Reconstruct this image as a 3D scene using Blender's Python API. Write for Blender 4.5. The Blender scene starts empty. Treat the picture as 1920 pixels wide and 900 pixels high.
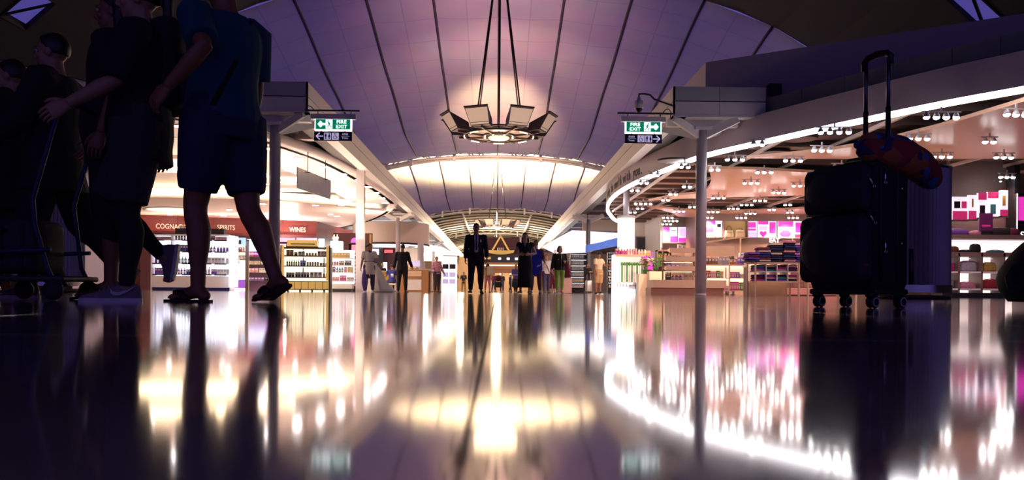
import bpy, math, random
from mathutils import Vector, Matrix
C = bpy.context.scene.collection
SC = bpy.context.scene
R = math.radians
PI = math.pi

# ---------------------------------------------------------------- camera
F, HOR, CAMH = 1500.0, 546.3, 0.07
YAW, ROLL = math.atan(29 / F), R(0.45)
CAMR = (Matrix.Rotation(-YAW, 3, 'Z') @ Matrix.Rotation(PI / 2, 3, 'X') @ Matrix.Rotation(ROLL, 3, 'Z'))
cam = bpy.data.cameras.new('camera')
cam.sensor_width = 36.0
cam.lens = 36.0 * F / 1920.0
cam.shift_y = (HOR - 450.0) / 1920.0
cam.clip_start, cam.clip_end = 0.02, 1000
cam.dof.use_dof = True
cam.dof.focus_distance = 9.0
cam.dof.aperture_fstop = 6.3
camo = bpy.data.objects.new('camera', cam)
C.objects.link(camo)
camo.matrix_world = Matrix.Translation((0, 0, CAMH)) @ CAMR.to_4x4()
SC.camera = camo

# ---------------------------------------------------------------- world, exposure
world = bpy.data.worlds.new('dusk')
SC.world = world
world.use_nodes = True
_bg = world.node_tree.nodes['Background']
_bg.inputs[0].default_value = (0.20, 0.15, 0.66, 1)
_bg.inputs[1].default_value = 0.26
SC.view_settings.view_transform = 'Standard'
SC.view_settings.look = 'None'
SC.view_settings.gamma = 1.0
SC.view_settings.use_curve_mapping = False
SC.view_settings.exposure = 0.7
try:
    SC.cycles.max_bounces = 8
    SC.cycles.diffuse_bounces = 3
    SC.cycles.glossy_bounces = 4
    SC.cycles.transmission_bounces = 6
    SC.cycles.transparent_max_bounces = 8
    SC.cycles.sample_clamp_indirect = 4.0
    SC.cycles.caustics_reflective = False
    SC.cycles.caustics_refractive = False
except Exception:
    pass


def lamp(kind, loc, power, color, radius=0.08, aim=None, cone=150, blend=0.6, size=None, name='lamp', parent=None):
    l = bpy.data.lights.new(name, kind)
    l.energy = power
    l.color = color
    if kind == 'AREA':
        l.shape = 'RECTANGLE'
        l.size, l.size_y = size
    else:
        l.shadow_soft_size = radius
    if kind == 'SPOT':
        l.spot_size = R(cone)
        l.spot_blend = blend
    o = bpy.data.objects.new(name, l)
    C.objects.link(o)
    o.location = loc
    if aim is not None:
        o.rotation_euler = Vector(aim).to_track_quat('-Z', 'Y').to_euler()
    if parent is not None:
        o.parent = parent
    return o


WARM = (1.0, 0.72, 0.50)
PEACH = (1.0, 0.70, 0.55)
WHITE = (1.0, 0.93, 0.90)
# chandelier floods thrown up on the roof fabric (the fittings are built further down)
lamp('SPOT', (0, 94, 11.2), 42000, (1.0, 0.76, 0.44), 0.9, (0, -0.10, 1), 172, 0.25, name='chandelier_flood')
lamp('SPOT', (0, 38, 8.4), 1500, (1.0, 0.50, 0.55), 0.9, (0, 0.8, 1), 112, 1.0, name='chandelier_flood')
lamp('SPOT', (0, 140, 8.0), 14000, (1.0, 0.80, 0.55), 0.9, (0, 0, 1), 175, 0.25, name='chandelier_flood')
lamp('SPOT', (0, 190, 8.0), 14000, (1.0, 0.80, 0.55), 0.9, (0, 0, 1), 175, 0.25, name='chandelier_flood')  # no chandelier is built for this flood


# fill lights added out of sight above the shelving, to brighten the white soffits
for _x, _y, _z, _sx, _sy, _p in ((-11.8, 30.2, 2.45, 2.6, .25, 170), (-10.4, 35.2, 2.35, 1.2, .25, 90), (-6.5, 27.3, 1.85, 1.4, .3, 120), (-5.9, 30.3, 2.0, .8, .3, 110), (-8.0, 38.2, 3.3, 2.0, .2, 130),
                                 (-17.0, 47.5, 3.6, 8.0, .2, 150), (-7.0, 36.4, 2.3, .6, .3, 90), (-7.0, 45.0, 2.4, 3.0, .4, 220), (-11.5, 57.0, 3.55, 3.0, .3, 100),
                                 (-13.0, 25.0, 2.5, 3.0, .4, 120)):
    lamp('AREA', (_x, _y, _z), _p * .6, (1.0, 0.72, 0.55), aim=(0, 0, 1), size=(_sx, _sy), name='soffit_fill')

lamp('SPOT', (0, 39.8, 8.5), 36000, (1.0, 0.60, 0.38), 0.5, (0, 1, .21), 32, 1.0, name='chandelier_flood')
lamp('SPOT', (0, 39.8, 8.6), 2600, (1.0, 0.55, 0.50), 0.5, (0, 1, .2), 100, 1.0, name='chandelier_flood')
lamp('SPOT', (-7.6, 44.5, 4.6), 700, (1.0, 0.78, 0.60), 0.1, (-.15, 1, -.12), 80, 0.7, name='pod_fill')  # fill light added to brighten the round pod; no fitting there
# downward glow of the chandeliers, on the beams and the floor
lamp('POINT', (0, 37, 6.85), 100, (1.0, 0.70, 0.42), 1.0, name='chandelier_lamp')
lamp('POINT', (0, 91, 6.9), 2600, (1.0, 0.76, 0.45), 0.35, name='chandelier_lamp')
lamp('POINT', (0, 140, 6.9), 2600, (1.0, 0.76, 0.45), 0.35, name='chandelier_lamp')

# ---------------------------------------------------------------- pixels of the photograph to the hall
def ray(px, py):
    return CAMR @ Vector(((px - 960) / F, -(py - HOR) / F, -1))


def W(px, py, Y):
    d = ray(px, py)
    return Vector((0, 0, CAMH)) + d * (Y / d.y)


def XA(px, Y):
    return W(px, 548, Y).x


def ZA(px, py, Y):
    return W(px, py, Y).z


def WZ(px, py, z):
    d = ray(px, py)
    return Vector((0, 0, CAMH)) + d * ((z - CAMH) / d.z)


# ---------------------------------------------------------------- materials
_M = {}


def mat(name, col=(0.5, 0.5, 0.5), rough=0.5, metal=0.0, emit=None, estr=0.0, var=0.08, scale=9.0, bump=0.0,
        spec=None, stretch=None, col2=None, trans=0.0):
    if name in _M:
        return _M[name]
    m = bpy.data.materials.new(name)
    m.use_nodes = True
    nt = m.node_tree
    b = nt.nodes['Principled BSDF']
    b.inputs['Roughness'].default_value = rough
    b.inputs['Metallic'].default_value = metal
    if spec is not None:
        b.inputs['Specular IOR Level'].default_value = spec
    if trans:
        b.inputs['Transmission Weight'].default_value = trans
    c2 = col2 if col2 else tuple(max(0.0, c * (1 - 2 * var)) for c in col)
    tc = nt.nodes.new('ShaderNodeTexCoord')
    mp = nt.nodes.new('ShaderNodeMapping')
    if stretch:
        mp.inputs['Scale'].default_value = stretch
    nz = nt.nodes.new('ShaderNodeTexNoise')
    nz.inputs['Scale'].default_value = scale
    nz.inputs['Detail'].default_value = 3
    mx = nt.nodes.new('ShaderNodeMix')
    mx.data_type = 'RGBA'
    mx.inputs[6].default_value = (*col, 1)
    mx.inputs[7].default_value = (*c2, 1)
    nt.links.new(tc.outputs['Object'], mp.inputs[0])
    nt.links.new(mp.outputs[0], nz.inputs['Vector'])
    nt.links.new(nz.outputs['Fac'], mx.inputs[0])
    nt.links.new(mx.outputs[2], b.inputs['Base Color'])
    if bump:
        bp = nt.nodes.new('ShaderNodeBump')
        bp.inputs['Strength'].default_value = bump
        bp.inputs['Distance'].default_value = 0.01
        nt.links.new(nz.outputs['Fac'], bp.inputs['Height'])
        nt.links.new(bp.outputs[0], b.inputs['Normal'])
    if emit:
        b.inputs['Emission Color'].default_value = (*emit, 1)
        b.inputs['Emission Strength'].default_value = estr
    _M[name] = m
    return m


# ---------------------------------------------------------------- mesh builder
class MB:
    def __init__(s):
        s.v, s.f, s.sm, s.mi = [], [], [], []

    def add(s, vs, fs, smooth=False, mi=0, M=None):
        o = len(s.v)
        s.v += [tuple(M @ Vector(p)) if M is not None else tuple(p) for p in vs]
        for f in fs:
            s.f.append([i + o for i in f])
            s.sm.append(smooth)
            s.mi.append(mi)
        return s

    def box(s, a, b, mi=0, M=None):
        x0, y0, z0 = a
        x1, y1, z1 = b
        vs = [(x0, y0, z0), (x1, y0, z0), (x1, y1, z0), (x0, y1, z0), (x0, y0, z1), (x1, y0, z1), (x1, y1, z1), (x0, y1, z1)]
        return s.add(vs, [(3, 2, 1, 0), (4, 5, 6, 7), (0, 1, 5, 4), (1, 2, 6, 5), (2, 3, 7, 6), (3, 0, 4, 7)], False, mi, M)

    def cbox(s, c, sz, mi=0, M=None):
        return s.box([c[i] - sz[i] / 2 for i in range(3)], [c[i] + sz[i] / 2 for i in range(3)], mi, M)

    def rbox(s, c, sz, r=0.02, mi=0, M=None, n=3):
        """box with rounded vertical edges and softened top and bottom"""
        hx, hy, hz = sz[0] / 2, sz[1] / 2, sz[2] / 2
        r = min(r, hx * .95, hy * .95, hz * .95)
        rings = []
        for zz, ins in ((-hz, r * .7), (-hz + r * .3, r * .2), (-hz + r, 0), (hz - r, 0), (hz - r * .3, r * .2), (hz, r * .7)):
            ring = []
            for qx, qy, a0 in ((1, 1, 0), (-1, 1, 90), (-1, -1, 180), (1, -1, 270)):
                for k in range(n + 1):
                    a = R(a0 + 90 * k / n)
                    rr = max(r - ins, r * .25)
                    ring.append((c[0] + qx * (hx - r) + rr * math.cos(a), c[1] + qy * (hy - r) + rr * math.sin(a), c[2] + zz))
            rings.append(ring)
        return s.rings(rings, True, mi, M)

    def rings(s, rings, smooth=True, mi=0, M=None, cap=True, closed=True):
        n = len(rings[0])
        vs = [p for r in rings for p in r]
        fs = []
        for i in range(len(rings) - 1):
            for k in range(n if closed else n - 1):
                k2 = (k + 1) % n
                fs.append((i * n + k, i * n + k2, (i + 1) * n + k2, (i + 1) * n + k))
        s.add(vs, fs, smooth, mi, M)
        if cap and closed:
            o = len(s.v) - len(vs)
            s.f.append([o + k for k in range(n)][::-1]); s.sm.append(False); s.mi.append(mi)
            s.f.append([o + (len(rings) - 1) * n + k for k in range(n)]); s.sm.append(False); s.mi.append(mi)
        return s

    def tube(s, pts, r, n=8, mi=0, M=None, ry=None, cap=True):
        pts = [Vector(p) for p in pts]
        rs = r if isinstance(r, (list, tuple)) else [r] * len(pts)
        rys = ry if ry is not None else rs
        if not isinstance(rys, (list, tuple)):
            rys = [rys] * len(pts)
        rings = []
        up = None
        for i, p in enumerate(pts):
            t = (pts[min(i + 1, len(pts) - 1)] - pts[max(i - 1, 0)]).normalized()
            if up is None:
                ref = Vector((1, 0, 0)) if abs(t.x) < 0.8 else Vector((0, 1, 0))
                up = (ref - t * ref.dot(t)).normalized()
            else:
                up = (up - t * up.dot(t)).normalized()
            w = t.cross(up)
            rings.append([tuple(p + up * (rs[i] * math.cos(2 * PI * k / n)) + w * (rys[i] * math.sin(2 * PI * k / n))) for k in range(n)])
        return s.rings(rings, True, mi, M, cap)

    def lathe(s, prof, n=12, c=(0, 0, 0), mi=0, M=None, cap=True):
        rings = [[(c[0] + r * math.cos(2 * PI * k / n), c[1] + r * math.sin(2 * PI * k / n), c[2] + z) for k in range(n)] for r, z in prof]
        return s.rings(rings, True, mi, M, cap)

    def ell(s, c, r, nu=12, nv=8, mi=0, M=None):
        rings = []
        for j in range(nv + 1):
            a = -PI / 2 + PI * j / nv
            cr = max(math.cos(a), 0.02)
            rings.append([(c[0] + r[0] * cr * math.cos(2 * PI * k / nu), c[1] + r[1] * cr * math.sin(2 * PI * k / nu), c[2] + r[2] * math.sin(a)) for k in range(nu)])
        return s.rings(rings, True, mi, M)

    def prism(s, pts, z0, z1, mi=0, M=None):
        n = len(pts)
        ar = sum(pts[i][0] * pts[(i + 1) % n][1] - pts[(i + 1) % n][0] * pts[i][1] for i in range(n))
        if ar < 0:
            pts = pts[::-1]
        vs = [(p[0], p[1], z0) for p in pts] + [(p[0], p[1], z1) for p in pts]
        fs = [list(range(n))[::-1], list(range(n, 2 * n))] + [(i, (i + 1) % n, n + (i + 1) % n, n + i) for i in range(n)]
        return s.add(vs, fs, False, mi, M)

    def bar(s, p0, p1, w, h=None, mi=0):
        h = h or w
        p0, p1 = Vector(p0), Vector(p1)
        d = p1 - p0
        L = d.length
        q = d.to_track_quat('X', 'Z').to_matrix().to_4x4()
        return s.box((0, -w / 2, -h / 2), (L, w / 2, h / 2), mi, Matrix.Translation(p0) @ q)

    def ribbon(s, pts, z0, z1, th, smooth=True, mi=0):
        """upright curved wall following pts in plan, th thick to the left of travel"""
        P = [Vector((p[0], p[1], 0)) for p in pts]
        rings = []
        for i, p in enumerate(P):
            t = (P[min(i + 1, len(P) - 1)] - P[max(i - 1, 0)]).normalized()
            nrm = Vector((-t.y, t.x, 0)) * th
            rings.append([(p.x, p.y, z0), (p.x, p.y, z1), (p.x + nrm.x, p.y + nrm.y, z1), (p.x + nrm.x, p.y + nrm.y, z0)])
        n = len(rings)
        for k in range(4):
            k2 = (k + 1) % 4
            vs = [q for r in rings for q in (r[k], r[k2])]
            fs = [(2 * i, 2 * i + 2, 2 * i + 3, 2 * i + 1) for i in range(n - 1)]
            s.add(vs, fs, smooth, mi)
        s.add(rings[0], [(0, 1, 2, 3)], False, mi)
        s.add(rings[-1], [(3, 2, 1, 0)], False, mi)
        return s

    def mesh(s, name, mats):
        me = bpy.data.meshes.new(name)
        me.from_pydata(s.v, [], s.f)
        if not isinstance(mats, (list, tuple)):
            mats = [mats]
        for m in mats:
            me.materials.append(m)
        me.polygons.foreach_set('use_smooth', s.sm)
        me.polygons.foreach_set('material_index', s.mi)
        me.validate()
        me.update()
        return me

    def build(s, name, mats, parent=None, **kw):
        o = bpy.data.objects.new(name, s.mesh(name, mats))
        C.objects.link(o)
        if parent is not None:
            o.parent = parent
        for k, v in kw.items():
            if v is not None:
                o[k] = v
        return o


def thing(name, label, cat, loc=(0, 0, 0), rotz=0.0, group=None):
    o = bpy.data.objects.new(name, None)
    o.empty_display_size = 0.1
    C.objects.link(o)
    o.location = loc
    o.rotation_euler = (0, 0, rotz)
    o['label'] = label
    o['category'] = cat
    if group:
        o['group'] = group
    return o


ORD = ('first', 'second', 'third', 'fourth', 'fifth', 'sixth', 'seventh', 'eighth', 'ninth', 'tenth', 'eleventh', 'twelfth', 'thirteenth', 'fourteenth', 'fifteenth', 'sixteenth')


def tag(o, label, cat, group=None):
    o['label'] = label
    o['category'] = cat
    if group:
        o['group'] = group
    return o


def struct(o):
    o['kind'] = 'structure'
    return o


def root(name):
    o = bpy.data.objects.new(name, None)
    o.empty_display_size = 0.1
    C.objects.link(o)
    o['kind'] = 'structure'
    return o


def inst(name, me, parent=None, loc=(0, 0, 0), rotz=0.0, sc=None):
    o = bpy.data.objects.new(name, me)
    C.objects.link(o)
    o.location = loc
    o.rotation_euler = (0, 0, rotz)
    if sc:
        o.scale = sc
    if parent is not None:
        o.parent = parent
    return o


def dup(src, loc, rotz=None, label=None, group=None):
    r = src.copy()
    C.objects.link(r)
    r.location = loc
    if rotz is not None:
        r.rotation_euler = (0, 0, rotz)
    if label:
        r['label'] = label
    if group:
        r['group'] = group
    for ch in list(src.children):
        c = ch.copy()
        C.objects.link(c)
        c.parent = r
        for g in list(ch.children):
            d = g.copy()
            C.objects.link(d)
            d.parent = c
    return r


def text(name, s, size, M, m, parent=None, ext=0.004, align='CENTER'):
    cu = bpy.data.curves.new(name, 'FONT')
    cu.body = s
    cu.size = size
    cu.align_x = align
    cu.align_y = 'CENTER'
    cu.extrude = ext
    cu.materials.append(m)
    tmp = bpy.data.objects.new(name, cu)
    C.objects.link(tmp)
    dg = bpy.context.evaluated_depsgraph_get()
    me = bpy.data.meshes.new_from_object(tmp.evaluated_get(dg), depsgraph=dg)
    bpy.data.objects.remove(tmp)
    bpy.data.curves.remove(cu)
    me.name = name
    o = bpy.data.objects.new(name, me)
    C.objects.link(o)
    if parent is not None:
        o.parent = parent
    o.matrix_local = M
    return o


def upright(loc, rotz=0.0, sx=1.0):
    """text or flat graphic standing up, facing -Y (turned by rotz)"""
    return Matrix.Translation(loc) @ Matrix.Rotation(rotz, 4, 'Z') @ Matrix.Rotation(PI / 2, 4, 'X') @ Matrix.Diagonal((sx, 1, 1, 1))


def spline(ctrl, per=8):
    P = [Vector(p) for p in ctrl]
    out = []
    for i in range(len(P) - 1):
        p0, p1, p2, p3 = P[max(i - 1, 0)], P[i], P[i + 1], P[min(i + 2, len(P) - 1)]
        for k in range(per):
            t = k / per
            out.append(0.5 * ((2 * p1) + (p2 - p0) * t + (2 * p0 - 5 * p1 + 4 * p2 - p3) * t * t + (3 * p1 - p0 - 3 * p2 + p3) * t ** 3))
    out.append(P[-1])
    return out
# ================================================================ THE HALL
m_floor = mat('polished_floor', (0.52, 0.41, 0.38), 0.07, var=0.05, scale=1.2)
_b = m_floor.node_tree.nodes['Principled BSDF']
_b.inputs['IOR'].default_value = 2.1
_b.inputs['Coat Weight'].default_value = 1.0
_b.inputs['Coat IOR'].default_value = 1.8
_b.inputs['Coat Roughness'].default_value = 0.075
_b.inputs['Specular Tint'].default_value = (1.0, 0.88, 0.84, 1)
m_joint = mat('floor_joint', (0.02, 0.018, 0.02), 0.6)
m_steel = mat('white_painted_steel', (0.78, 0.74, 0.72), 0.4, var=0.04)
m_clad = mat('ivory_cladding', (0.80, 0.74, 0.70), 0.42, var=0.04, scale=2)
m_cladtop = mat('grey_green_cladding', (0.50, 0.52, 0.50), 0.4, var=0.04, scale=2)
m_colm = mat('painted_column', (0.46, 0.41, 0.44), 0.3, var=0.03)
m_dark = mat('dark_steel', (0.03, 0.028, 0.032), 0.5)
m_black = mat('black_plastic', (0.012, 0.012, 0.014), 0.45)
m_seam = mat('dark_seam', (0.05, 0.04, 0.06), 0.7)
m_darkroof = mat('dark_roof', (0.05, 0.045, 0.07), 0.7)
m_white = mat('white_paint', (0.83, 0.80, 0.78), 0.45, var=0.03)

# floor: a slab far off, single tiles near the lens
mb = MB()
mb.box((-45, -8, -0.3), (45, 0 - 8 + 0.01, 0))
TX0, TP, TR = -0.014, 1.2, 8
fl = MB()
fl.add([(-45, -10, -0.006), (45, -10, -0.006), (45, 320, -0.006), (-45, 320, -0.006)], [(0, 1, 2, 3)], False, 1)
xa, xb, ya, yb = TX0 - 8 * TP, TX0 + 8 * TP, -1.2, -1.2 + 9 * TP
for x0, x1, y0, y1 in ((-45, xa, -10, 320), (xb, 45, -10, 320), (xa, xb, yb, 320), (xa, xb, -10, ya)):
    fl.add([(x0, y0, 0), (x1, y0, 0), (x1, y1, 0), (x0, y1, 0)], [(0, 1, 2, 3)])
floor = struct(fl.build('floor', [m_floor, m_joint]))
g = 0.0007
tm = MB()
tm.add([(g, g, -0.003), (TP - g, g, -0.003), (TP - g, TP - g, -0.003), (g, TP - g, -0.003),
        (2 * g, 2 * g, 0), (TP - 2 * g, 2 * g, 0), (TP - 2 * g, TP - 2 * g, 0), (2 * g, TP - 2 * g, 0)],
       [(4, 5, 6, 7), (0, 1, 5, 4), (1, 2, 6, 5), (2, 3, 7, 6), (3, 0, 4, 7)])
tile_me = tm.mesh('tile', m_floor)
for i in range(16):
    for j in range(9):
        inst('tile', tile_me, floor, (xa + i * TP, ya + j * TP, 0))

# outer walls that close the hall
m_wall = mat('dark_outer_wall', (0.10, 0.085, 0.11), 0.8)
for nm, a, b in (('wall_left', (-34.3, -10, 0), (-34, 300, 9)), ('wall_right', (34, -10, 0), (34.3, 300, 9)),
                 ('wall_far', (-34, 262, 0), (34, 262.3, 14))):
    struct(MB().box(a, b).build(nm, m_wall))


# ---------------------------------------------------------------- roof
def drop(X):
    return 0.0077 * X * X + 2.57e-5 * X ** 4


def prof(tab, Y):
    for (a, za), (b, zb) in zip(tab, tab[1:]):
        if a <= Y <= b:
            t = (Y - a) / (b - a)
            t2 = t * t * (3 - 2 * t)
            return za + (zb - za) * (0.65 * t + 0.35 * t2)
    return tab[-1][1] if Y > tab[-1][0] else tab[0][1]


TABA = [(40, 15.9), (50, 13.9), (60, 12.15), (68, 12.0), (75, 13.0)]
TABB = [(75, 13.0), (83, 15.8), (91, 16.6), (100, 15.2), (110, 13.0), (118, 12.35)]


def fabric_material():
    m = bpy.data.materials.new('roof_fabric')
    m.use_nodes = True
    nt = m.node_tree
    for n in list(nt.nodes):
        nt.nodes.remove(n)
    out = nt.nodes.new('ShaderNodeOutputMaterial')
    mix = nt.nodes.new('ShaderNodeMixShader')
    mix.inputs[0].default_value = 0.32
    d = nt.nodes.new('ShaderNodeBsdfDiffuse')
    t = nt.nodes.new('ShaderNodeBsdfTranslucent')
    t.inputs[0].default_value = (0.50, 0.44, 0.95, 1)
    tc = nt.nodes.new('ShaderNodeTexCoord')
    br = nt.nodes.new('ShaderNodeTexBrick')      # weld lines of the cloth widths
    br.offset = 0.0
    br.inputs['Scale'].default_value = 1.0
    br.inputs['Mortar Size'].default_value = 0.05
    br.inputs['Mortar Smooth'].default_value = 1.0
    br.inputs['Brick Width'].default_value = 1.72
    br.inputs['Row Height'].default_value = 2.2
    br.inputs['Color1'].default_value = (0.80, 0.75, 0.70, 1)
    br.inputs['Color2'].default_value = (0.74, 0.70, 0.66, 1)
    br.inputs['Mortar'].default_value = (0.52, 0.48, 0.48, 1)
    nz = nt.nodes.new('ShaderNodeTexNoise')
    nz.inputs['Scale'].default_value = 0.5
    mx = nt.nodes.new('ShaderNodeMix')
    mx.data_type = 'RGBA'
    mx.blend_type = 'MULTIPLY'
    mx.inputs[0].default_value = 0.35
    nt.links.new(tc.outputs['Object'], br.inputs['Vector'])
    nt.links.new(tc.outputs['Object'], nz.inputs['Vector'])
    nt.links.new(br.outputs['Color'], mx.inputs[6])
    nt.links.new(nz.outputs['Color'], mx.inputs[7])
    nt.links.new(mx.outputs[2], d.inputs[0])
    nt.links.new(d.outputs[0], mix.inputs[1])
    nt.links.new(t.outputs[0], mix.inputs[2])
    nt.links.new(mix.outputs[0], out.inputs[0])
    return m


m_fab = fabric_material()
SEAM = 3.44
ceil = root('ceiling')
for tab, bayname in ((TABA, 'a'), (TABB, 'b')):
    y0, y1 = tab[0][0], tab[-1][0]
    ny = 26
    for k in range(-7, 7):
        xs = [SEAM * k + SEAM * q / 4 for q in range(5)]
        vs, fs = [], []
        for i in range(ny + 1):
            Y = y0 + (y1 - y0) * i / ny
            zc = prof(tab, Y)
            for q, X in enumerate(xs):
                bulge = -0.10 * math.sin(PI * q / 4)       # cloth bellies a little between its straps
                vs.append((X, Y, zc - drop(X) + bulge))
        for i in range(ny):
            for q in range(4):
                fs.append((i * 5 + q, (i + 1) * 5 + q, (i + 1) * 5 + q + 1, i * 5 + q + 1))
        MB().add(vs, fs, True).build('membrane_panel', m_fab, ceil)
    for k in range(-7, 8):
        X = SEAM * k
        pts = [(X, y0 + (y1 - y0) * i / ny, prof(tab, y0 + (y1 - y0) * i / ny) - drop(X) - 0.05) for i in range(ny + 1)]
        MB().tube(pts, 0.075 if k else 0.05, 6).build('seam', m_seam, ceil)

# near bay: dark steel roof with a few skylights
HOLES = [(17.2, 29.0, 18.8, 30.4), (20.4, 31.5, 21.2, 32.6), (-18.6, 30.2, -17.4, 31.8), (-18.9, 29.4, -18.6, 30.2), (-19.9, 29.0, -19.3, 30.2)]
rb = MB()
xs = sorted(set([-26, -22, -20.5, 26, 23] + [x * 2.0 for x in range(-9, 10)] + [h[0] for h in HOLES] + [h[2] for h in HOLES]))
ys = sorted(set([-10, 0, 10, 20, 26, 36, 40] + [h[1] for h in HOLES] + [h[3] for h in HOLES]))
zr = lambda X, Y: 15.9 - drop(X)
for i in range(len(xs) - 1):
    for j in range(len(ys) - 1):
        cx, cy = (xs[i] + xs[i + 1]) / 2, (ys[j] + ys[j + 1]) / 2
        if any(h[0] < cx < h[2] and h[1] < cy < h[3] for h in HOLES):
            continue
        q = [(xs[i], ys[j]), (xs[i], ys[j + 1]), (xs[i + 1], ys[j + 1]), (xs[i + 1], ys[j])]
        rb.add([(a, b, zr(a, b)) for a, b in q] + [(a, b, zr(a, b) + 0.3) for a, b in q],
               [(0, 1, 2, 3), (7, 6, 5, 4), (0, 4, 5, 1), (1, 5, 6, 2), (2, 6, 7, 3), (3, 7, 4, 0)])
rb.build('dark_roof_bay', m_darkroof, ceil)
m_sky = mat('skylight_glass', (0.7, 0.8, 1.0), 0.05, trans=1.0, var=0.0)
for n, h in enumerate(HOLES):
    wr = root('window_%d' % (n + 1))
    q = [(h[0], h[1]), (h[0], h[3]), (h[2], h[3]), (h[2], h[1])]
    MB().add([(a, b, zr(a, b) + 0.22) for a, b in q], [(0, 1, 2, 3)]).build('pane', m_sky, wr)
    fm = MB()
    pts = [Vector((a, b, zr(a, b) + 0.05)) for a, b in q]
    for a in range(4):
        fm.bar(pts[a], pts[(a + 1) % 4], 0.08, 0.12)
    fm.bar(pts[0], pts[2], 0.1, 0.1)
    fm.build('frame', m_dark, wr)

# far bays: slatted roof
m_slat = mat('white_roof_slat', (0.86, 0.80, 0.72), 0.5, var=0.04)
Y = 119.0
while Y < 258:
    zc = 12.3 - 0.010 * (Y - 118)
    vs = []
    xs = [-24 + 3 * k for k in range(17)]
    for X in xs:
        z = zc - drop(X)
        vs += [(X, Y, z), (X, Y + 2.3, z + 0.55), (X, Y + 2.3, z + 0.75), (X, Y, z + 0.2)]
    fs = []
    for k in range(16):
        for q in range(4):
            q2 = (q + 1) % 4
            fs.append((4 * k + q, 4 * k + 4 + q, 4 * k + 4 + q2, 4 * k + q2))
    MB().add(vs, fs).build('slat', m_slat, ceil)
    Y += 4.2
vs, fs = [], []
for i, Yb in enumerate((118, 262)):
    for X in range(-24, 25, 3):
        vs.append((X, Yb, 14.0 - 0.01 * (Yb - 118) - drop(X)))
for k in range(16):
    fs.append((k, 17 + k, 18 + k, k + 1))
MB().add(vs, fs, True).build('dark_backing', m_darkroof, ceil)  # dark sheet added behind the slats to hide the bright sky
for k in range(-4, 5):
    X = k * 5.16
    MB().bar((X, 118, 11.9 - drop(X)), (X, 260, 10.5 - drop(X)), 0.22).build('purlin', m_steel, ceil)


def truss(Y, zc, w=1.3):
    t = root('roof_truss')
    xs = [-24 + 2.0 * k for k in range(25)]
    arch = lambda dz, dy: [(X, Y + dy, zc + dz - drop(X)) for X in xs]
    a, b, c = arch(-0.35, -w / 2), arch(-0.35, w / 2), arch(0.75, 0)
    for p in (a, b, c):
        MB().tube(p, 0.13, 6).build('chord', m_steel, t)
    wb = MB()
    for i in range(len(xs) - 1):
        for p in (a, b):
            wb.bar(p[i], c[i + 1 if i % 2 else i], 0.09)
            wb.bar(c[i], p[i + 1], 0.09) if i % 2 == 0 else None
        wb.bar(a[i], b[i], 0.09)
    o = wb.build('web_bar', m_steel, t)
    o['kind'] = 'stuff'
    for i in (6, 8, 10, 14, 16, 18):
        MB().cbox((xs[i], Y - w / 2 - .1, zc - .25 - drop(xs[i])), (0.28, 0.4, 1.0)).build('node_plate', m_steel, t)
    return t


MB().tube([(x, 39.9, 16.25 - drop(x)) for x in range(-26, 27, 2)], .3, 8).build('edge_arch', m_darkroof, ceil)
for Y, zc in ((75, 12.98), (118, 12.2), (158, 11.8), (205, 11.4)):
    truss(Y, zc)

# ---------------------------------------------------------------- edge beams on columns, both sides
ZB, ZM, ZT = 4.73, 5.10, 5.48
YF = 20.9


def edge_beam(side, xin, xout, xdeck):
    b = root('edge_beam')
    sgn = -1 if side < 0 else 1
    core = MB().box((min(xin + sgn * .06, xin + sgn * .8), YF + .08, ZB + .02), (max(xin + sgn * .06, xin + sgn * .8), 121, ZT - .05))
    core.box((min(xin + sgn * .06, xdeck), YF + .08, ZB + .1), (max(xin + sgn * .06, xdeck), YF + 3.2, ZT - .05))
    core.build('core', m_dark, b)
    n = 25
    for k in range(n):
        y0, y1 = YF + 4.0 * k, YF + 4.0 * (k + 1) - 0.02
        for z0, z1, m in ((ZB, ZM - .012, m_clad), (ZM + .012, ZT, m_clad)):
            MB().box((min(xin, xin + sgn * .05), y0, z0), (max(xin, xin + sgn * .05), y1, z1)).build('fascia_panel', m, b)
    # lip under the fascia
    MB().box((min(xin, xin + sgn * .35), YF, ZB - .05), (max(xin, xin + sgn * .35), 121, ZB)).build('lip', m_steel, b)
    # front of the deck
    L = abs(xdeck - xin)
    nn = 2
    for k in range(nn):
        xa_, xb_ = xin + sgn * L * k / nn, xin + sgn * (L * (k + 1) / nn - .015)
        MB().box((min(xa_, xb_), YF, ZB), (max(xa_, xb_), YF + .05, ZM - .012)).build('front_panel', m_clad, b)
        MB().box((min(xa_, xb_), YF, ZM + .012), (max(xa_, xb_), YF + .05, ZT)).build('front_panel', m_cladtop, b)
    MB().box((min(xin, xdeck), YF - .02, ZB - .05), (max(xin, xdeck), YF + .3, ZB)).build('lip', m_steel, b)
    return b


edge_beam(-1, -4.95, -5.9, -7.6)
edge_beam(1, 4.60, 5.5, 7.05)


def column(x, y):
    c = root('column')
    c.location = (x, y, 0)
    MB().lathe([(0.145, 0.0), (0.145, 4.42)], 24).build('shaft', m_colm, c)
    MB().lathe([(0.152, 0.0), (0.152, 0.05)], 24).build('foot_ring', m_steel, c)
    for dx, dy in ((0.85, -0.45), (-0.85, -0.45), (0.85, 0.9), (-0.85, 0.9)):
        MB().bar((dx * .1, dy * .1, 4.30), (dx, dy, 4.66), 0.09, 0.2).build('bracket', m_steel, c)
    MB().prism([(-.22, -.22), (.22, -.22), (.22, .22), (-.22, .22)], 4.42, 4.5).build('cap_plate', m_steel, c)
    MB().box((-.95, -.1, 4.52), (.95, .1, 4.70)).build('head_beam', m_steel, c)


for Yc in (21.4, 48, 75, 102):
    column(-5.92, Yc)
    column(5.48, Yc)
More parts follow.
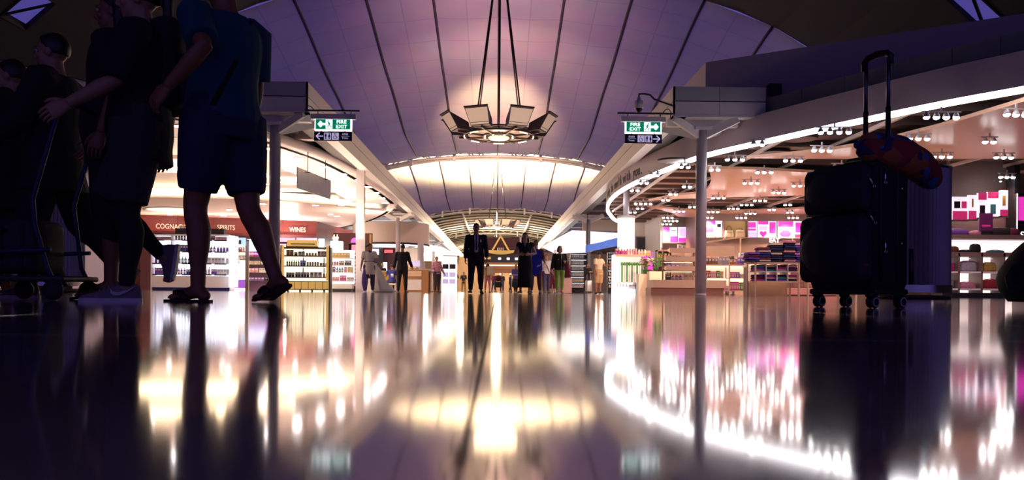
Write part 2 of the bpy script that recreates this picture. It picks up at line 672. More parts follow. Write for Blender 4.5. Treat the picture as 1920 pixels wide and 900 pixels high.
# dark decks behind the edge beams (underside of the mezzanine)
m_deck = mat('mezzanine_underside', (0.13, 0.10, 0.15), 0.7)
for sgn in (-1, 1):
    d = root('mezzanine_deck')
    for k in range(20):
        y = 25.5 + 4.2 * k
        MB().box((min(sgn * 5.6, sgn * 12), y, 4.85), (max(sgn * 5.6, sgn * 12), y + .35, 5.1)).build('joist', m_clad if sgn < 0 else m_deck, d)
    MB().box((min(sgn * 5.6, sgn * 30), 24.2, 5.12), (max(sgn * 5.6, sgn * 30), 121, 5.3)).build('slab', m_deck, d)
# ================================================================ CANOPIES OVER THE SHOPS
m_strip = mat('white_light_strip', (1, 1, 1), 0.4, emit=(1.0, 0.96, 1.0), estr=4.5, var=0)
m_fascia = mat('canopy_fascia', (0.56, 0.48, 0.52), 0.4, var=0.03)
m_inner = mat('orange_inner_face', (0.80, 0.50, 0.34), 0.45, var=0.06)
m_brown = mat('brown_ceiling_slat', (0.16, 0.10, 0.09), 0.55)
m_shopceil = mat('dark_shop_ceiling', (0.09, 0.065, 0.075), 0.7)
m_woodpan = mat('pale_wood_ceiling', (0.86, 0.52, 0.36), 0.35, var=0.05, scale=1.5, stretch=(1, 8, 1))
m_rail = mat('pale_rail', (0.72, 0.60, 0.55), 0.4)
m_soffit = mat('white_plaster', (0.86, 0.76, 0.73), 0.35, var=0.02, scale=1)
m_cove = mat('warm_cove_light', (1, 0.9, 0.7), 0.5, emit=(1.0, 0.78, 0.48), estr=4.0, var=0)
m_lens = mat('lamp_lens', (1, 1, 1), 0.2, emit=(1.0, 0.95, 0.95), estr=20.0, var=0)
m_metal = mat('brushed_metal', (0.62, 0.60, 0.60), 0.28, metal=1.0, var=0.12, scale=5)
m_ink = mat('dark_lettering', (0.05, 0.03, 0.05), 0.5)

# ---- right canopy
ctrl = [WZ(px, py, 4.0) for px, py in ((1920, 167), (1760, 196), (1600, 229), (1480, 255), (1323, 291), (1250, 317), (1185, 345), (1150, 367), (1137, 386), (1141, 402), (1164, 418), (1240, 432))]
first = ctrl[0] + (ctrl[0] - ctrl[1]) * 2.2
RC = spline([first] + ctrl, 6)
rcan = root('right_canopy')
mb = MB().ribbon(RC, 4.06, 4.74, -0.10)
mb.build('fascia', m_fascia, rcan)
MB().ribbon([p + Vector((0.11, 0, 0)) for p in RC], 4.07, 4.6, -0.03).build('inner_face', m_inner, rcan)
MB().ribbon(RC, 3.95, 4.058, -0.12).build('light_strip', m_strip, rcan)
poly = [(p.x + .12, p.y) for p in RC] + [(32, RC[-1].y), (32, RC[0].y)]
MB().prism(poly, 4.62, 4.72).build('ceiling_board', m_shopceil, rcan)


def xmin_at(curve, Y):
    best = None
    for a, b in zip(curve, curve[1:]):
        if min(a.y, b.y) <= Y <= max(a.y, b.y) and a.y != b.y:
            t = (Y - a.y) / (b.y - a.y)
            x = a.x + (b.x - a.x) * t
            best = x if best is None else min(best, x)
    return best


Y = 16.0
while Y < 49:
    x0 = xmin_at(RC, Y)
    if x0 is not None:
        MB().box((x0 + .25, Y, 4.14), (31, Y + 0.5, 4.6)).build('slat', m_brown, rcan)
    Y += 1.5
for k in range(14):
    X = 5.75 + 1.67 * k
    ys = [y / 4 for y in range(60, 200) if xmin_at(RC, y / 4) is not None and xmin_at(RC, y / 4) < X - .2]
    if ys:
        MB().box((X - .04, min(ys), 4.04), (X + .04, max(ys), 4.13)).build('rail', m_rail, rcan)


def wood_panel(pix, z=3.86):
    pts = [tuple(WZ(a, b, z))[:2] for a, b in pix]
    return MB().prism(pts, z, z + .08).build('wood_panel', m_woodpan, rcan)


wood_panel([(1324, 316), (1420, 318), (1530, 324), (1700, 330), (1700, 362), (1516, 366), (1420, 369), (1340, 371), (1270, 373), (1216, 377), (1262, 367), (1318, 362), (1330, 350), (1334, 338), (1331, 324)])
wood_panel([(1400, 297), (1480, 290), (1560, 281), (1640, 268), (1760, 238), (1920, 190), (2060, 150), (2060, 297), (1700, 298)])
wood_panel([(1700, 331), (1800, 333), (2000, 318), (2000, 336), (1860, 356), (1700, 356)])
wood_panel([(1213, 388), (1275, 393), (1330, 397), (1420, 395), (1511, 391), (1700, 384), (1700, 396), (1511, 402), (1420, 407), (1330, 410), (1270, 406), (1262, 400), (1240, 394)])
for px, py in ((1337, 333), (1452, 285), (1500, 259), (1230, 371), (1260, 300)):
    p = WZ(px, py, 4.1)
    MB().lathe([(0.42, 0), (0.45, 0.05), (0.3, 0.06)], 20, (p.x, p.y, 4.06)).build('round_grille', m_black, rcan)
# balustrade panels standing on the fascia
m_bal = mat('balustrade_glass', (0.24, 0.27, 0.28), 0.15, var=0.05)
bal = root('balustrade')
seg = RC[:32]
for i in range(0, len(seg) - 4, 4):
    part = [p + Vector((0.35, 0.15, 0)) for p in seg[i:i + 5]]
    part[-1] = part[-1] + (part[-2] - part[-1]) * 0.06
    MB().ribbon(part, 4.74, 5.22, -0.04).build('pane', m_bal, bal)
# upper mezzanine wall
m_mez = mat('mezzanine_wall', (0.55, 0.48, 0.56), 0.6, var=0.03)
a = Vector((6.25, 24.0, 0))
ws = root('wall_mezzanine')
MB().ribbon([(6.25, 36, 0), (6.25, 24, 0)], 5.3, 7.02, 0.2, False).build('return_wall', m_mez, ws)
MB().ribbon([(6.25, 24.0, 0), (13.2, 19.3, 0), (20, 15.5, 0)], 5.3, 7.02, 0.2, False).build('front_wall', m_mez, ws)
MB().cbox((7.9, 22.75, 5.9), (0.35, .25, .3)).build('loudspeaker', m_black, ws)

# lettering on the fascia
msg = 'bring the world with you.'
P = [p for p in RC if 24 < p.y < 40]
# walk along the fascia from its near end backwards so the words read left to right
path = P[::-1]
acc = [0.0]
for p, q in zip(path, path[1:]):
    acc.append(acc[-1] + (q - p).length)


def on_path(d):
    for i in range(len(acc) - 1):
        if acc[i] <= d <= acc[i + 1]:
            t = (d - acc[i]) / (acc[i + 1] - acc[i])
            return path[i].lerp(path[i + 1], t), (path[i + 1] - path[i]).normalized()
    return path[-1], (path[-1] - path[-2]).normalized()


d0 = next(acc[i] for i, p in enumerate(path) if p.y < 35.2)
for i, ch in enumerate(msg):
    if ch == ' ':
        continue
    p, t = on_path(d0 + 0.305 * i)
    ang = math.atan2(t.y, t.x)
    off = Vector((t.y, -t.x, 0)) * 0.012
    text('letter', ch, 0.52, upright((p.x + off.x, p.y + off.y, 4.36), ang), m_ink, rcan, 0.006)

# ---- left canopy
ctrl = [WZ(px, py, 4.5) for px, py in ((300, 215), (400, 238), (476, 258), (527, 274), (600, 300), (640, 319), (690, 347), (725, 370), (739, 385), (722, 402), (682, 418), (622, 430))]
LC = spline([ctrl[0] + (ctrl[0] - ctrl[1]) * 2.5] + ctrl, 6)
lcan = root('left_canopy')
rings = []
for i, p in enumerate(LC):
    t = (LC[min(i + 1, len(LC) - 1)] - LC[max(i - 1, 0)]).normalized()
    o = Vector((t.y, -t.x, 0))                # outwards: right of travel
    prof_ = [(0.0, 4.5), (0.10, 4.53), (0.17, 4.60), (0.20, 4.69), (0.20, 4.80), (0.05, 4.86), (-0.2, 4.86), (-0.2, 4.5)]
    rings.append([(p.x + o.x * a_, p.y + o.y * a_, z_) for a_, z_ in prof_])
MB().rings(rings).build('rounded_lip', m_soffit, lcan)


def inset(curve, d):
    out = []
    for i, p in enumerate(curve):
        t = (curve[min(i + 1, len(curve) - 1)] - curve[max(i - 1, 0)]).normalized()
        out.append(p + Vector((-t.y, t.x, 0)) * d)
    return out


NL = next(i for i, p in enumerate(LC) if p.y > 40.5)
IN = inset(LC, 2.1)
vs, fs = [], []
for i in range(NL + 1):
    vs += [tuple(LC[i].xy) + (4.5,), tuple(IN[i].xy) + (4.5,), tuple(IN[i].xy) + (4.9,), tuple(LC[i].xy) + (4.9,)]
for i in range(NL):
    for q in range(3):
        fs.append((4 * i + q, 4 * i + 4 + q, 4 * i + 5 + q, 4 * i + 1 + q))
MB().add(vs, fs, False).build('soffit_ring', m_soffit, lcan)
# recess ceiling and far lower ceiling
YC = 39.6
MB().box((-32, 20, 5.0), (-6.3, YC + 1, 5.08)).build('recess_ceiling', m_soffit, lcan)
arc = [Vector((-30, YC - 0.6, 0)), Vector((-18, YC - 0.4, 0)), Vector((-13, YC, 0)), Vector((-10.2, YC + 1.2, 0)), Vector((-8.0, YC + 3.2, 0)), Vector((-6.9, YC + 4.6, 0))]
ARC = spline(arc, 5)
far_edge = [p for p in LC if p.y > 44.3]
poly = [(p.x, p.y) for p in ARC] + [(p.x + .0, p.y) for p in far_edge] + [(-12.5, 64), (-32, 64)]
MB().prism(poly, 4.5, 4.6).build('lower_ceiling', m_soffit, lcan)
MB().ribbon(ARC, 4.5, 4.66, 0.05).build('cove_edge', m_soffit, lcan)
MB().ribbon([p + Vector((0, -.14, 0)) for p in ARC], 4.63, 4.93, 0.06).build('cove_light', m_cove, lcan)
arc2 = spline([Vector((-26, 32.2, 0)), Vector((-16, 32.0, 0)), Vector((-11, 33.0, 0)), Vector((-8.4, 35.5, 0))], 6)
MB().ribbon(arc2, 4.72, 4.98, 0.5).build('cove_step', m_soffit, lcan)
MB().ribbon([p + Vector((0, -.08, 0)) for p in arc2], 4.80, 4.97, 0.05).build('cove_light', m_cove, lcan)
p = WZ(330, 393.5, 4.5)
MB().lathe([(1.55, 0.0), (1.62, -0.04), (1.72, -0.02), (1.72, 0.02)], 36, (p.x, p.y, 4.49)).build('oval_recess_rim', m_soffit, lcan)
MB().lathe([(0.02, -0.012), (1.5, -0.012), (1.5, 0.0)], 36, (p.x, p.y, 4.49)).build('oval_light', mat('oval_light', (1, .9, .7), .5, emit=(1.0, .80, .55), estr=1.1, var=0), lcan)
# tall bulkhead panels shading the recess side
MB().ribbon([p_ for p_ in IN[:NL + 1]], 4.9, 5.05, 0.06).build('recess_edge', m_soffit, lcan)

# ---- the shops' end walls
m_red = mat('red_brown_panel', (0.20, 0.035, 0.032), 0.4, var=0.12, scale=2.0, stretch=(1, 1, 4))
m_redl = mat('deep_red_panel', (0.085, 0.018, 0.022), 0.45, var=0.1)
m_redglow = mat('red_cove_light', (1, .3, .1), .5, emit=(1.0, 0.26, 0.08), estr=5.5, var=0)
LW = [Vector((-31, 47.6, 0)), Vector((XA(262, 48.5), 48.5, 0)), Vector((XA(592, 52), 52, 0)), Vector((XA(672, 62), 62, 0))]
wl = root('wall_wine_shop')
for a, b in zip(LW, LW[1:]):
    L = (b - a).length
    n = max(2, int(L / 2.0))
    for k in range(n):
        p, q = a.lerp(b, k / n), a.lerp(b, (k + 1) / n - 0.012 / L)
        MB().ribbon([p, q], 3.5, 4.5, 0.12, False).build('panel', m_red, wl)
        MB().ribbon([p, q], 0.0, 3.45, 0.12, False).build('panel', m_redl, wl)
off = [p + Vector((0, -0.30, 0)) for p in LW]
MB().ribbon([p + Vector((0, -.34, 0)) for p in LW], 3.42, 3.56, 0.05, False).build('cove_shelf_lip', m_redl, wl)
MB().ribbon([p + Vector((0, -.30, 0)) for p in LW], 3.40, 3.44, 0.30, False).build('cove_shelf', m_redl, wl)
MB().ribbon([p + Vector((0, -.16, 0)) for p in LW], 3.46, 3.50, 0.08, False).build('cove_light', m_redglow, wl)
m_letter = mat('cream_letter', (0.85, 0.70, 0.55), 0.4, emit=(1, .7, .45), estr=0.35, var=0)
for s_, px, Yw, py in (('COGNAC', 317, 48.92, 425), ('SPIRITS', 424, 50.02, 427), ('WINES', 558, 51.42, 431)):
    pt = W(px, py, Yw)
    text('lettering', s_, 0.42, upright(pt, R(19.5), 0.8), m_letter, wl, 0.02)

# right shop walls
m_cream = mat('cream_wall', (0.82, 0.68, 0.55), 0.55, var=0.03)
m_taupe = mat('taupe_wall', (0.22, 0.15, 0.13), 0.5, var=0.08)
wr = root('wall_gift_shop')
MB().box((8.75, 42.0, 0), (11.2, 42.2, 4.6)).build('panel', m_taupe, wr)
MB().box((9.9, 38.0, 0), (31, 38.2, 4.6)).build('panel', m_taupe, wr)
MB().box((9.9, 38.0, 0), (10.0, 42.2, 4.6)).build('panel', m_taupe, wr)
MB().box((7.55, 46.5, 0), (9.6, 46.7, 4.5)).build('panel', m_cream, wr)
MB().box((8.62, 42.0, 0), (8.78, 46.7, 4.5)).build('panel', m_cream, wr)
dr = root('door_1')
dx0, dx1 = XA(1194, 46.4), XA(1213, 46.4)
MB().box((dx0, 46.38, 0), (dx1, 46.48, 3.25)).build('leaf', m_dark, dr)
MB().box((dx0 - .07, 46.36, 0), (dx0, 46.5, 3.32)).build('frame', m_taupe, dr)
MB().box((dx1, 46.36, 0), (dx1 + .07, 46.5, 3.32)).build('frame', m_taupe, dr)
MB().box((dx0, 46.36, 3.25), (dx1, 46.5, 3.32)).build('frame', m_taupe, dr)
MB().cbox((dx0 + .1, 46.33, 1.05), (.03, .06, .2)).build('handle', m_metal, dr)

# ================================================================ CEILING LAMPS
# track spotlights of the right shop: a bar with two, three or four lamp heads
m_bulbhouse = mat('spot_housing', (0.55, 0.50, 0.52), 0.35)


def track_proto(n):
    w = 0.20 * n
    t = thing('track_spotlight', {2: 'pair of small round spotlights under the right-hand shop ceiling', 3: 'row of three small round spotlights under the right-hand shop ceiling',
                                  4: 'row of four small round spotlights under the right-hand shop ceiling'}[n], 'spotlight', (0, 0, 0), 0, 'track spotlights in rows of %d' % n)
    MB().box((-w / 2, -.015, 0.10), (w / 2, .015, 0.125)).build('bar', m_bulbhouse, t)
    for k in range(n):
        x = -w / 2 + .10 + .20 * k
        h = MB().lathe([(0.02, .10), (0.04, .08), (0.066, .015), (0.066, 0.0), (.05, .0)], 12, (x, 0, 0)).build('lamp_head', m_bulbhouse, t)
        MB().ell((x, 0, -0.005), (.062, .062, .045), 10, 6).build('lens', m_lens, h)
    MB().cbox((0, 0, .16), (.03, .03, .1)).build('hanger', m_bulbhouse, t)
    return t


protos = {n: track_proto(n) for n in (2, 3, 4)}
used = set()
TRK = [(1765, 220, 4), (1565, 248, 4), (1855, 266, 2), (1722, 260, 3), (1766, 294, 3), (1882, 295, 3), (1541, 282, 3), (1378, 299, 3), (1421, 271, 2), (1487, 301, 3), (1578, 314, 3),
       (1340, 318, 2), (1433, 323, 3), (1408, 343, 3), (1500, 348, 3), (1460, 361, 3), (1347, 371, 3), (1425, 376, 3), (1400, 384, 3), (1375, 391, 3), (1447, 393, 2), (1477, 384, 2),
       (1284, 313, 2), (1227, 328, 2), (1207, 343, 2), (1190, 357, 2), (1288, 350, 2), (1262, 364, 2), (1248, 375, 2), (1206, 382, 4), (1200, 391, 2), (1186, 398, 2), (1298, 388, 2),
       (1273, 396, 3), (1252, 408, 3), (1258, 414, 4), (1250, 420, 3), (1337, 397, 3), (1407, 400, 3), (1481, 398, 2), (1487, 408, 3), (1390, 408, 3), (1331, 408, 2),
       (1822, 358, 3), (1806, 368, 2), (1862, 340, 3), (1888, 332, 3), (1916, 346, 3), (1690, 346, 3), (1640, 372, 3), (1600, 388, 3), (1530, 383, 3), (1905, 215, 3)]
bands = sorted(range(len(TRK)), key=lambda i: -TRK[i][1])
BAND = {}
for b in range(0, len(bands), 8):
    for q, i in enumerate(sorted(bands[b:b + 8], key=lambda i: TRK[i][0])):
        BAND[i] = (b // 8, q)
BN = ('farthest', 'second farthest', 'third farthest', 'middle', 'third nearest', 'second nearest', 'nearest')
for i, (px, py, n) in enumerate(TRK):
    p = WZ(px, py, 3.62)
    if n in used:
        o = dup(protos[n], (p.x, p.y, 3.62), R(random.Random(i).uniform(-8, 8)))
    else:
        used.add(n)
        o = protos[n]
        o.location = (p.x, p.y, 3.62)
    o['label'] = '%s-lamp ceiling spotlight, %s from left in the %s band of the right shop' % ({2: 'two', 3: 'three', 4: 'four'}[n], ORD[BAND[i][1]], BN[BAND[i][0]])
    if i % 2 == 0:
        near = p.y < 24
        lamp('SPOT', (p.x, p.y, 3.5), 420 if not near else 60, (1.0, 0.60, 0.38) if not near else (1.0, 0.55, 0.55), 0.07, (0, 0.25, -1), 130, 0.7, name='lamp', parent=None)

# recessed downlights of the left canopy
dl = thing('downlight', 'small round recessed downlight in the white left canopy soffit', 'downlight', (0, 0, 0), 0, 'downlights of the left canopy')
MB().lathe([(0.17, 0.0), (0.19, -.012), (0.19, 0.01)], 18).build('trim_ring', m_metal, dl)
MB().lathe([(0.02, -.016), (0.15, -.016), (.15, 0)], 18).build('lens', m_lens, dl)
DL = [(338, 236, 4.5), (503, 278, 4.5), (561, 296, 4.5), (605, 312, 4.5), (642, 326, 4.5), (673, 337, 4.5), (691, 350, 4.5), (705, 361, 4.5), (716, 371, 4.5), (722, 380, 4.5),
      (356, 383, 4.5), (319, 402, 4.5), (419, 404, 4.5), (493, 382, 4.5), (487, 344, 5.0), (498, 344.5, 5.0), (551, 344, 5.0), (556, 402, 4.5), (430, 393, 4.5), (620, 402, 4.5), (632, 405, 4.5), (640, 384, 4.5), (285, 300, 5.0), (250, 330, 5.0)]
for i, (px, py, z) in enumerate(DL):
    p = WZ(px, py, z)
    lab = 'round downlight, %s along the white rim of the left canopy counting from the lens' % ORD[i] if i < 10 else 'round downlight, %s from the left among those inside the left canopy' % ORD[sorted(range(10, len(DL)), key=lambda k: DL[k][0] + .001 * k).index(i)]
    if i == 0:
        dl.location = (p.x, p.y, z - .01)
        dl['label'] = lab
    else:
        dup(dl, (p.x, p.y, z - .01), None, lab)
    if i in (1, 3, 5, 7, 10, 13, 17, 19, 22):
        lamp('SPOT', (p.x, p.y, z - .1), 170, (1.0, 0.68, 0.50), 0.07, (0, 0.1, -1), 140, 0.7)

# fill downlights added under the mezzanine decks, to brighten the middle of the hall
for q, (x, y) in enumerate(((-8.0, 36), (-7.0, 47), (-6.6, 62), (-7.5, 78), (6.6, 38), (7.2, 50), (6.4, 64), (8.5, 76), (-9.5, 42), (-7.2, 31))):
    z = 4.49 if (x < 0 and y < 44) else 4.84
    dup(dl, (x, y, z), None, 'added fill downlight, %s of those under the %s mezzanine deck' % (ORD[q if q < 4 else q - 4 if q < 8 else q - 4], 'left' if x < 0 else 'right'), 'added downlights under the mezzanine')
    lamp('SPOT', (x, y, z - .1), 330, (1.0, 0.74, 0.52), 0.07, (0, 0.1, -1), 140, 0.7)

# hanging metal sign under the left canopy
pa, pb = W(558, 353, 25.0), W(620, 371, 28.0)
t = thing('hanging_sign', 'blank brushed metal panel hung on two rods under the left canopy', 'sign', pa)
e = Vector((pb.x - pa.x, pb.y - pa.y, 0))
MB().ribbon([(0, 0, 0), tuple(e)], 0.0, 0.66, 0.03, False).build('panel', m_metal, t)
for f in (0.28, 0.82):
    q = e * f
    MB().tube([(q.x, q.y, .66), (q.x, q.y, 4.5 - pa.z)], 0.012, 6).build('rod', m_dark, t)
    MB().cbox((q.x, q.y - .02, .62), (.16, .05, .03)).build('clip', m_dark, t)
lamp('SPOT', (pa.x + .6, pa.y - 1.6, 4.4), 60, WHITE, 0.05, (0, 1.4, -1), 60, 0.7)

# square white pier at the mouth of the left shop
pp = XA(675, 31)
pier = struct(MB().cbox((pp, 31, 2.4), (0.30, 0.30, 4.8)).build('pier', m_soffit))
# inner column and lit drum sign on the right
c = root('column')
cx = XA(1173, 32)
c.location = (cx, 32, 0)
MB().lathe([(0.12, 0), (0.12, 4.6)], 20).build('shaft', m_colm, c)
t = thing('lit_drum_sign', 'glowing white cylindrical sign wrapped around the column above the flower stand', 'sign', (cx, 32, 0))
m_drum = mat('drum_glow', (1, .95, .85), .4, emit=(1.0, .88, .68), estr=2.2, var=0)
MB().lathe([(0.13, 1.86), (.335, 1.86), (0.335, 3.02), (.13, 3.02)], 28).build('glowing_shade', m_drum, t)
MB().lathe([(0.13, 3.02), (.36, 3.02), (0.36, 3.13), (.13, 3.13)], 28).build('top_ring', m_white, t)
MB().lathe([(0.13, 1.74), (.355, 1.74), (0.355, 1.87), (.13, 1.87)], 28).build('bottom_ring', m_white, t)
lamp('POINT', (cx - .2, 31.4, 1.5), 40, (1.0, .85, .7), 0.15)
# ================================================================ FIRE EXIT SIGNS, CAMERA, CHANDELIERS
m_green = mat('exit_green', (0.0, 0.30, 0.16), 0.4, emit=(0.0, 0.42, 0.22), estr=0.22, var=0)
m_exitw = mat('exit_white', (1, 1, 1), 0.4, emit=(.95, 1.0, 1.0), estr=1.1, var=0)
m_signb = mat('black_sign', (0.012, 0.010, 0.02), 0.4)
m_signw = mat('sign_lavender_white', (0.62, 0.55, 0.78), 0.5, emit=(0.62, 0.55, 0.85), estr=0.35, var=0)
m_signblue = mat('pictogram_blue', (0.03, 0.03, 0.20), 0.5)
m_cable = mat('cable', (0.02, 0.018, 0.02), 0.6)


def arrow(sx, cx, cz, w, h, y):
    """flat arrow in the xz plane, pointing towards sx"""
    t = h * 0.17
    pts = [(-w / 2, -t), (0.0, -t), (-.06 * w, -h * .30), (.16 * w, -h * .5), (w / 2, 0), (.16 * w, h * .5), (-.06 * w, h * .30), (0.0, t), (-w / 2, t)]
    vs = [(cx + sx * a, y, cz + b) for a, b in pts]
    n = len(vs)
    m = MB()
    m.add(vs + [(a, y + .004, b) for a, _, b in vs], [list(range(n)), list(range(n, 2 * n))[::-1]] + [(i, n + i, n + (i + 1) % n, (i + 1) % n) for i in range(n)])
    return m


def flat(m, pts, y, th=.004):
    n = len(pts)
    return m.add([(a, y, b) for a, b in pts] + [(a, y + th, b) for a, b in pts], [list(range(n)), list(range(n, 2 * n))[::-1]] + [(i, n + i, n + (i + 1) % n, (i + 1) % n) for i in range(n)])


def disc(m, c, r, y, n=10):
    return flat(m, [(c[0] + r * math.cos(2 * PI * k / n), c[1] + r * math.sin(2 * PI * k / n)) for k in range(n)], y)


def stroke(m, pts, w, y):
    for (a, b), (c, d) in zip(pts, pts[1:]):
        L = math.hypot(c - a, d - b) or 1
        nx, nz = -(d - b) / L * w / 2, (c - a) / L * w / 2
        flat(m, [(a + nx, b + nz), (a - nx, b - nz), (c - nx, d - nz), (c + nx, d + nz)], y)
    return m


def man(m, x, z, h, y, skirt=False):
    disc(m, (x, z + h * .43), h * .09, y)
    if skirt:
        flat(m, [(x - h * .08, z + h * .32), (x + h * .08, z + h * .32), (x + h * .2, z - h * .15), (x - h * .2, z - h * .15)], y)
    else:
        flat(m, [(x - h * .16, z + h * .32), (x + h * .16, z + h * .32), (x + h * .16, z - h * .05), (x - h * .16, z - h * .05)], y)
    flat(m, [(x - h * .1, z - h * .05), (x - h * .01, z - h * .05), (x - h * .01, z - h * .5), (x - h * .1, z - h * .5)], y)
    flat(m, [(x + h * .01, z - h * .05), (x + h * .1, z - h * .05), (x + h * .1, z - h * .5), (x + h * .01, z - h * .5)], y)


def exit_sign(side, pc, lab_f, lab_t, xarm):
    """side -1: arrow left; pc: centre of the green box"""
    Y = pc.y
    s = -1 if side < 0 else 1
    t = thing('exit_sign', lab_f, 'sign', pc)
    MB().cbox((0, .05, 0), (0.95, .10, 0.32)).build('light_box', m_exitw, t)
    MB().cbox((0, -.004, 0), (0.89, .01, 0.26)).build('green_face', m_green, t)
    arrow(s, s * .29, 0, .21, .17, -.018).build('arrow', m_exitw, t)
    rm = MB()
    flat(rm, [(s * .10 - .085, -.115), (s * .10 + .085, -.115), (s * .10 + .085, .115), (s * .10 - .085, .115)], -.016)
    rm.build('doorway', m_exitw, t)
    rn = MB()
    q = s * .10
    disc(rn, (q + s * .02, .075), .02, -.021)
    stroke(rn, [(q + s * .01, .05), (q - s * .01, -.02)], .035, -.021)
    stroke(rn, [(q - s * .01, -.02), (q + s * .035, -.045), (q + s * .02, -.10)], .02, -.021)
    stroke(rn, [(q - s * .01, -.02), (q - s * .035, -.06), (q - s * .07, -.07)], .02, -.021)
    stroke(rn, [(q - s * .04, .01), (q, .04), (q + s * .05, .01)], .016, -.021)
    rn.build('running_figure', m_green, t)
    text('lettering', 'FIRE', .125, upright((-s * .22, -.02, .055), 0, 1.15), m_exitw, t)
    text('lettering', 'EXIT', .125, upright((-s * .22, -.02, -.065), 0, 1.15), m_exitw, t)
    MB().cbox((0.0, .05, .20), (1.16, .12, .13)).build('housing', m_clad, t)
    armL, armR = -.62, .62
    MB().cbox(((armL + armR) / 2 + (-s * -.0), .05, .36), (armR - armL + .1, .05, .045)).build('arm', m_dark, t)
    MB().tube([(-.4, .05, .26), (-.4, .05, .36)], .012, 6).build('rod', m_dark, t)
    MB().tube([(.45, .05, .26), (.45, .05, .36)], .012, 6).build('rod', m_dark, t)
    ex = xarm - pc.x
    MB().tube([(s * .62, .05, .36), (ex, .05, .36)], .025, 6).build('wall_bracket', m_dark, t)
    MB().tube([(s * .5, .05, .37), (s * .58, .03, .46), (s * .66, .02, .48), (s * .72, .02, .40), (s * .70, .02, .22)], .012, 6).build('cable_loop', m_cable, t)
    # toilets sign
    z = -.31
    u = thing('toilet_sign', lab_t, 'sign', (pc.x, pc.y, pc.z + z))
    MB().cbox((0, .03, 0), (0.97, .05, 0.235)).build('board', m_signb, u)
    MB().tube([(-.3, .03, .11), (-.3, .03, .17)], .01, 6).build('link', m_dark, u)
    MB().tube([(.3, .03, .11), (.3, .03, .17)], .01, 6).build('link', m_dark, u)
    am = MB()
    stroke(am, [(s * .25, 0), (s * .43, 0)], .03, -.004)
    stroke(am, [(s * .34, .085), (s * .43, 0), (s * .34, -.085)], .03, -.004)
    am.build('arrow', m_signw, u)
    for k, cxx in enumerate((s * .14, -s * .06)):
        pm = MB()
        flat(pm, [(cxx - .09, -.09), (cxx + .09, -.09), (cxx + .09, .09), (cxx - .09, .09)], -.004)
        o = pm.build('pictogram', m_signw, u)
        g_ = MB()
        if k == 0:
            man(g_, cxx - .045, 0, .15, -.009)
            man(g_, cxx + .045, 0, .15, -.009, True)
        else:
            disc(g_, (cxx - .01, .065), .014, -.009)
            stroke(g_, [(cxx - .01, .05), (cxx - .005, .0), (cxx + .035, .0), (cxx + .05, -.05)], .015, -.009)
            ring = [(cxx - .005 + .042 * math.cos(R(a)), -.03 + .042 * math.sin(R(a))) for a in range(120, 341, 20)]
            stroke(g_, ring, .012, -.009)
        g_.build('figure', m_signblue, o)
    text('lettering', 'Toilet', .06, upright((-s * .31, -.006, -.045), 0, 1.1), m_signw, u)
    sm = MB()
    stroke(sm, [(-s * .31 - .10, .0), (-s * .31 + .12, .0)], .006, -.004)
    # Thai word drawn as strokes
    bx = -s * .31 - .07
    for k in range(4):
        x_ = bx + .04 * k
        stroke(sm, [(x_, .03), (x_ + .004, .07), (x_ + .02, .075), (x_ + .024, .03)], .008, -.004)
    sm.build('small_writing', m_signw, u)


pl, pr = W(624.5, 233, 20.75), W(1206.5, 238, 20.75)
exit_sign(-1, pl, 'green lit fire exit sign with left arrow by the left beam end', 'black toilet sign with left arrow hung below the left exit sign', -4.95)
exit_sign(1, pr, 'green lit fire exit sign with right arrow by the right beam end', 'black toilet sign with right arrow hung below the right exit sign', 4.6)

# dome camera by the right sign
p = W(1198, 196, 20.9)
t = thing('dome_camera', 'white security dome camera on a curved arm above the right exit sign', 'camera', p)
MB().lathe([(0.03, .20), (.045, .18), (.05, .12), (.11, .09), (.12, .0), (.12, -.10), (.05, -.10)], 18).build('housing', m_white, t)
MB().ell((0, 0, -.11), (.09, .09, .10), 14, 8).build('dome', m_black, t)
MB().tube([(0, 0, .2), (0, 0, .27), (.12, .03, .29), (.30, .06, .27), (.42, .08, .16), (4.62 - p.x, .1, .0)], .025, 8).build('arm', m_dark, t)

# ---------------------------------------------------------------- chandeliers
m_refl = mat('flood_reflector', (0.85, 0.72, 0.62), 0.35, emit=(1.0, 0.72, 0.50), estr=0.15, var=0.04)
m_ringp = mat('chandelier_ring_panel', (0.72, 0.56, 0.50), 0.45, emit=(1.0, .6, .45), estr=0.05)
m_frame = mat('chandelier_frame', (0.07, 0.05, 0.06), 0.4)
m_bright = mat('chandelier_bright_bar', (1, .9, .7), .4, emit=(1, .82, .55), estr=1.0, var=0)
m_core = mat('chandelier_core_lamp', (1, .9, .7), .4, emit=(1, .75, .5), estr=.6, var=0)


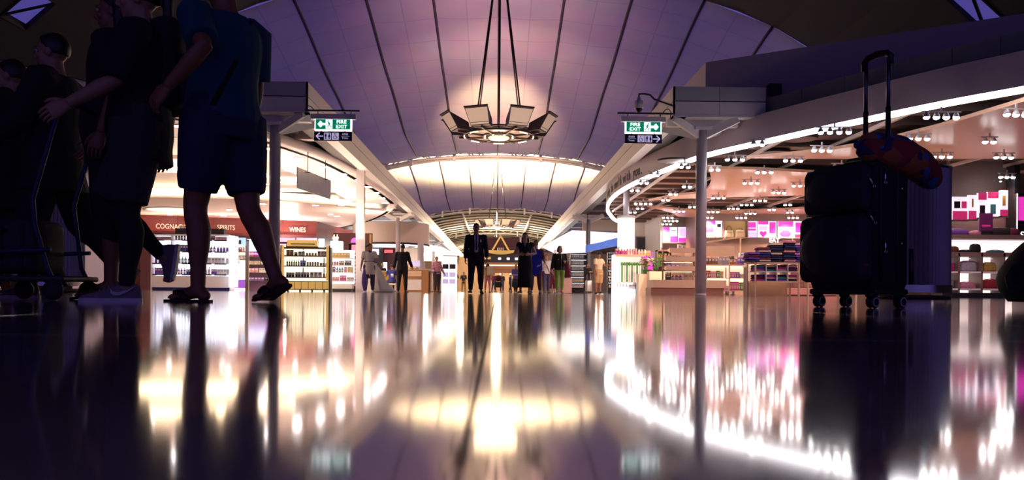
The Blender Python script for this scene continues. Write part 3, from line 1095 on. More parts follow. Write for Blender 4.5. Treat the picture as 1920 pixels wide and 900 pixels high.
def chandelier(loc, label, zh):
    t = thing('chandelier', label, 'chandelier', loc)
    n = 32
    # segmented flat ring
    for k in range(8):
        a0, a1 = 2 * PI * k / 8 + .02, 2 * PI * (k + 1) / 8 - .02
        pts = [(1.42 * math.cos(a0 + (a1 - a0) * q / 5), 1.42 * math.sin(a0 + (a1 - a0) * q / 5)) for q in range(6)]
        pts += [(0.78 * math.cos(a1 + (a0 - a1) * q / 5), 0.78 * math.sin(a1 + (a0 - a1) * q / 5)) for q in range(6)]
        MB().prism(pts, -.05, .05).build('ring_panel', m_ringp, t)
    ring = lambda r, z: [(r * math.cos(2 * PI * k / n), r * math.sin(2 * PI * k / n), z) for k in range(n + 1)]
    MB().tube(ring(1.62, -.06), .05, 6, cap=False).build('outer_hoop', m_frame, t)
    MB().tube(ring(1.58, .12), .04, 6, cap=False).build('outer_hoop', m_frame, t)
    MB().tube(ring(.76, -.08), .05, 6, cap=False).build('inner_hoop', m_frame, t)
    MB().lathe([(0.72, -.02), (0.74, .24), (.72, .24)], 24, cap=False).build('inner_drum', m_frame, t)
    for k in range(8):
        a = 2 * PI * k / 8 + PI / 8
        Mk = Matrix.Rotation(a, 4, 'Z')
        MB().bar(Mk @ Vector((.74, 0, -.1)), Mk @ Vector((2.0, 0, -.02)), .07, .1).build('spoke', m_frame, t)
        aa = a + PI / 8
        pts = [(1.60 * math.cos(aa + q), 1.60 * math.sin(aa + q), -.13) for q in (-.16, -.08, 0, .08, .16)]
        MB().tube(pts, .03, 6).build('bright_bar', m_bright, t)
        MB().bar(Mk @ Vector((.70, 0, .16)), Mk @ Vector((.70, 0, -.14)), .06, .09).build('core_lamp', m_bright, t)
        # floodlight: outer face leaning out, tapering back to the hoop
        r0, r1, zt, zb = 2.62, 2.15, .72, .02
        hw, hwi = .56, .34
        P8 = [(r1, -hw * .82, zb), (r1, hw * .82, zb), (r0, hw, zt), (r0, -hw, zt), (1.55, -hwi, zb), (1.55, hwi, zb), (1.62, hwi, zb + .34), (1.62, -hwi, zb + .34)]
        fl_ = MB().add([Mk @ Vector(p_) for p_ in P8], [(3, 2, 1, 0), (4, 5, 6, 7), (0, 1, 5, 4), (1, 2, 6, 5), (2, 3, 7, 6), (3, 0, 4, 7)]).build('floodlight', m_frame, t)
        nv = Vector((zt - zb, 0, -(r0 - r1))).normalized() * .012
        e_ = .05
        F4 = []
        for u_, v_ in ((-1, 0), (1, 0), (1, 1), (-1, 1)):
            vv = .05 + .90 * v_
            rr = r1 + (r0 - r1) * vv
            ww = (hw * .82 + (hw - hw * .82) * vv) * .93
            F4.append(Mk @ (Vector((rr, u_ * ww, zb + (zt - zb) * vv)) + nv))
        MB().add(F4, [(0, 1, 2, 3)]).build('reflector', m_refl, fl_)
        B4 = [Mk @ (Vector((r1 + (r0 - r1) * v_, u_ * hw * .8, zb + (zt - zb) * v_)) + nv * 1.6) for u_, v_ in ((-1, .16), (1, .16), (1, .19), (-1, .19))]
        MB().add(B4, [(0, 1, 2, 3)]).build('reflector_seam', m_frame, fl_)
        tb = MB()
        tb.bar(Mk @ Vector((r0 + .02, -hw, zt + .03)), Mk @ Vector((r0 + .02, hw, zt + .03)), .10, .06)
        tb.build('hood', m_frame, fl_)
    MB().lathe([(0.05, -.30), (.45, -.22), (.5, -.16), (.45, -.12), (.05, -.12)], 20).build('lower_lamp', m_core, t)
    for k in range(4):
        a = PI * k / 2
        MB().bar((.4 * math.cos(a), .4 * math.sin(a), -.14), (.76 * math.cos(a), .76 * math.sin(a), -.06), .04).build('stay', m_frame, t)
    hz = zh - loc[2]
    for k in range(4):
        a = PI / 4 + PI * k / 2
        MB().tube([(1.5 * math.cos(a), 1.5 * math.sin(a), .1), (.08 * math.cos(a), .08 * math.sin(a), hz)], .035, 6).build('cable', m_cable, t)
    MB().tube([(0, 0, -.1), (0, 0, hz)], .05, 8).build('centre_rod', m_cable, t)
    return t


chandelier((0.05, 37.0, 7.32), 'nearest ring chandelier with eight box floodlights, hung by cables mid-hall', 16.0)
chandelier((0.05, 91.0, 7.40), 'second smaller-looking ring chandelier hung farther down the hall above the people', 16.5)
chandelier((0.05, 140.0, 7.40), 'farthest ring chandelier, tiny above the golden pavilion', 11.6)
# ================================================================ SHOP FURNITURE AND GOODS
m_lit = mat('backlit_white', (0.95, 0.95, 1.0), .5, emit=(0.86, 0.88, 1.0), estr=1.25, var=0)
m_litw = mat('backlit_warm', (1, .92, .8), .5, emit=(1.0, .82, .55), estr=1.0, var=0)
m_laminate = mat('white_laminate', (0.88, 0.85, 0.86), 0.3, var=0.02)
m_darkwood = mat('dark_wood', (0.07, 0.035, 0.025), 0.4, stretch=(1, 1, 8))
m_palewood = mat('pale_wood', (0.78, 0.56, 0.36), 0.4, var=0.10, scale=4, stretch=(1, 8, 8))
m_midwood = mat('red_wood_plinth', (0.36, 0.17, 0.12), 0.45, stretch=(1, 8, 8))
m_yellow = mat('yellow_panel', (0.88, 0.62, 0.16), 0.4, var=0.05, emit=(1, .65, .2), estr=0.15)
m_glassy = mat('clear_glass', (0.95, 0.97, 1.0), 0.03, trans=1.0, var=0)
_pal = {
    'white': (0.85, 0.83, 0.84), 'black': (0.02, 0.02, 0.025), 'navy': (0.03, 0.04, 0.22), 'violet': (0.22, 0.08, 0.45), 'blue': (0.06, 0.12, 0.60), 'magenta': (0.62, 0.05, 0.36),
    'pink': (0.82, 0.35, 0.48), 'red': (0.50, 0.03, 0.05), 'gold': (0.70, 0.45, 0.10), 'amber': (0.50, 0.20, 0.04), 'green': (0.10, 0.32, 0.12), 'teal': (0.08, 0.35, 0.38),
    'cream': (0.82, 0.68, 0.48), 'brown': (0.22, 0.10, 0.05), 'grey': (0.35, 0.33, 0.36), 'yellow': (0.80, 0.66, 0.10), 'orange': (0.80, 0.28, 0.06), 'maroon': (0.18, 0.02, 0.06), 'silver': (0.6, 0.6, 0.65),
}


def pc(n):
    return mat('goods_' + n, _pal[n], 0.35, var=0.1, scale=20)


_pm = {}


def carton(col, w, d, h):
    k = ('c', col, w, d, h)
    if k not in _pm:
        m = MB().box((-w / 2, -d / 2, 0), (w / 2, d / 2, h), 0)
        m.box((-w * .36, -d / 2 - .002, h * .55), (w * .36, -d / 2, h * .8), 1)
        m.box((-w / 2 - .001, -d / 2 - .001, h * .90), (w / 2 + .001, d / 2 + .001, h * .93), 1)
        _pm[k] = m.mesh('carton', [pc(col), pc('white' if col not in ('white', 'cream', 'silver') else 'grey')])
    return _pm[k]


def bottle(col, r, h):
    k = ('b', col, r, h)
    if k not in _pm:
        m = MB().lathe([(r * .9, 0), (r, h * .03), (r, h * .58), (r * .75, h * .68), (r * .34, h * .74), (r * .32, h * .86)], 10)
        m.lathe([(r * .40, h * .85), (r * .42, h), (r * .3, h * 1.01)], 8, mi=1)
        m.lathe([(r * 1.015, h * .18), (r * 1.015, h * .48)], 10, mi=2, cap=False)
        _pm[k] = m.mesh('bottle', [mat('goods_' + col, _pal[col], .12), pc('gold'), pc('white')])
    return _pm[k]


def jar(col, r, h):
    k = ('j', col, r, h)
    if k not in _pm:
        m = MB().lathe([(r * .95, 0), (r, h * .05), (r, h * .72), (r * .8, h * .76)], 10)
        m.lathe([(r * .9, h * .76), (r * .9, h)], 10, mi=1)
        _pm[k] = m.mesh('jar', [pc(col), pc('silver')])
    return _pm[k]


def book(col, w, d, h):
    k = ('k', col, w, d, h)
    if k not in _pm:
        m = MB().box((-w / 2, -d / 2, 0), (w / 2, d / 2, h), 0)
        m.box((-w / 2 - .0015, -d / 2 - .0015, h * .72), (w / 2 + .0015, -d / 2 + .002, h * .80), 1)
        m.box((-w * .3, -d / 2 - .002, h * .2), (w * .3, -d / 2, h * .6), 1)
        _pm[k] = m.mesh('book', [pc(col), pc('cream')])
    return _pm[k]


def cloth(col, w, d, h):
    k = ('t', col, w, d, h)
    if k not in _pm:
        m = MB().rbox((0, 0, h * .26), (w, d, h * .5), h * .24)
        m.rbox((.01, .01, h * .76), (w * .96, d * .95, h * .48), h * .23)
        _pm[k] = m.mesh('folded_cloth', mat('fabric_' + col, _pal[col], 0.9, bump=.3, scale=30))
    return _pm[k]


MAKE = {'carton': carton, 'bottle': bottle, 'jar': jar, 'book': book, 'cloth': cloth}
NOUN = {'carton': 'carton', 'bottle': 'bottle', 'jar': 'jar', 'book': 'slim box', 'cloth': 'folded garment'}
ALLGOODS = {}


def stock(M, runs, x0, y, z, where, group, gap=.015, seed=0):
    """runs: (kind, colour, count, dims). every item its own object, in a row along the unit's x"""
    rg = random.Random(seed)
    x = x0
    tot, cnt = {}, {}
    for kind, col, n, dims in runs:
        tot[kind, col] = tot.get((kind, col), 0) + n
    ang = M.to_euler().z
    for kind, col, n, dims in runs:
        w = dims[0] if kind in ('carton', 'book', 'cloth') else dims[0] * 2
        me = MAKE[kind](col, *dims)
        for _ in range(n):
            p = M @ Vector((x + w / 2, y + rg.uniform(-.015, .015), z))
            o = inst('folded_garment' if kind == 'cloth' else kind, me, None, p, ang + rg.uniform(-.06, .06))
            q = cnt[kind, col] = cnt.get((kind, col), 0) + 1
            lab = '%s %s %s' % (col, NOUN[kind], where) if tot[kind, col] == 1 else '%s %s %s from left %s' % (ORD[q - 1], col, NOUN[kind], where)
            tag(o, lab, {'cloth': 'garment', 'book': 'box', 'carton': 'box'}.get(kind, kind), '%s %ss %s' % (col, NOUN[kind], where))
            x += w + gap
        x += gap
    return x


def unit(name, label, px, Y, w, d, h, levels, frame, back, base=0.0, rotz=0.0, sides=True, top=True, cat='shelf', basem=None, shelfm=None, plinth=None, mid=None):
    loc = (XA(px, Y), Y, 0)
    t = thing(name, label, cat, loc, rotz)
    tk = .035
    MB().box((-w / 2, d - .03, base), (w / 2, d, h)).build('back_panel', back, t)
    if sides:
        for s in (-1, 1):
            MB().box((s * w / 2 - (tk if s > 0 else 0), 0, 0), (s * w / 2 + (0 if s > 0 else tk), d, h)).build('side_panel', frame, t)
    for z in levels:
        MB().box((-w / 2 + tk, .01, z - .03), (w / 2 - tk, d - .03, z)).build('shelf', shelfm or frame, t)
    if top:
        MB().box((-w / 2, 0, h - .05), (w / 2, d, h)).build('top_board', frame, t)
    if base:
        MB().box((-w / 2 + .02, .02, .12), (w / 2 - .02, d - .02, base)).build('base_cabinet', basem or frame, t)
        MB().box((-w / 2 + .05, .06, 0), (w / 2 - .05, d - .04, .12)).build('plinth', plinth or m_black, t)
    for x in mid or ():
        MB().box((x - .02, .01, base), (x + .02, d - .03, h)).build('divider', frame, t)
    return t, Matrix.Translation(loc) @ Matrix.Rotation(rotz, 4, 'Z')


def strip(parent, a, b, m=None, name='light_bar'):
    return MB().box(a, b).build(name, m or m_lit, parent)


# ---------------- left shop: cosmetics wall behind the walkers
t, M = unit('cosmetics_shelf', 'long backlit white cosmetics shelf behind the man in shorts', 357, 30, 2.95, .45, 2.10, (.62, 1.03, 1.47, 1.90), m_laminate, m_lit, .55, plinth=m_signblue, mid=(-.72, ))
MB().box((1.50, -.25, .15), (1.60, .5, 2.05)).build('lit_end_panel', m_lit, t)
MB().box((-.60, .05, 2.10), (1.2, .35, 2.32)).build('black_header', m_black, t)
for lv, z in enumerate((.62, 1.03, 1.47, 1.90)):
    for xx in (-1.2, -.1, .55, 1.1):
        MB().box((xx - .22, .0, z - .05), (xx + .22, .012, z - .005)).build('price_rail', m_black, t)
w1 = 'on the backlit cosmetics shelf'
rows = [
    [('carton', 'violet', 3, (.10, .08, .24)), ('carton', 'white', 2, (.10, .08, .2))],
    [('jar', 'violet', 3, (.05, .22)), ('bottle', 'violet', 3, (.04, .26)), ('carton', 'silver', 1, (.1, .08, .2))],
    [('carton', 'violet', 2, (.09, .08, .26)), ('carton', 'grey', 3, (.09, .08, .24))],
    [('carton', 'pink', 5, (.11, .08, .12))]]
rowsb = [
    [('bottle', 'violet', 4, (.045, .24)), ('carton', 'navy', 7, (.08, .08, .18)), ('bottle', 'white', 2, (.05, .28)), ('carton', 'violet', 2, (.1, .08, .2)), ('carton', 'white', 6, (.1, .08, .2))],
    [('bottle', 'teal', 4, (.05, .26)), ('bottle', 'navy', 6, (.045, .24)), ('carton', 'white', 6, (.11, .08, .22)), ('jar', 'white', 4, (.06, .2))],
    [('carton', 'navy', 9, (.09, .08, .25)), ('bottle', 'navy', 5, (.05, .22)), ('jar', 'violet', 6, (.05, .17))],
    [('bottle', 'brown', 4, (.045, .22)), ('carton', 'black', 5, (.07, .08, .14)), ('carton', 'brown', 6, (.09, .08, .15)), ('carton', 'pink', 4, (.09, .08, .13))]]
LV = ('lowest', 'second', 'third', 'top')
for i, z in enumerate((.62, 1.03, 1.47, 1.90)):
    stock(M, rows[i], -1.40, .2, z, '%s, left bay, %s row' % (w1, LV[i]), '', seed=i)
    stock(M, rowsb[i], -.66, .2, z, '%s, wide bay, %s row' % (w1, LV[i]), '', seed=i + 9)
stock(M, [('bottle', 'grey', 12, (.035, .14))], -.5, .2, 2.32, 'on the black header of the cosmetics shelf', '')

# spirits unit
t, M = unit('spirits_shelf', 'dark shelf with pale blue header sign reading SPIRIT and glass cases below', 443, 33, .78, .4, 2.12, (1.30, 1.62), m_darkwood, m_litw, 0)
MB().box((-.38, -.04, 1.86), (.38, .0, 2.18)).build('header_board', mat('pale_blue_board', (.25, .42, .62), .4, emit=(.3, .5, .8), estr=.6), t)
MB().box((-.36, -.055, 1.92), (.20, -.04, 2.08)).build('sign_strip', m_signb, t)
text('lettering', 'SPIRIT', .14, upright((-.08, -.06, 2.0)), m_exitw, t)
for s in (-1, 1):
    MB().box((s * .19 - .15, .02, .12), (s * .19 + .15, .35, .46)).build('violet_display', mat('violet_display', (.45, .10, .60), .4, emit=(.5, .1, .8), estr=.5), t)
    MB().box((s * .19 - .15, .30, .46), (s * .19 + .15, .33, 1.22)).build('lit_panel', m_lit, t)
    MB().box((s * .19 - .16, .0, .1), (s * .19 + .16, .008, 1.24)).build('glass_door', m_glassy, t)
stock(M, [('jar', 'white', 2, (.05, .16)), ('carton', 'cream', 4, (.1, .08, .18))], -.34, .18, 1.30, 'on the lower shelf of the spirits unit', '')
stock(M, [('carton', 'pink', 2, (.12, .1, .12)), ('carton', 'red', 2, (.1, .1, .18)), ('bottle', 'white', 1, (.04, .26))], -.34, .18, 1.62, 'on the upper shelf of the spirits unit', '')
# liqueur shelf with lit picture
t, M = unit('liqueur_shelf', 'dark wall shelf of coloured boxes under a lit sky-blue picture left of the near column', 489, 35, 1.35, .4, 2.1, (.45, .8, 1.15, 1.5), m_darkwood, mat('mauve_back', (.25, .12, .25), .5), 0)
MB().box((-.62, -.02, 1.72), (.62, .02, 2.25)).build('lit_picture', mat('sky_picture', (.6, .7, 1), .4, emit=(.62, .70, 1.0), estr=1.1, var=.3, scale=3), t)
strip(t, (-.62, -.03, 1.58), (.62, -.0, 1.64), mat('violet_bar', (.5, .2, .7), .4, emit=(.6, .2, .8), estr=1.0))
for i, (z, runs) in enumerate(((.45, [('carton', 'violet', 5, (.13, .1, .14)), ('jar', 'black', 5, (.05, .12))]), (.8, [('carton', 'pink', 3, (.14, .1, .2)), ('carton', 'white', 4, (.13, .1, .2))]),
                               (1.15, [('carton', 'cream', 4, (.12, .1, .16)), ('jar', 'white', 5, (.05, .15))]), (1.5, [('carton', 'orange', 2, (.12, .1, .2)), ('carton', 'magenta', 7, (.09, .1, .2))]))):
    stock(M, runs, -.6, .15, z, 'on the %s shelf under the sky-blue picture' % LV[i], '', seed=i)

# yellow framed display
t, M = unit('yellow_display', 'black and yellow display stand with three lit shelves of small goods', 572, 27, 1.66, .5, 1.50, (.50, .88, 1.22), m_darkwood, m_litw, .0, rotz=R(4))
for s in (-1, 1):
    MB().box((s * .74 - .045, -.03, .38), (s * .74 + .045, .0, 1.56)).build('yellow_post', m_yellow, t)
    MB().box((s * .80 - .02, -.035, .0), (s * .80 + .02, .02, 1.56)).build('black_post', m_darkwood, t)
MB().box((-.83, -.02, .06), (.83, .45, .36)).build('base_core', m_darkwood, t)
for k in range(7):
    MB().box((-.81 + .232 * k, -.035, .09), (-.81 + .232 * k + .215, -.02, .33)).build('yellow_panel', m_yellow, t)
for x in (-.14, .56):
    MB().box((x - .015, .40, .5), (x + .015, .44, 1.45)).build('upright', m_dark, t)
MB().box((-.62, .1, 1.52), (.38, .18, 1.74)).build('tilted_sign', m_yellow, t)
MB().box((-.65, .07, 1.50), (.41, .1, 1.53)).build('sign_trim', m_darkwood, t)
MB().box((-.5, .08, 1.60), (.3, .1, 1.625)).build('sign_line', m_darkwood, t)
MB().box((.40, .2, 1.5), (.60, .24, 1.80)).build('white_card', m_lit, t)
for z in (.86, 1.20, 1.44):
    strip(t, (-.70, .36, z - .04), (.70, .42, z - .02), m_litw)
for k in range(4):
    MB().lathe([(.03, 0), (.03, .06)], 10, (-.6 + .4 * k, .2, 0)).build('caster', m_black, t)
stock(M, [('carton', 'amber', 2, (.11, .08, .19)), ('carton', 'black', 1, (.1, .08, .12)), ('carton', 'white', 2, (.1, .08, .14)), ('jar', 'cream', 4, (.04, .1)), ('carton', 'cream', 3, (.1, .08, .16))], -.66, .2, 1.22, 'on the top shelf of the yellow display', '')
stock(M, [('bottle', 'green', 6, (.03, .2)), ('carton', 'blue', 2, (.08, .08, .18)), ('jar', 'silver', 5, (.035, .14)), ('carton', 'cream', 4, (.08, .08, .1))], -.66, .2, .88, 'on the middle shelf of the yellow display', '')
stock(M, [('carton', 'black', 3, (.08, .08, .15)), ('carton', 'navy', 5, (.08, .08, .16)), ('carton', 'white', 3, (.12, .08, .17)), ('jar', 'gold', 3, (.04, .13))], -.66, .2, .50, 'on the bottom shelf of the yellow display', '')
# red lightbox signs behind it
for px, wd in ((536, .8), (575, .95)):
    p = W(px, 452, 38)
    t = thing('lightbox_sign', 'small pink lit header sign over the %s back shelf of the wine shop' % ('left' if px < 560 else 'right'), 'sign', p)
    MB().box((-wd / 2, 0, -.15), (wd / 2, .1, .15)).build('box', mat('pink_lightbox', (.8, .2, .35), .4, emit=(1, .35, .5), estr=1.0), t)
    MB().box((-.3, -.01, -.13), (.3, 0, -.04)).build('name_strip', m_signb, t)
    MB().box((-.02, .1, -3.2 + .2), (.02, .14, -.15)).build('post', m_darkwood, t)

# perfume stand
t, M = unit('perfume_stand', 'white glass-shelved perfume stand beside the square pier', 639, 30, .86, .45, 1.58, (.42, .74, 1.0, 1.28), m_laminate, mat('soft_lit_back', (1, .95, .95), .4, emit=(1, .9, .88), estr=.7), .3, sides=False, top=False, shelfm=m_laminate)
MB().box((-.42, .1, 1.58), (.0, .4, 1.9)).build('white_podium', m_lit, t)
stock(M, [('carton', 'pink', 3, (.09, .08, .14)), ('carton', 'magenta', 2, (.11, .08, .2)), ('carton', 'white', 2, (.12, .08, .14))], -.4, .18, .42, 'on the lowest shelf of the perfume stand', '')
stock(M, [('carton', 'violet', 2, (.07, .08, .2)), ('bottle', 'teal', 3, (.04, .2)), ('carton', 'pink', 1, (.1, .08, .2)), ('carton', 'yellow', 2, (.09, .08, .2))], -.4, .18, .74, 'on the second shelf of the perfume stand', '')
stock(M, [('jar', 'pink', 3, (.04, .14)), ('carton', 'brown', 2, (.08, .08, .16)), ('carton', 'black', 3, (.07, .08, .18))], -.4, .18, 1.0, 'on the third shelf of the perfume stand', '')
stock(M, [('carton', 'gold', 6, (.10, .1, .19))], -.38, .18, 1.28, 'on the top shelf of the perfume stand', '')
stock(M, [('bottle', 'white', 2, (.05, .26))], -.36, .22, 1.90, 'standing on the podium of the perfume stand', '')
# dark end shelf
t, M = unit('gift_shelf', 'dark end shelf with white boards between the perfume stand and the pier', 665, 36, .62, .45, 2.2, (.3, .62, .95, 1.27), m_darkwood, m_redl, 0, shelfm=m_laminate)
for i, z in enumerate((.3, .62, .95, 1.27)):
    stock(M, [('carton', ('maroon', 'orange', 'red', 'amber')[i], 3, (.13, .1, .2))], -.2, .2, z, 'on the %s board of the dark end shelf' % LV[i], '')
text('lettering', 'GO', .22, upright((.05, -.02, 1.66)), m_letter, t)
MB().box((-.15, -.01, 1.75), (.14, .02, 2.1)).build('poster', mat('pink_poster', (.7, .2, .3), .4, emit=(.8, .3, .4), estr=.5), t)
p = W(632, 455, 40)
t = thing('wall_picture', 'dark gilt-framed picture with a magenta spot on the red wall above the perfume stand', 'picture', (p.x + .6, 41, p.z))
MB().box((-1.0, 0, -1.6), (1.0, .08, .55)).build('panel', m_redl, t)
MB().box((.85, -.03, -1.6), (.95, .0, .5)).build('gilt_edge', pc('gold'), t)
MB().ell((.1, -.02, .1), (.2, .04, .22), 12, 8).build('magenta_spot', mat('magenta_glow', (.9, .1, .5), .4, emit=(1, .1, .5), estr=.9), t)

# ---------------- middle left: info desk, olive counter, pods
t = thing('olive_counter', 'curved olive-yellow counter between the cleaner and the near-left column', 'counter', (XA(729, 42), 42, 0))
arc_ = [(.95 * math.sin(a), .95 - .95 * math.cos(a)) for a in [R(-60 + 12 * k) for k in range(11)]]
MB().ribbon(arc_, 0.1, 1.05, .08).build('front', mat('olive_panel', (.55, .36, .06), .4, var=.05), t)
MB().ribbon([(a * 1.05, b - .05) for a, b in arc_], 1.05, 1.10, .3).build('top', m_palewood, t)
t = thing('information_desk', 'brown and cream information desk with paper racks behind the man in the dark suit', 'desk', (XA(783, 40), 40, 0), R(-8))
m_tan = mat('tan_wood', (.42, .20, .07), .4, stretch=(1, 1, 6))
MB().box((-.9, 0, 0), (.55, .7, 1.12)).build('body', m_tan, t)
MB().box((-.55, -.03, .10), (.2, 0, .62)).build('cream_panel', m_white, t)
MB().box((-.55, -.03, .78), (.2, 0, 1.06)).build('upper_panel', m_palewood, t)
MB().box((-.95, -.05, 1.12), (.6, .75, 1.16)).build('top', m_palewood, t)
for k in range(3):
    MB().box((.6 + .16 * k, .1, .0), (.66 + .16 * k, .6, 1.05)).build('rack_board', m_tan, t)
    MB().box((.67 + .16 * k, .12, .05), (.74 + .16 * k, .55, .95)).build('paper_stack', m_white, t)
for k in range(2):
    o = thing('monitor', 'flat monitor seen edge-on, %s on the information desk' % ('left' if k == 0 else 'right'), 'monitor', (XA(770 + 9 * k, 39.8), 40.2, 1.16), R(-8))
    MB().rbox((0, .06, .02), (.2, .16, .03), .012).build('foot', m_signb, o)
    MB().box((-.02, .07, .03), (.02, .09, .14)).build('neck', m_dark, o)
    MB().box((-.16, .05, .12), (.16, .075, .42)).build('screen', m_signw, o)
# round pod: drum, lit disc soffit, columns
def pod(cx, cy, r, z, h, lab=None):
    t = root('round_pod')
    t.location = (cx, cy, 0)
    MB().lathe([(r * .97, z), (r, z + .03), (r, z + .10), (r * .98, z + .13)], 48, cap=False).build('rim', m_dark, t)
    MB().lathe([(r * .98, z + .13), (r * .98, z + h)], 48, cap=False).build('drum', m_cream, t)
    MB().lathe([(.02, z + .02), (r * .97, z + .02)], 48, cap=False).build('lit_soffit', mat('pod_soffit', (.9, .92, 1), .4, emit=(.90, .92, 1.0), estr=1.0, var=0), t)
    MB().lathe([(r * .45, z - .02), (r * .62, z - .05), (r * .62, z + .01)], 48, cap=False).build('cove_ring', m_soffit, t)
    return t
pod(-7.25, 55.0, 2.65, 3.10, 1.5)
cp = root('column')
cp.location = (XA(788, 52), 52, 0)
MB().lathe([(.3, 0), (.3, 1.9), (.2, 1.95), (.2, 3.15)], 20).build('shaft', m_white, cp)
# lit shop front behind the pods
wf = root('wall_mid_left')
MB().box((-24, 66, 0), (-6.0, 66.2, 4.8)).build('panel', m_cream, wf)
MB().box((-10.4, 65.8, 1.6), (-5.9, 66.0, 2.3)).build('orange_band', mat('orange_band', (.6, .30, .10), .5), wf)
sf = thing('shop_poster', 'dark tall shop poster with white pictures behind the cleaner', 'poster', (XA(703, 57), 57, 0))
MB().box((-.55, 0, .9), (.55, .08, 3.3)).build('board', m_signb, sf)
MB().box((-.35, -.02, 2.6), (.25, 0, 3.0)).build('picture', m_lit, sf)
sf = thing('shop_doorway', 'dark shop doorway with a small red sign behind the seated person in blue', 'doorway', (XA(728, 58), 58, 0))
MB().box((-.62, 0, 0), (.62, .08, 3.3)).build('opening', m_redl, sf)
MB().box((.62, -.05, 0), (.74, .1, 3.4)).build('frame', m_taupe, sf)
MB().box((-.74, -.05, 0), (-.62, .1, 3.4)).build('frame', m_taupe, sf)
MB().box((-.74, -.05, 3.3), (.74, .1, 3.4)).build('frame', m_taupe, sf)
MB().box((-.3, -.03, 2.8), (.3, 0, 3.0)).build('red_sign', mat('red_sign', (.8, .1, .1), .4, emit=(1, .1, .1), estr=1), sf)
MB().box((-.5, -.03, 1.4), (-.1, 0, 2.1)).build('lit_shelf', m_lit, sf)
# long pointed canopies farther on
m_podw = mat('self_lit_white', (.9, .86, .84), .4, emit=(1, .92, .86), estr=.75, var=.02)  # emission stands in for light falling on the canopies and the brochure stand
fl2 = root('far_left_canopy')
MB().prism([(-24, 66.5), (-7.2, 66.5), (-5.2, 76), (-4.5, 92), (-5.5, 100), (-24, 100)], 3.75, 4.2).build('slab', m_podw, fl2)
fr2 = root('far_right_canopy')
pts = [tuple(WZ(a, b, 4.0))[:2] for a, b in ((1017, 464), (1073, 434), (1155, 439), (1240, 437), (1240, 452), (1155, 456), (1104, 473), (1042, 476))]
MB().prism(pts, 4.0, 4.08).build('slab', m_podw, fr2)
bk = root('wall_mid_right')
MB().box((5.6, 52.2, 4.1), (9.4, 52.4, 4.8)).build('bulkhead', m_cream, bk)
MB().box((4.6, 82, 0), (20, 82.3, 4.0)).build('panel', m_taupe, bk)
lamp('POINT', (-9, 60, 2.7), 500, (1, .9, .85), .3)  # these point lights are added fill for the mid hall, without fittings
lamp('POINT', (-13, 50, 2.8), 350, (1, .85, .75), .3)
lamp('POINT', (8.5, 66, 3.2), 500, (1, .88, .78), .3)
lamp('POINT', (-7.5, 84, 3.2), 600, (1, .85, .7), .3)
lamp('POINT', (3.0, 100, 3.5), 260, (1, .8, .55), .3)
lamp('POINT', (-3.5, 78, 4.2), 400, (1, .8, .6), .3)
# lightboxes and racks, mid-left far
t = thing('hanging_screen', 'dark hanging screen with pale picture past the man in the pink shirt', 'screen', W(845, 487, 60))
MB().box((-.6, 0, -.32), (.6, .1, .32)).build('case', m_tan, t)
MB().box((-.12, -.02, -.26), (.55, 0, .26)).build('screen', m_signb, t)
MB().box((-.02, -.03, -.2), (.3, -.02, .15)).build('picture', m_lit, t)
t = thing('brochure_stand', 'tall white brochure stand with dark pictures behind the man in the pink shirt', 'stand', (XA(842, 54), 54, 0))
MB().box((-.52, 0, 0), (.52, .3, 2.4)).build('frame', m_podw, t)  # frame glows in place of the light falling on it
for x in (-.25, .22):
    for z in (.55, 1.0, 1.55):
        MB().box((x - .2, -.02, z), (x + .2, 0, z + .32)).build('picture', m_signb if z > 1 else m_signw, t)
t = thing('parcel_cart', 'low blue and white luggage cart stacked with parcels by the pink-shirted man', 'cart', (XA(804, 41), 41, 0))
for k in range(3):
    MB().box((-.25, 0, .12 + .2 * k), (.25, .4, .28 + .2 * k)).build('parcel', (m_lit, m_signw, m_signblue)[k], t)
MB().box((-.28, 0, .08), (.28, .42, .12)).build('deck', m_dark, t)
for s in (-1, 1):
    MB().ell((s * .22, .05, .04), (.02, .04, .04), 8, 6).build('wheel', m_black, t)

# golden pavilion kiosk at the end of the hall
t = thing('pavilion_kiosk', 'dark kiosk crowned by a gilded pointed gable and boat-shaped shrine at the far end', 'kiosk', (XA(938, 78), 78, 0))
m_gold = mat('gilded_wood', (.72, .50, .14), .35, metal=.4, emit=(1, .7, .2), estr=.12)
ez = lambda py: ZA(936, py, 78)
MB().box((-1.8, .5, ez(478)), (2.0, .7, ez(444))).build('maroon_screen', m_redl, t)
MB().box((-2.0, 0, ez(492)), (2.1, .8, ez(478))).build('sign_band', m_signb, t)
MB().box((-2.1, -.1, ez(505)), (2.3, .8, ez(492))).build('beam', m_tan, t)
MB().box((-2.1, -.12, ez(498.5)), (2.3, -.1, ez(496.5))).build('lit_line', m_litw, t)
MB().box((-2.1, .1, ez(512)), (2.3, .8, ez(505))).build('lower_beam', m_tan, t)
for x in (-2.0, 1.95):
    MB().box((x - .08, .2, 0), (x + .08, .5, ez(444))).build('post', m_steel, t)
gm = MB()
for s in (-1, 1):
    gm.bar((s * .85, .2, ez(471)), (0, .2, ez(442)), .16, .16)
gm.bar((0, .2, ez(446)), (0, .2, ez(438)), .06)
gm.build('gable', m_gold, t)
bm = []
for k in range(9):
    x = -1.5 + 3.0 * k / 8
    q = abs(k - 4) / 4
    z = ez(477) + .25 * q ** 2
    hh = .38 * (1 - .55 * q ** 2)
    dd = .35 * (1 - .7 * q ** 2) + .03
    bm.append([(x, .2 - dd, z + hh), (x, .2 + dd, z + hh), (x, .2 + dd * .5, z), (x, .2 - dd * .5, z)])
MB().rings(bm, False).build('boat', m_gold, t)
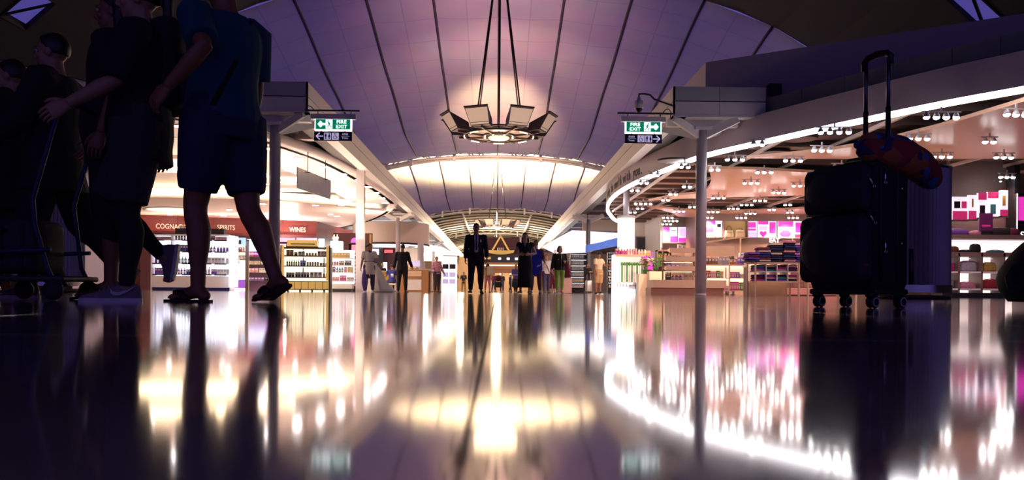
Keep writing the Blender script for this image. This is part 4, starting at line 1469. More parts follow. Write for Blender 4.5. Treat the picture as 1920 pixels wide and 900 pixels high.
for x in (-.25, -.08, .08, .25):
    MB().lathe([(.08, 0), (.09, .1), (.05, .2), (.07, .3), (.01, .42)], 8, (x, .1, ez(471.5))).build('figurine', m_steel, t)
for k, x in enumerate((-.1, .75, 1.55)):
    MB().cbox((x, -.02, ez(485)), (.28, .02, .2)).build('white_symbol', m_exitw, t)
MB().cbox((-1.3, -.02, ez(484)), (.7, .02, .25)).build('gilt_writing', m_gold, t)
for k in range(3):
    MB().ell((-1.0 + 1.0 * k, .3, ez(514)), (.07, .07, .05), 8, 6).build('downlight', m_lens, t)
# far shop behind kiosk
wk = root('wall_far_shop')
MB().box((-16, 104, 0), (16, 104.3, 4.5)).build('panel', mat('far_wall', (.30, .19, .11), .6), wk)
lamp('POINT', (.5, 95, 2.6), 160, (1, .75, .45), .3)  # another added fill light without a fitting
# ---------------- right side: gift shop
m_mag = mat('magenta_print', (.62, .03, .40), .4, emit=(.85, .05, .52), estr=.55, var=.3, scale=6)
m_magl = mat('lilac_print', (.70, .40, .85), .4, emit=(.75, .42, .95), estr=.8, var=.2, scale=4)
m_lbox = mat('lightbox_white', (.98, .93, .98), .4, emit=(1.0, .88, 1.0), estr=.5, var=0)
m_gift = mat('crimson_print', (.5, .02, .12), .4, emit=(.6, .03, .16), estr=.4, var=.3, scale=8)


def lightbox(px0, px1, py0, py1, Y, label, prints):
    a, b = W(px0, py1, Y), W(px1, py0, Y)
    t = thing('wall_lightbox', label, 'panel', (a.x, Y, a.z))
    w, h = b.x - a.x, b.z - a.z
    MB().box((0, 0, 0), (w, .08, h)).build('light_box', m_lbox, t)
    for x0, z0, x1, z1, m in prints:
        MB().box((x0 * w, -.012, z0 * h), (x1 * w, -.001, z1 * h)).build('print', m, t)
    MB().box((-.03, -.02, -.05), (w + .03, .02, 0)).build('lower_rail', m_taupe, t)
    return t, w, h


lightbox(1243, 1270, 426, 454, 41.8, 'narrow backlit panel of white and pale magenta prints, far left of the gift shop wall', [(0, .66, .45, 1, m_mag), (.06, .05, .42, .58, m_magl), (.5, .0, 1, .4, m_mag), (.55, .55, .9, .6, m_taupe), (.55, .75, .9, .8, m_taupe)])
lightbox(1272, 1297, 426, 454, 41.8, 'square backlit lilac picture on the gift shop wall, left of the near-right column', [(.08, .36, .92, .94, m_magl), (.0, 0, 1, .3, m_mag)])
lightbox(1323, 1341, 414, 444, 37.8, 'backlit magenta print panel just right of the near-right column', [(0, .75, 1, 1, m_mag), (0, .3, .8, .65, m_mag), (.2, 0, .9, .22, m_magl)])
lightbox(1342, 1354, 414, 444, 37.8, 'slim backlit panel beside the handbag niche', [(.2, .1, .9, .4, m_magl), (.2, .6, .8, .8, m_black)])
lightbox(1400, 1419, 415, 445, 37.8, 'backlit magenta print panel right of the handbag niche', [(.1, .6, .9, .95, m_mag), (0, 0, 1, .33, m_magl), (.05, .42, .9, .55, m_mag)])
t, w, h = lightbox(1421, 1456, 415, 445, 37.8, 'wide backlit panel with a heart picture on the gift shop wall', [(0, .8, .55, 1, m_mag), (.05, .45, .5, .7, m_magl), (.62, .25, .95, .95, m_mag), (.5, 0, .95, .18, m_magl)])
hb = MB()
pts = [(0, -.3), (.28, .0), (.3, .18), (.15, .28), (0, .16), (-.15, .28), (-.3, .18), (-.28, 0)]
flat(hb, [(w * .28 + a * .55, h * .2 + b * .55) for a, b in pts], -.016)
hb.build('heart_print', m_mag, t)
t, w, h = lightbox(1459, 1486, 415, 445, 37.8, 'backlit panel with a magenta diamond gift picture', [(0, .65, 1, 1, m_mag)])
hb = MB()
flat(hb, [(w * .08, h * .22), (w * .3, h * .45), (w * .7, h * .45), (w * .92, h * .22), (w * .75, h * .04), (w * .25, h * .04)], -.016)
hb.build('diamond_print', m_mag, t)
lightbox(1488, 1509, 415, 445, 37.8, 'backlit magenta framed-picture panel beside the suitcase', [(.15, .3, .9, .92, m_mag), (.1, 0, 1, .2, m_gift)])
lightbox(1512, 1600, 415, 445, 37.8, 'long backlit magenta panel mostly behind the suitcase', [(.1, .3, .4, .9, m_mag), (.55, .2, .9, .9, m_mag)])
lightbox(1602, 1690, 415, 445, 37.8, 'last backlit magenta panel behind the suitcase', [(.1, .3, .4, .9, m_mag), (.55, .2, .9, .9, m_mag)])
# niche with two bags
p0, p1 = W(1355, 446, 37.9), W(1399, 415, 37.9)
nt_ = thing('handbag_niche', 'bronze lit niche holding two cream handbags on the gift shop wall', 'niche', (p0.x, 37.9, p0.z))
ww_, hh_ = p1.x - p0.x, p1.z - p0.z
MB().box((0, .0, 0), (ww_, .06, hh_)).build('back_panel', mat('bronze_back', (.30, .18, .07), .35, emit=(1, .6, .2), estr=.08), nt_)
MB().box((0, -.45, -.05), (ww_, .05, 0)).build('board', m_taupe, nt_)
for s in (0, 1):
    MB().box((s * ww_ - .03, -.25, 0), (s * ww_ + .03, .05, hh_)).build('side', m_taupe, nt_)


def handbag(x, w, h, lab, loop):
    t = thing('handbag', lab, 'handbag', (x, 37.65, p0.z))
    rings = []
    for q, s in ((0, .86), (.1, 1.0), (.5, .96), (.9, .82), (1.0, .78)):
        rings.append([(w / 2 * s * math.copysign(abs(math.cos(a)) ** .5, math.cos(a)), .12 * s * math.copysign(abs(math.sin(a)) ** .5, math.sin(a)), h * q) for a in [2 * PI * k / 16 for k in range(16)]])
    MB().rings(rings).build('body', pc('cream'), t)
    MB().tube([(w * .28 * math.cos(a), -.03, h + loop * math.sin(a)) for a in [PI * k / 10 for k in range(11)]], .02, 6).build('handle', pc('brown'), t)
    MB().box((-w * .3, -.135, h * .62), (w * .3, -.115, h * .74)).build('clasp_band', pc('gold'), t)


handbag(W(1366, 440, 37.7).x, .44, .34, 'cream handbag with a tall loop handle in the bronze niche', .20)
handbag(W(1386, 440, 37.7).x, .52, .36, 'wider cream handbag with a low handle in the bronze niche', .08)
tx = W(1452, 451, 37.7)
text('lettering', 'EAT', .28, upright(tx), m_exitw, wr, .02)

# tiered pale-wood display
t = thing('tiered_display', 'pale wooden tiered display on a low bench left of the near-right column', 'display', (XA(1275, 25), 25, 0))
MB().box((-.95, -.5, .22), (1.30, .5, .46)).build('bench', m_palewood, t)
MB().box((-1.0, -.45, 0), (1.25, .45, .22)).build('plinth', m_midwood, t)
tz = [(.78, -.50, .52, -.25), (1.08, -.47, .52, -.05), (1.36, -.30, .52, .15)]
for z, x0, x1, y in tz:
    MB().add([(x0, y, z - .03), (x1, y, z - .03), (x1, y + .42, z + .05), (x0, y + .42, z + .05), (x0, y, z + .12), (x1, y, z + .12), (x1, y + .03, z + .12), (x0, y + .03, z + .12)],
             [(3, 2, 1, 0), (0, 1, 5, 4), (4, 5, 6, 7), (7, 6, 2, 3), (0, 4, 7, 3), (1, 2, 6, 5)]).build('tray', m_palewood, t)
for x in (-.48, .5):
    MB().box((x - .02, .3, .46), (x + .02, .36, 1.42)).build('upright', m_midwood, t)
for z in (.74, 1.04):
    strip(t, (-.45, .30, z - .02), (.45, .33, z), m_litw)
M = Matrix.Translation(t.location)
stock(M, [('carton', 'black', 1, (.16, .12, .14)), ('bottle', 'violet', 3, (.05, .16)), ('carton', 'cream', 3, (.14, .1, .16)), ('carton', 'grey', 2, (.13, .1, .12))], -.45, .05, .48, 'on the bench under the tiers of the wooden display', '')
stock(M, [('carton', 'violet', 3, (.12, .1, .17)), ('carton', 'silver', 2, (.13, .1, .16)), ('carton', 'green', 2, (.14, .1, .13))], -.42, .0, .80, 'on the lower tray of the wooden display', '')
stock(M, [('carton', 'brown', 4, (.1, .1, .15)), ('jar', 'cream', 3, (.05, .12)), ('carton', 'pink', 2, (.13, .1, .12))], -.42, .2, 1.10, 'on the middle tray of the wooden display', '')
stock(M, [('carton', 'white', 1, (.1, .1, .22)), ('carton', 'cream', 1, (.11, .1, .2))], -.0, .35, 1.38, 'standing on the top tray of the wooden display', '')
# dark back shelf at the left end
t, M = unit('souvenir_shelf', 'dark shelf of small souvenirs at the left end of the tiered display', 1246, 29, .55, .4, 1.62, (.7, 1.05, 1.38), m_taupe, m_midwood, .3)
for i, z in enumerate((.7, 1.05, 1.38)):
    stock(M, [('jar', ('brown', 'black', 'amber')[i], 4, (.05, .13))], -.22, .15, z, 'on the %s board of the souvenir shelf' % LV[i], '')

# glass display of gift boxes, right of the column
t = thing('glass_gift_display', 'glass-shelved gift display with pale timber frame right of the near-right column', 'display', (XA(1369, 26), 26, 0))
for x in (-.85, -.03, .76):
    MB().box((x - .018, -.02, 0), (x + .018, .02, 1.02)).build('post', m_palewood, t)
    MB().box((x - .018, .40, 0), (x + .018, .44, 1.02)).build('post', m_palewood, t)
for z, m in ((.16, m_palewood), (.56, m_glassy), (1.0, m_palewood)):
    MB().box((-.87, -.03, z - .03), (.78, .45, z)).build('shelf', m, t)
MB().box((-.85, .42, .16), (.76, .44, 1.0)).build('back_panel', mat('peach_lit_back', (.95, .72, .55), .4, emit=(1, .70, .48), estr=.6), t)
for z in (.93, .50):
    strip(t, (-.83, .34, z), (.76, .38, z + .03), m_litw)
MB().box((-.87, -.03, 1.0), (-.83, .45, 1.20)).build('end_board', m_palewood, t)
MB().box((-.87, .30, 1.30), (.22, .36, 1.62)).build('crate_front', m_palewood, t)
MB().box((-.87, .36, 1.30), (.22, .75, 1.34)).build('crate_base', m_palewood, t)
for x in (-.86, .45):
    MB().box((x - .02, .38, 1.0), (x + .02, .42, 1.95)).build('upright', m_palewood, t)
MB().bar((-.86, .4, 1.72), (.45, .4, 1.93), .04, .05).build('sloping_rail', m_palewood, t)
M = Matrix.Translation(t.location)
stock(M, [('book', 'red', 3, (.06, .1, .24)), ('book', 'pink', 3, (.055, .1, .22)), ('book', 'green', 2, (.05, .1, .24)), ('book', 'gold', 2, (.05, .1, .22))], -.82, .12, .56, 'on the glass shelf, left bay of the gift display', '', .006)
stock(M, [('book', 'magenta', 4, (.05, .1, .2)), ('book', 'violet', 2, (.05, .1, .2)), ('carton', 'cream', 2, (.1, .1, .14)), ('carton', 'brown', 1, (.12, .1, .22))], 0.0, .12, .56, 'on the glass shelf, right bay of the gift display', '', .006)
stock(M, [('carton', 'magenta', 1, (.12, .1, .2)), ('carton', 'white', 3, (.1, .1, .12)), ('carton', 'pink', 2, (.12, .1, .15))], -.80, .12, .16, 'on the bottom board, left bay of the gift display', '')
stock(M, [('book', 'magenta', 5, (.055, .1, .28)), ('book', 'green', 3, (.045, .1, .26)), ('book', 'pink', 4, (.04, .1, .28))], 0.0, .12, .16, 'on the bottom board, right bay of the gift display', '', .006)
stock(M, [('carton', 'brown', 4, (.09, .1, .22)), ('carton', 'grey', 3, (.1, .1, .26)), ('carton', 'amber', 2, (.1, .1, .18)), ('carton', 'violet', 2, (.1, .1, .24))], -.80, .1, 1.0, 'standing on top of the gift display', '')
stock(M, [('book', 'cream', 3, (.1, .08, .26)), ('book', 'orange', 3, (.1, .08, .24))], -.6, .55, 1.34, 'in the high crate of the gift display', '')
# white boxes with dark dots
k_ = MB().box((-.07, -.07, 0), (.07, .07, .13), 0)
k_.ell((0, -.07, .065), (.026, .006, .026), 8, 6, 1)
wb = k_.mesh('dotted_box', [pc('white'), pc('black')])
bx0 = XA(1392, 26)
for r_ in range(3):
    for c_ in range(4 - (r_ == 2)):
        o = inst('gift_box', wb, None, (bx0 + .15 * c_, 26.15, 1.0 + .132 * r_))
        tag(o, '%s dotted white gift box from left, %s layer of the stack' % (ORD[c_], ('bottom', 'middle', 'top')[r_]), 'box', 'white dotted boxes, %s layer' % ('bottom', 'middle', 'top')[r_])
o = inst('display_card', MB().box((-.2, -.01, 0), (.2, .01, .42), 0).box((-.16, -.014, .08), (.16, -.01, .22), 1).box((-.16, -.014, .28), (.1, -.01, .36), 2).mesh('display_card', [m_lbox, m_gift, m_magl]), None, (XA(1416, 27), 27, 1.0))
tag(o, 'white price card with purple print beside the dotted boxes', 'card')
MBs = MB().box((-.2, -.2, 0), (.2, .2, 1.0)).build('card_stand', m_palewood)
MBs.location = (XA(1416, 27), 27, 0)
tag(MBs, 'pale wooden pedestal under the white price card', 'pedestal')

# near textile table: legged bin with folded goods
TY = 20.3
t = thing('textile_table', 'pale wooden legged bin table piled with folded garments, beside the suitcase', 'table', (XA(1457, TY), TY, 0))
hw_, dp = .56, .62
zt_, zb_ = ZA(1457, 492, TY), ZA(1457, 527, TY)
for x in (-hw_, hw_):
    for y in (0, dp):
        MB().box((x - .02, y - .02, 0), (x + .02, y + .02, zt_)).build('leg', m_palewood, t)
for z in (zb_, zt_):
    MB().box((-hw_, -.02, z - .04), (hw_, .02, z)).build('front_rail', m_palewood, t)
    MB().box((-hw_, 0, z - .03), (hw_, dp, z - .005)).build('board', m_palewood, t)
MB().box((-hw_, dp - .03, zb_), (hw_, dp, zt_)).build('back_panel', mat('rosy_lit_back', (.85, .55, .42), .4, emit=(1, .6, .42), estr=.35), t)
for k in range(1, 4):
    x = -hw_ + 2 * hw_ * k / 4
    MB().box((x - .008, .0, zb_), (x + .008, dp - .03, zt_)).build('divider', m_laminate, t)
MB().box((-hw_, .0, (zb_ + zt_) / 2 - .008), (hw_, dp - .03, (zb_ + zt_) / 2 + .008)).build('middle_board', m_laminate, t)
for x, lab in ((-.45, 'left'),):
    MB().box((-.42, dp + .35, 0), (.62, dp + .5, .38)).build('low_board', m_palewood, t)
strip(t, (-hw_ + .03, dp - .07, zt_ - .07), (hw_ - .03, dp - .04, zt_ - .05), m_litw)
M = Matrix.Translation(t.location)
rg = random.Random(5)
cols = ['magenta', 'maroon', 'navy', 'pink', 'violet', 'teal', 'black', 'cream']
for k in range(4):
    for r_ in range(2):
        z = (zb_ if r_ == 0 else (zb_ + zt_) / 2 + .01)
        for q in range(3):
            col = cols[(k * 2 + r_ * 3 + q) % 8]
            o = inst('folded_garment', cloth(col, .24, .4, .055), None, M @ Vector((-hw_ + 2 * hw_ * (k + .5) / 4, .27, z + .056 * q)), rg.uniform(-.05, .05))
            tag(o, '%s folded garment, %s of three in the %s %s cubby of the legged table' % (col, ('lowest', 'middle', 'topmost')[q], ('leftmost', 'second', 'third', 'rightmost')[k], ('lower', 'upper')[r_]), 'garment', 'folded garments in the cubbies')
# heap on top: five stacks of different heights
heaps = [(-.58, 4, .0), (-.30, 6, .05), (.02, 8, .1), (.34, 9, .08), (.66, 8, .1)]
hc = ['navy', 'black', 'violet', 'cream', 'navy', 'maroon', 'black', 'violet', 'navy', 'pink']
hn = ('first', 'second', 'third', 'fourth', 'fifth', 'sixth', 'seventh', 'eighth', 'ninth')
MB().box((-.78, -.02, zt_), (.86, .6, zt_ + .02)).build('top_board', m_darkwood, t)
for hi, (x, n, y) in enumerate(heaps):
    for q in range(n):
        col = hc[(hi * 3 + q * 2 + q // 2) % 10]
        o = inst('folded_garment', cloth(col, .31, .42, .06), None, M @ Vector((x + rg.uniform(-.02, .02), .26 + y * .3, zt_ + .021 + .061 * q)), rg.uniform(-.12, .12))
        tag(o, '%s folded garment, %s from the bottom of the %s stack on the legged table' % (col, hn[q], ('leftmost', 'second', 'middle', 'fourth', 'rightmost')[hi]), 'garment', 'folded garments on the legged table')
# second, barer table frame half behind the suitcase
t = thing('wooden_table', 'plain legged wooden table half hidden by the big suitcase', 'table', (XA(1560, TY), TY, 0))
for x in (-.62, .62):
    for y in (0, .62):
        MB().box((x - .02, y - .02, 0), (x + .02, y + .02, zt_ - .1)).build('leg', m_palewood, t)
MB().box((-.65, -.02, zt_ - .14), (.65, .64, zt_ - .1)).build('top', m_palewood, t)
MB().box((-.62, -.01, .33), (.62, .63, .36)).build('shelf', m_palewood, t)
M = Matrix.Translation(t.location)
for q in range(5):
    o = inst('folded_garment', cloth(('magenta', 'pink', 'maroon', 'cream', 'violet')[q], .31, .42, .06), None, M @ Vector((-.38, .3, zt_ - .1 + .061 * q)), .05 * (q % 2))
    tag(o, '%s folded garment in the single stack on the plain table behind the suitcase' % ('magenta', 'pink', 'maroon', 'cream', 'violet')[q], 'garment', 'garments on the plain table')
# cabinet backdrop behind these tables
t = thing('panelled_counter', 'brown panelled counter front behind the legged textile table', 'counter', (XA(1465, 23), 23, 0))
MB().box((-.95, 0, 0.0), (1.6, .5, .82)).build('body', m_taupe, t)
for k in range(8):
    MB().box((-.93 + .315 * k, -.02, .26), (-.93 + .315 * k + .30, 0, .80)).build('panel', m_midwood, t)
MB().box((-.6, -.05, .04), (1.6, -.02, .24)).build('pink_lit_kick', mat('pink_lit_kick', (.8, .35, .28), .4), t)  # brown kick board with the pink light put into its colour
MB().box((-.97, -.04, .82), (1.62, .52, .86)).build('top', m_palewood, t)
# price boards in heaps
o = inst('display_card', MB().box((-.28, -.01, 0), (.28, .01, .24), 0).box((-.22, -.014, .06), (.22, -.01, .18), 1).mesh('display_card', [m_taupe, mat('wine_print', (.3, .03, .15), .4, emit=(.4, .05, .2), estr=.4)]), None, (XA(1474, 23.2), 23.2, .86))
o.location.z = .86
tag(o, 'dark framed wine-red price card above the garment heap', 'card')
# small stock on the panelled counter
M = Matrix.Translation((XA(1465, 23), 23.15, 0))
stock(M, [('carton', 'white', 2, (.14, .1, .28)), ('carton', 'cream', 2, (.14, .1, .34))], -.9, .1, .86, 'on the panelled counter', '')

# flower stand below the drum sign
t = thing('flower_stand', 'white glass stand of bottled flower stems under the glowing drum sign', 'stand', (XA(1180, 30), 30, 0))
MB().box((-.62, -.3, 0), (.18, .4, .18)).build('lit_base', m_lit, t)
MB().box((-.62, -.3, .18), (-.56, .4, 1.48)).build('side_panel', m_lbox, t)
MB().box((-.62, -.3, 1.42), (.55, .4, 1.48)).build('top_board', m_palewood, t)
MB().box((-.56, .36, .18), (.5, .4, 1.42)).build('back_panel', mat('pale_lit_back', (.9, .8, .75), .4, emit=(1, .85, .75), estr=.5), t)
MB().box((-.56, -.28, .42), (.5, .38, .45)).build('shelf', m_laminate, t)
MB().box((.2, -.25, 0), (.5, .4, .42)).build('end_block', m_darkwood, t)
M = Matrix.Translation(t.location)
stock(M, [('bottle', 'white', 4, (.05, .2)), ('carton', 'silver', 3, (.12, .1, .16))], -.52, -.1, .20, 'in the lit base of the flower stand', '')
for k in range(9):
    x = -.30 + .095 * k
    o = thing('stem_tube', '%s tall glass stem tube from the left in the flower stand' % ORD[k], 'vase', M @ Vector((x, -.1, .45)), 0, 'stem tubes in the flower stand')
    MB().lathe([(.035, 0), (.035, .62)], 10, cap=False).build('tube', m_laminate if k % 2 else pc('green'), o)
    MB().lathe([(.03, .01), (.03, .5)], 8).build('stem', pc('green' if k % 3 else 'yellow'), o)
    MB().ell((0, 0, .68), (.055, .05, .08), 8, 6).build('tip', pc('green'), o)
stock(M, [('jar', 'magenta', 4, (.045, .22)), ('jar', 'pink', 4, (.045, .24)), ('jar', 'cream', 3, (.045, .2))], -.55, .05, 1.48, 'on top of the flower stand', '')
stock(M, [('carton', 'magenta', 3, (.1, .1, .16)), ('carton', 'violet', 3, (.1, .1, .14)), ('carton', 'gold', 2, (.1, .1, .18))], -.1, .28, 1.48, 'in the back row on top of the flower stand', '')
# magenta gift stand and planter
t = thing('magenta_stand', 'magenta gift stand between the stem tubes and the potted flowers', 'stand', (XA(1209, 30.8), 30.75, 0))
MB().box((-.22, 0, 0), (.25, .4, .95)).build('column', m_darkwood, t)
MB().box((-.26, -.05, .95), (.30, .42, 1.35)).build('magenta_box', m_mag, t)
MB().box((-.28, -.07, 1.35), (.32, .44, 1.39)).build('white_lid', m_laminate, t)
for k in range(2):
    MB().box((-.05 + .2 * k, .05, 1.39), (.10 + .2 * k, .2, 1.62)).build('gift_pack', m_mag, t)


def planter(px, Y, lab_box, lab_pl, w, h, leafc, flower, n, seed, hgt):
    b = thing('planter_box', lab_box, 'planter', (XA(px, Y), Y, 0))
    MB().box((-w / 2, 0, .0), (w / 2, .5, h)).build('box', m_cream, b)
    MB().box((-w / 2 + .03, .03, h), (w / 2 - .03, .47, h + .01)).build('soil', pc('brown'), b)
    p = thing('potted_plant', lab_pl, 'plant', (XA(px, Y), Y + .25, h))
    rg = random.Random(seed)
    st = MB()
    for k in range(n):
        a, rr = rg.uniform(0, 2 * PI), rg.uniform(.05, w * .42)
        tip = Vector((rr * math.cos(a) * 1.2, rr * math.sin(a) * .5, rg.uniform(.35, 1) * hgt))
        st.tube([(rr * .3 * math.cos(a), rr * .2 * math.sin(a), 0), tip * .6, tip], [.012, .008, .004], 5)
        for q in range(3):
            c0 = tip * (1 - .16 * q)
            b2 = rg.uniform(0, 2 * PI)
            L = rg.uniform(.12, .2)
            dirv = Vector((math.cos(b2), math.sin(b2), rg.uniform(-.2, .6))).normalized()
            side = dirv.cross(Vector((0, 0, 1))).normalized() * L * .28
            up = Vector((0, 0, .02))
            leaf = MB().add([c0, c0 + dirv * L * .45 + side + up, c0 + dirv * L, c0 + dirv * L * .45 - side + up, c0 + dirv * L * .5 - up],
                            [(0, 1, 4), (1, 2, 4), (2, 3, 4), (3, 0, 4), (0, 3, 2, 1)])
            leaf.build('leaf', flower if (q == 0 and k % 3 == 0 and flower) else leafc, p)
    st.build('stem', pc('green'), p)


planter(1213, 28.9, 'cream planter box of mixed flowers next to the magenta stand', 'bushy magenta and yellow flowers in the left planter box', .60, .74, mat('leaf_mixed', (.30, .38, .08), .5), m_mag, 16, 3, .62)
planter(1232, 28.3, 'cream planter box of green leaves at the end of the wooden bench', 'leafy bright green plant in the right planter box', .55, .82, mat('leaf_green', (.16, .42, .08), .5), None, 16, 8, .6)

# far-right gift shelving
FY = 18.6
L0 = XA(1770, FY)
t = thing('cubby_shelf', 'lit white cubby shelving of small bags at the right edge behind the ribbed pillar', 'shelf', (L0, FY, 0))
zz = lambda py: ZA(1840, py, FY)
Wd = 2.9
MB().box((0, .5, .1), (Wd, .54, zz(441))).build('back_panel', mat('rosy_white_back', (.95, .82, .78), .4, emit=(1, .8, .74), estr=.75), t)
MB().box((-.02, .02, 0), (Wd, .5, .12)).build('plinth', m_signb, t)
for py0 in (440, 473, 509, 541):
    z = zz(py0)
    MB().box((-.02, 0, z - .10 if py0 < 480 else z - .04), (Wd, .52, z)).build('board', m_taupe if py0 < 500 else m_laminate, t)
for px in (1774, 1798, 1841, 1883, 1925, 1967):
    x = XA(px, FY) - L0
    MB().box((x - .022, 0, .12), (x + .022, .5, zz(475))).build('divider', m_taupe, t)
strip(t, (0, .42, zz(452)), (Wd, .47, zz(450)), m_lbox)
strip(t, (0, .42, zz(484)), (Wd, .47, zz(483)), m_lbox)


def pouch(px, py, w, h, col, lab, y=.22, kind='pouch'):
    z = zz(py)
    o = thing(kind, lab, 'bag', (XA(px, FY), FY + y, z))
    rings = []
    for q, s in ((0, .9), (.25, 1.0), (.7, .95), (.95, .8), (1.0, .6)):
        rings.append([(w / 2 * s * math.copysign(abs(math.cos(a)) ** .6, math.cos(a)), .09 * s * math.copysign(abs(math.sin(a)) ** .6, math.sin(a)), h * q) for a in [2 * PI * k / 14 for k in range(14)]])
    MB().rings(rings).build('body', mat('pouch_' + col, _pal[col], .7, var=.35, scale=25), o)
    MB().tube([(-w * .3, 0, h), (0, -.02, h + .015), (w * .3, 0, h)], .006, 5).build('zip', pc('silver'), o)


for px, py, w, h, col, lab in ((1805, 440, .5, .14, 'violet', 'violet woollen bag on the top board of the cubby shelving'), (1846, 440, .5, .11, 'pink', 'rose striped pouch on the top board, below the purple sign'),
                               (1885, 440, .6, .18, 'black', 'large black bag on the top board of the cubby shelving'), (1908, 440, .3, .16, 'maroon', 'maroon bag at the right end of the top board'),
                               (1795, 473, .28, .14, 'brown', 'dark brown bag on the upper lit shelf beside the ribbed pillar'), (1820, 473, .4, .06, 'black', 'flat black purse on the upper lit shelf'),
                               (1838, 473, .24, .20, 'black', 'boxy black handbag standing on the upper lit shelf'), (1876, 473, .42, .06, 'teal', 'flat grey-green clutch on the upper lit shelf'),
                               (1824, 509, .42, .25, 'silver', 'pale patterned tote in the upper middle cubby'), (1864, 509, .34, .22, 'gold', 'gold patterned tote in the upper right cubby'), (1790, 509, .2, .2, 'magenta', 'magenta tote in the upper left cubby'),
                               (1822, 541, .44, .15, 'pink', 'pale pink wash bag in the lower middle cubby'), (1866, 541, .36, .22, 'red', 'red and white tote in the lower right cubby'), (1790, 541, .18, .2, 'grey', 'grey striped bag in the lower left cubby')):
    pouch(px, py, w, h, col, lab)
o = thing('purple_sign', 'purple card sign standing on the cubby shelving among the bags', 'sign', (XA(1853, FY), FY + .1, zz(440)))
MB().box((-.16, 0, .10), (.16, .02, .52)).build('card', mat('purple_card', (.16, .03, .14), .4), o)
MB().box((-.1, -.005, .2), (.1, 0, .24)).build('print', m_gift, o)
MB().box((-.1, -.03, 0), (.1, .05, .1)).build('foot', m_black, o)
for i, (a, b, c_, d_, pr_) in enumerate(((1786, 1814, 369, 412, [(0, 0, 1, .38, m_gift), (.1, .5, .5, .8, m_black), (.6, .5, .95, .8, m_gift)]), (1816, 1831, 366, 411, [(0, 0, 1, .35, m_gift), (.4, .5, .6, .85, pc('gold'))]),
                                      (1834, 1850, 362, 408, [(0, .72, 1, 1, m_gift), (.2, .1, .8, .5, m_black)]), (1852, 1872, 360, 406, [(0, .75, 1, 1, m_gift), (.25, .1, .75, .5, pc('teal'))]), (1875, 1890, 357, 405, [(0, 0, 1, .25, m_gift), (.3, .4, .7, .8, pc('gold'))]))):
    lightbox(a, b, c_, d_, 24 - .05 * i, ('backlit panel of crimson and black goods next to the ribbed pillar', 'narrow backlit panel with a gold figure, second from the ribbed pillar', 'backlit panel with a dark cap picture behind the purple sign',
                                    'backlit panel with a teal emblem right of the purple sign', 'last narrow backlit panel with a gold lantern picture by the dark post')[i], pr_)
MB_ = struct(MB().box((XA(1893, 24), 23.8, 0), (XA(1903, 24), 24.2, 4.0)).build('post', m_black))
t = thing('poster_case', 'dark poster case with a magenta picture at the right edge of the frame', 'poster', (XA(1912, 23.5), 23.5, 0))
MB().box((-.12, 0, 1.0), (1.3, .1, 3.1)).build('case', m_black, t)
MB().box((-.06, -.02, 2.3), (1.2, 0, 3.0)).build('picture', m_mag, t)
MB().box((-.12, -.01, 1.0), (-.08, 0, 3.1)).build('white_edge', m_lbox, t)
text('lettering', 'S', .3, upright((.06, -.02, 1.85)), m_exitw, t)
wb_ = struct(MB().box((XA(1780, 24.6), 24.6, 0), (XA(1780, 24.6) + 9, 24.8, 4.6)).build('wall_right_shop', m_taupe))

# mid right racks, under the far canopy
m_rack = mat('black_rack', (.02, .02, .025), .4)
for px, Y, w, lab in ((1085, 44, .95, 'black drinks rack with white-labelled goods behind the girl in green leggings'), (1150, 42, .62, 'black bottle rack between the man in shorts and the flower stand'), (1066, 50, .8, 'dark perfume rack beyond the girl in green leggings')):
    t, M = unit('drinks_rack', lab, px, Y, w, .35, 2.2, (.3, .62, .94, 1.26, 1.58, 1.9), m_rack, m_rack, 0)
    for i, z in enumerate((.3, .62, .94, 1.26, 1.58, 1.9)):
        strip(t, (-w / 2 + .05, .28, z + .24), (w / 2 - .05, .30, z + .26), m_lit)
        n = int((w - .16) / .115)
        stock(M, [('bottle' if px == 1150 else 'carton', ('white', 'cream', 'white', 'silver', 'white', 'grey')[i], n, (.05, .22) if px == 1150 else (.1, .1, .2))], -w / 2 + .07, .12, z, 'on the %s board of the %s' % (('lowest', 'second', 'third', 'fourth', 'fifth', 'top')[i], 'narrow bottle rack' if px == 1150 else ('wide drinks rack' if px == 1085 else 'farther perfume rack')), '')
t = thing('blue_banner', 'blue slanting header banner above the drinks racks', 'banner', W(1140, 462, 46))
MB().add([(-1.3, 0, -.35), (1.3, -1.5, .15), (1.3, -1.5, .65), (-1.3, 0, .05), (-1.3, .1, -.35), (1.3, -1.4, .15), (1.3, -1.4, .65), (-1.3, .1, .05)],
         [(0, 1, 2, 3), (7, 6, 5, 4), (0, 4, 5, 1), (3, 2, 6, 7), (1, 5, 6, 2), (0, 3, 7, 4)]).build('panel', mat('blue_banner', (.15, .3, .7), .4, emit=(.12, .22, .8), estr=.4, var=.3, scale=3), t)
MB().bar((1.25, -1.45, .6), (1.25, -1.45, 2.0), .03).build('hanger', m_dark, t)
MB().bar((-1.2, .05, 0), (-1.2, .05, 2.0), .03).build('hanger', m_dark, t)

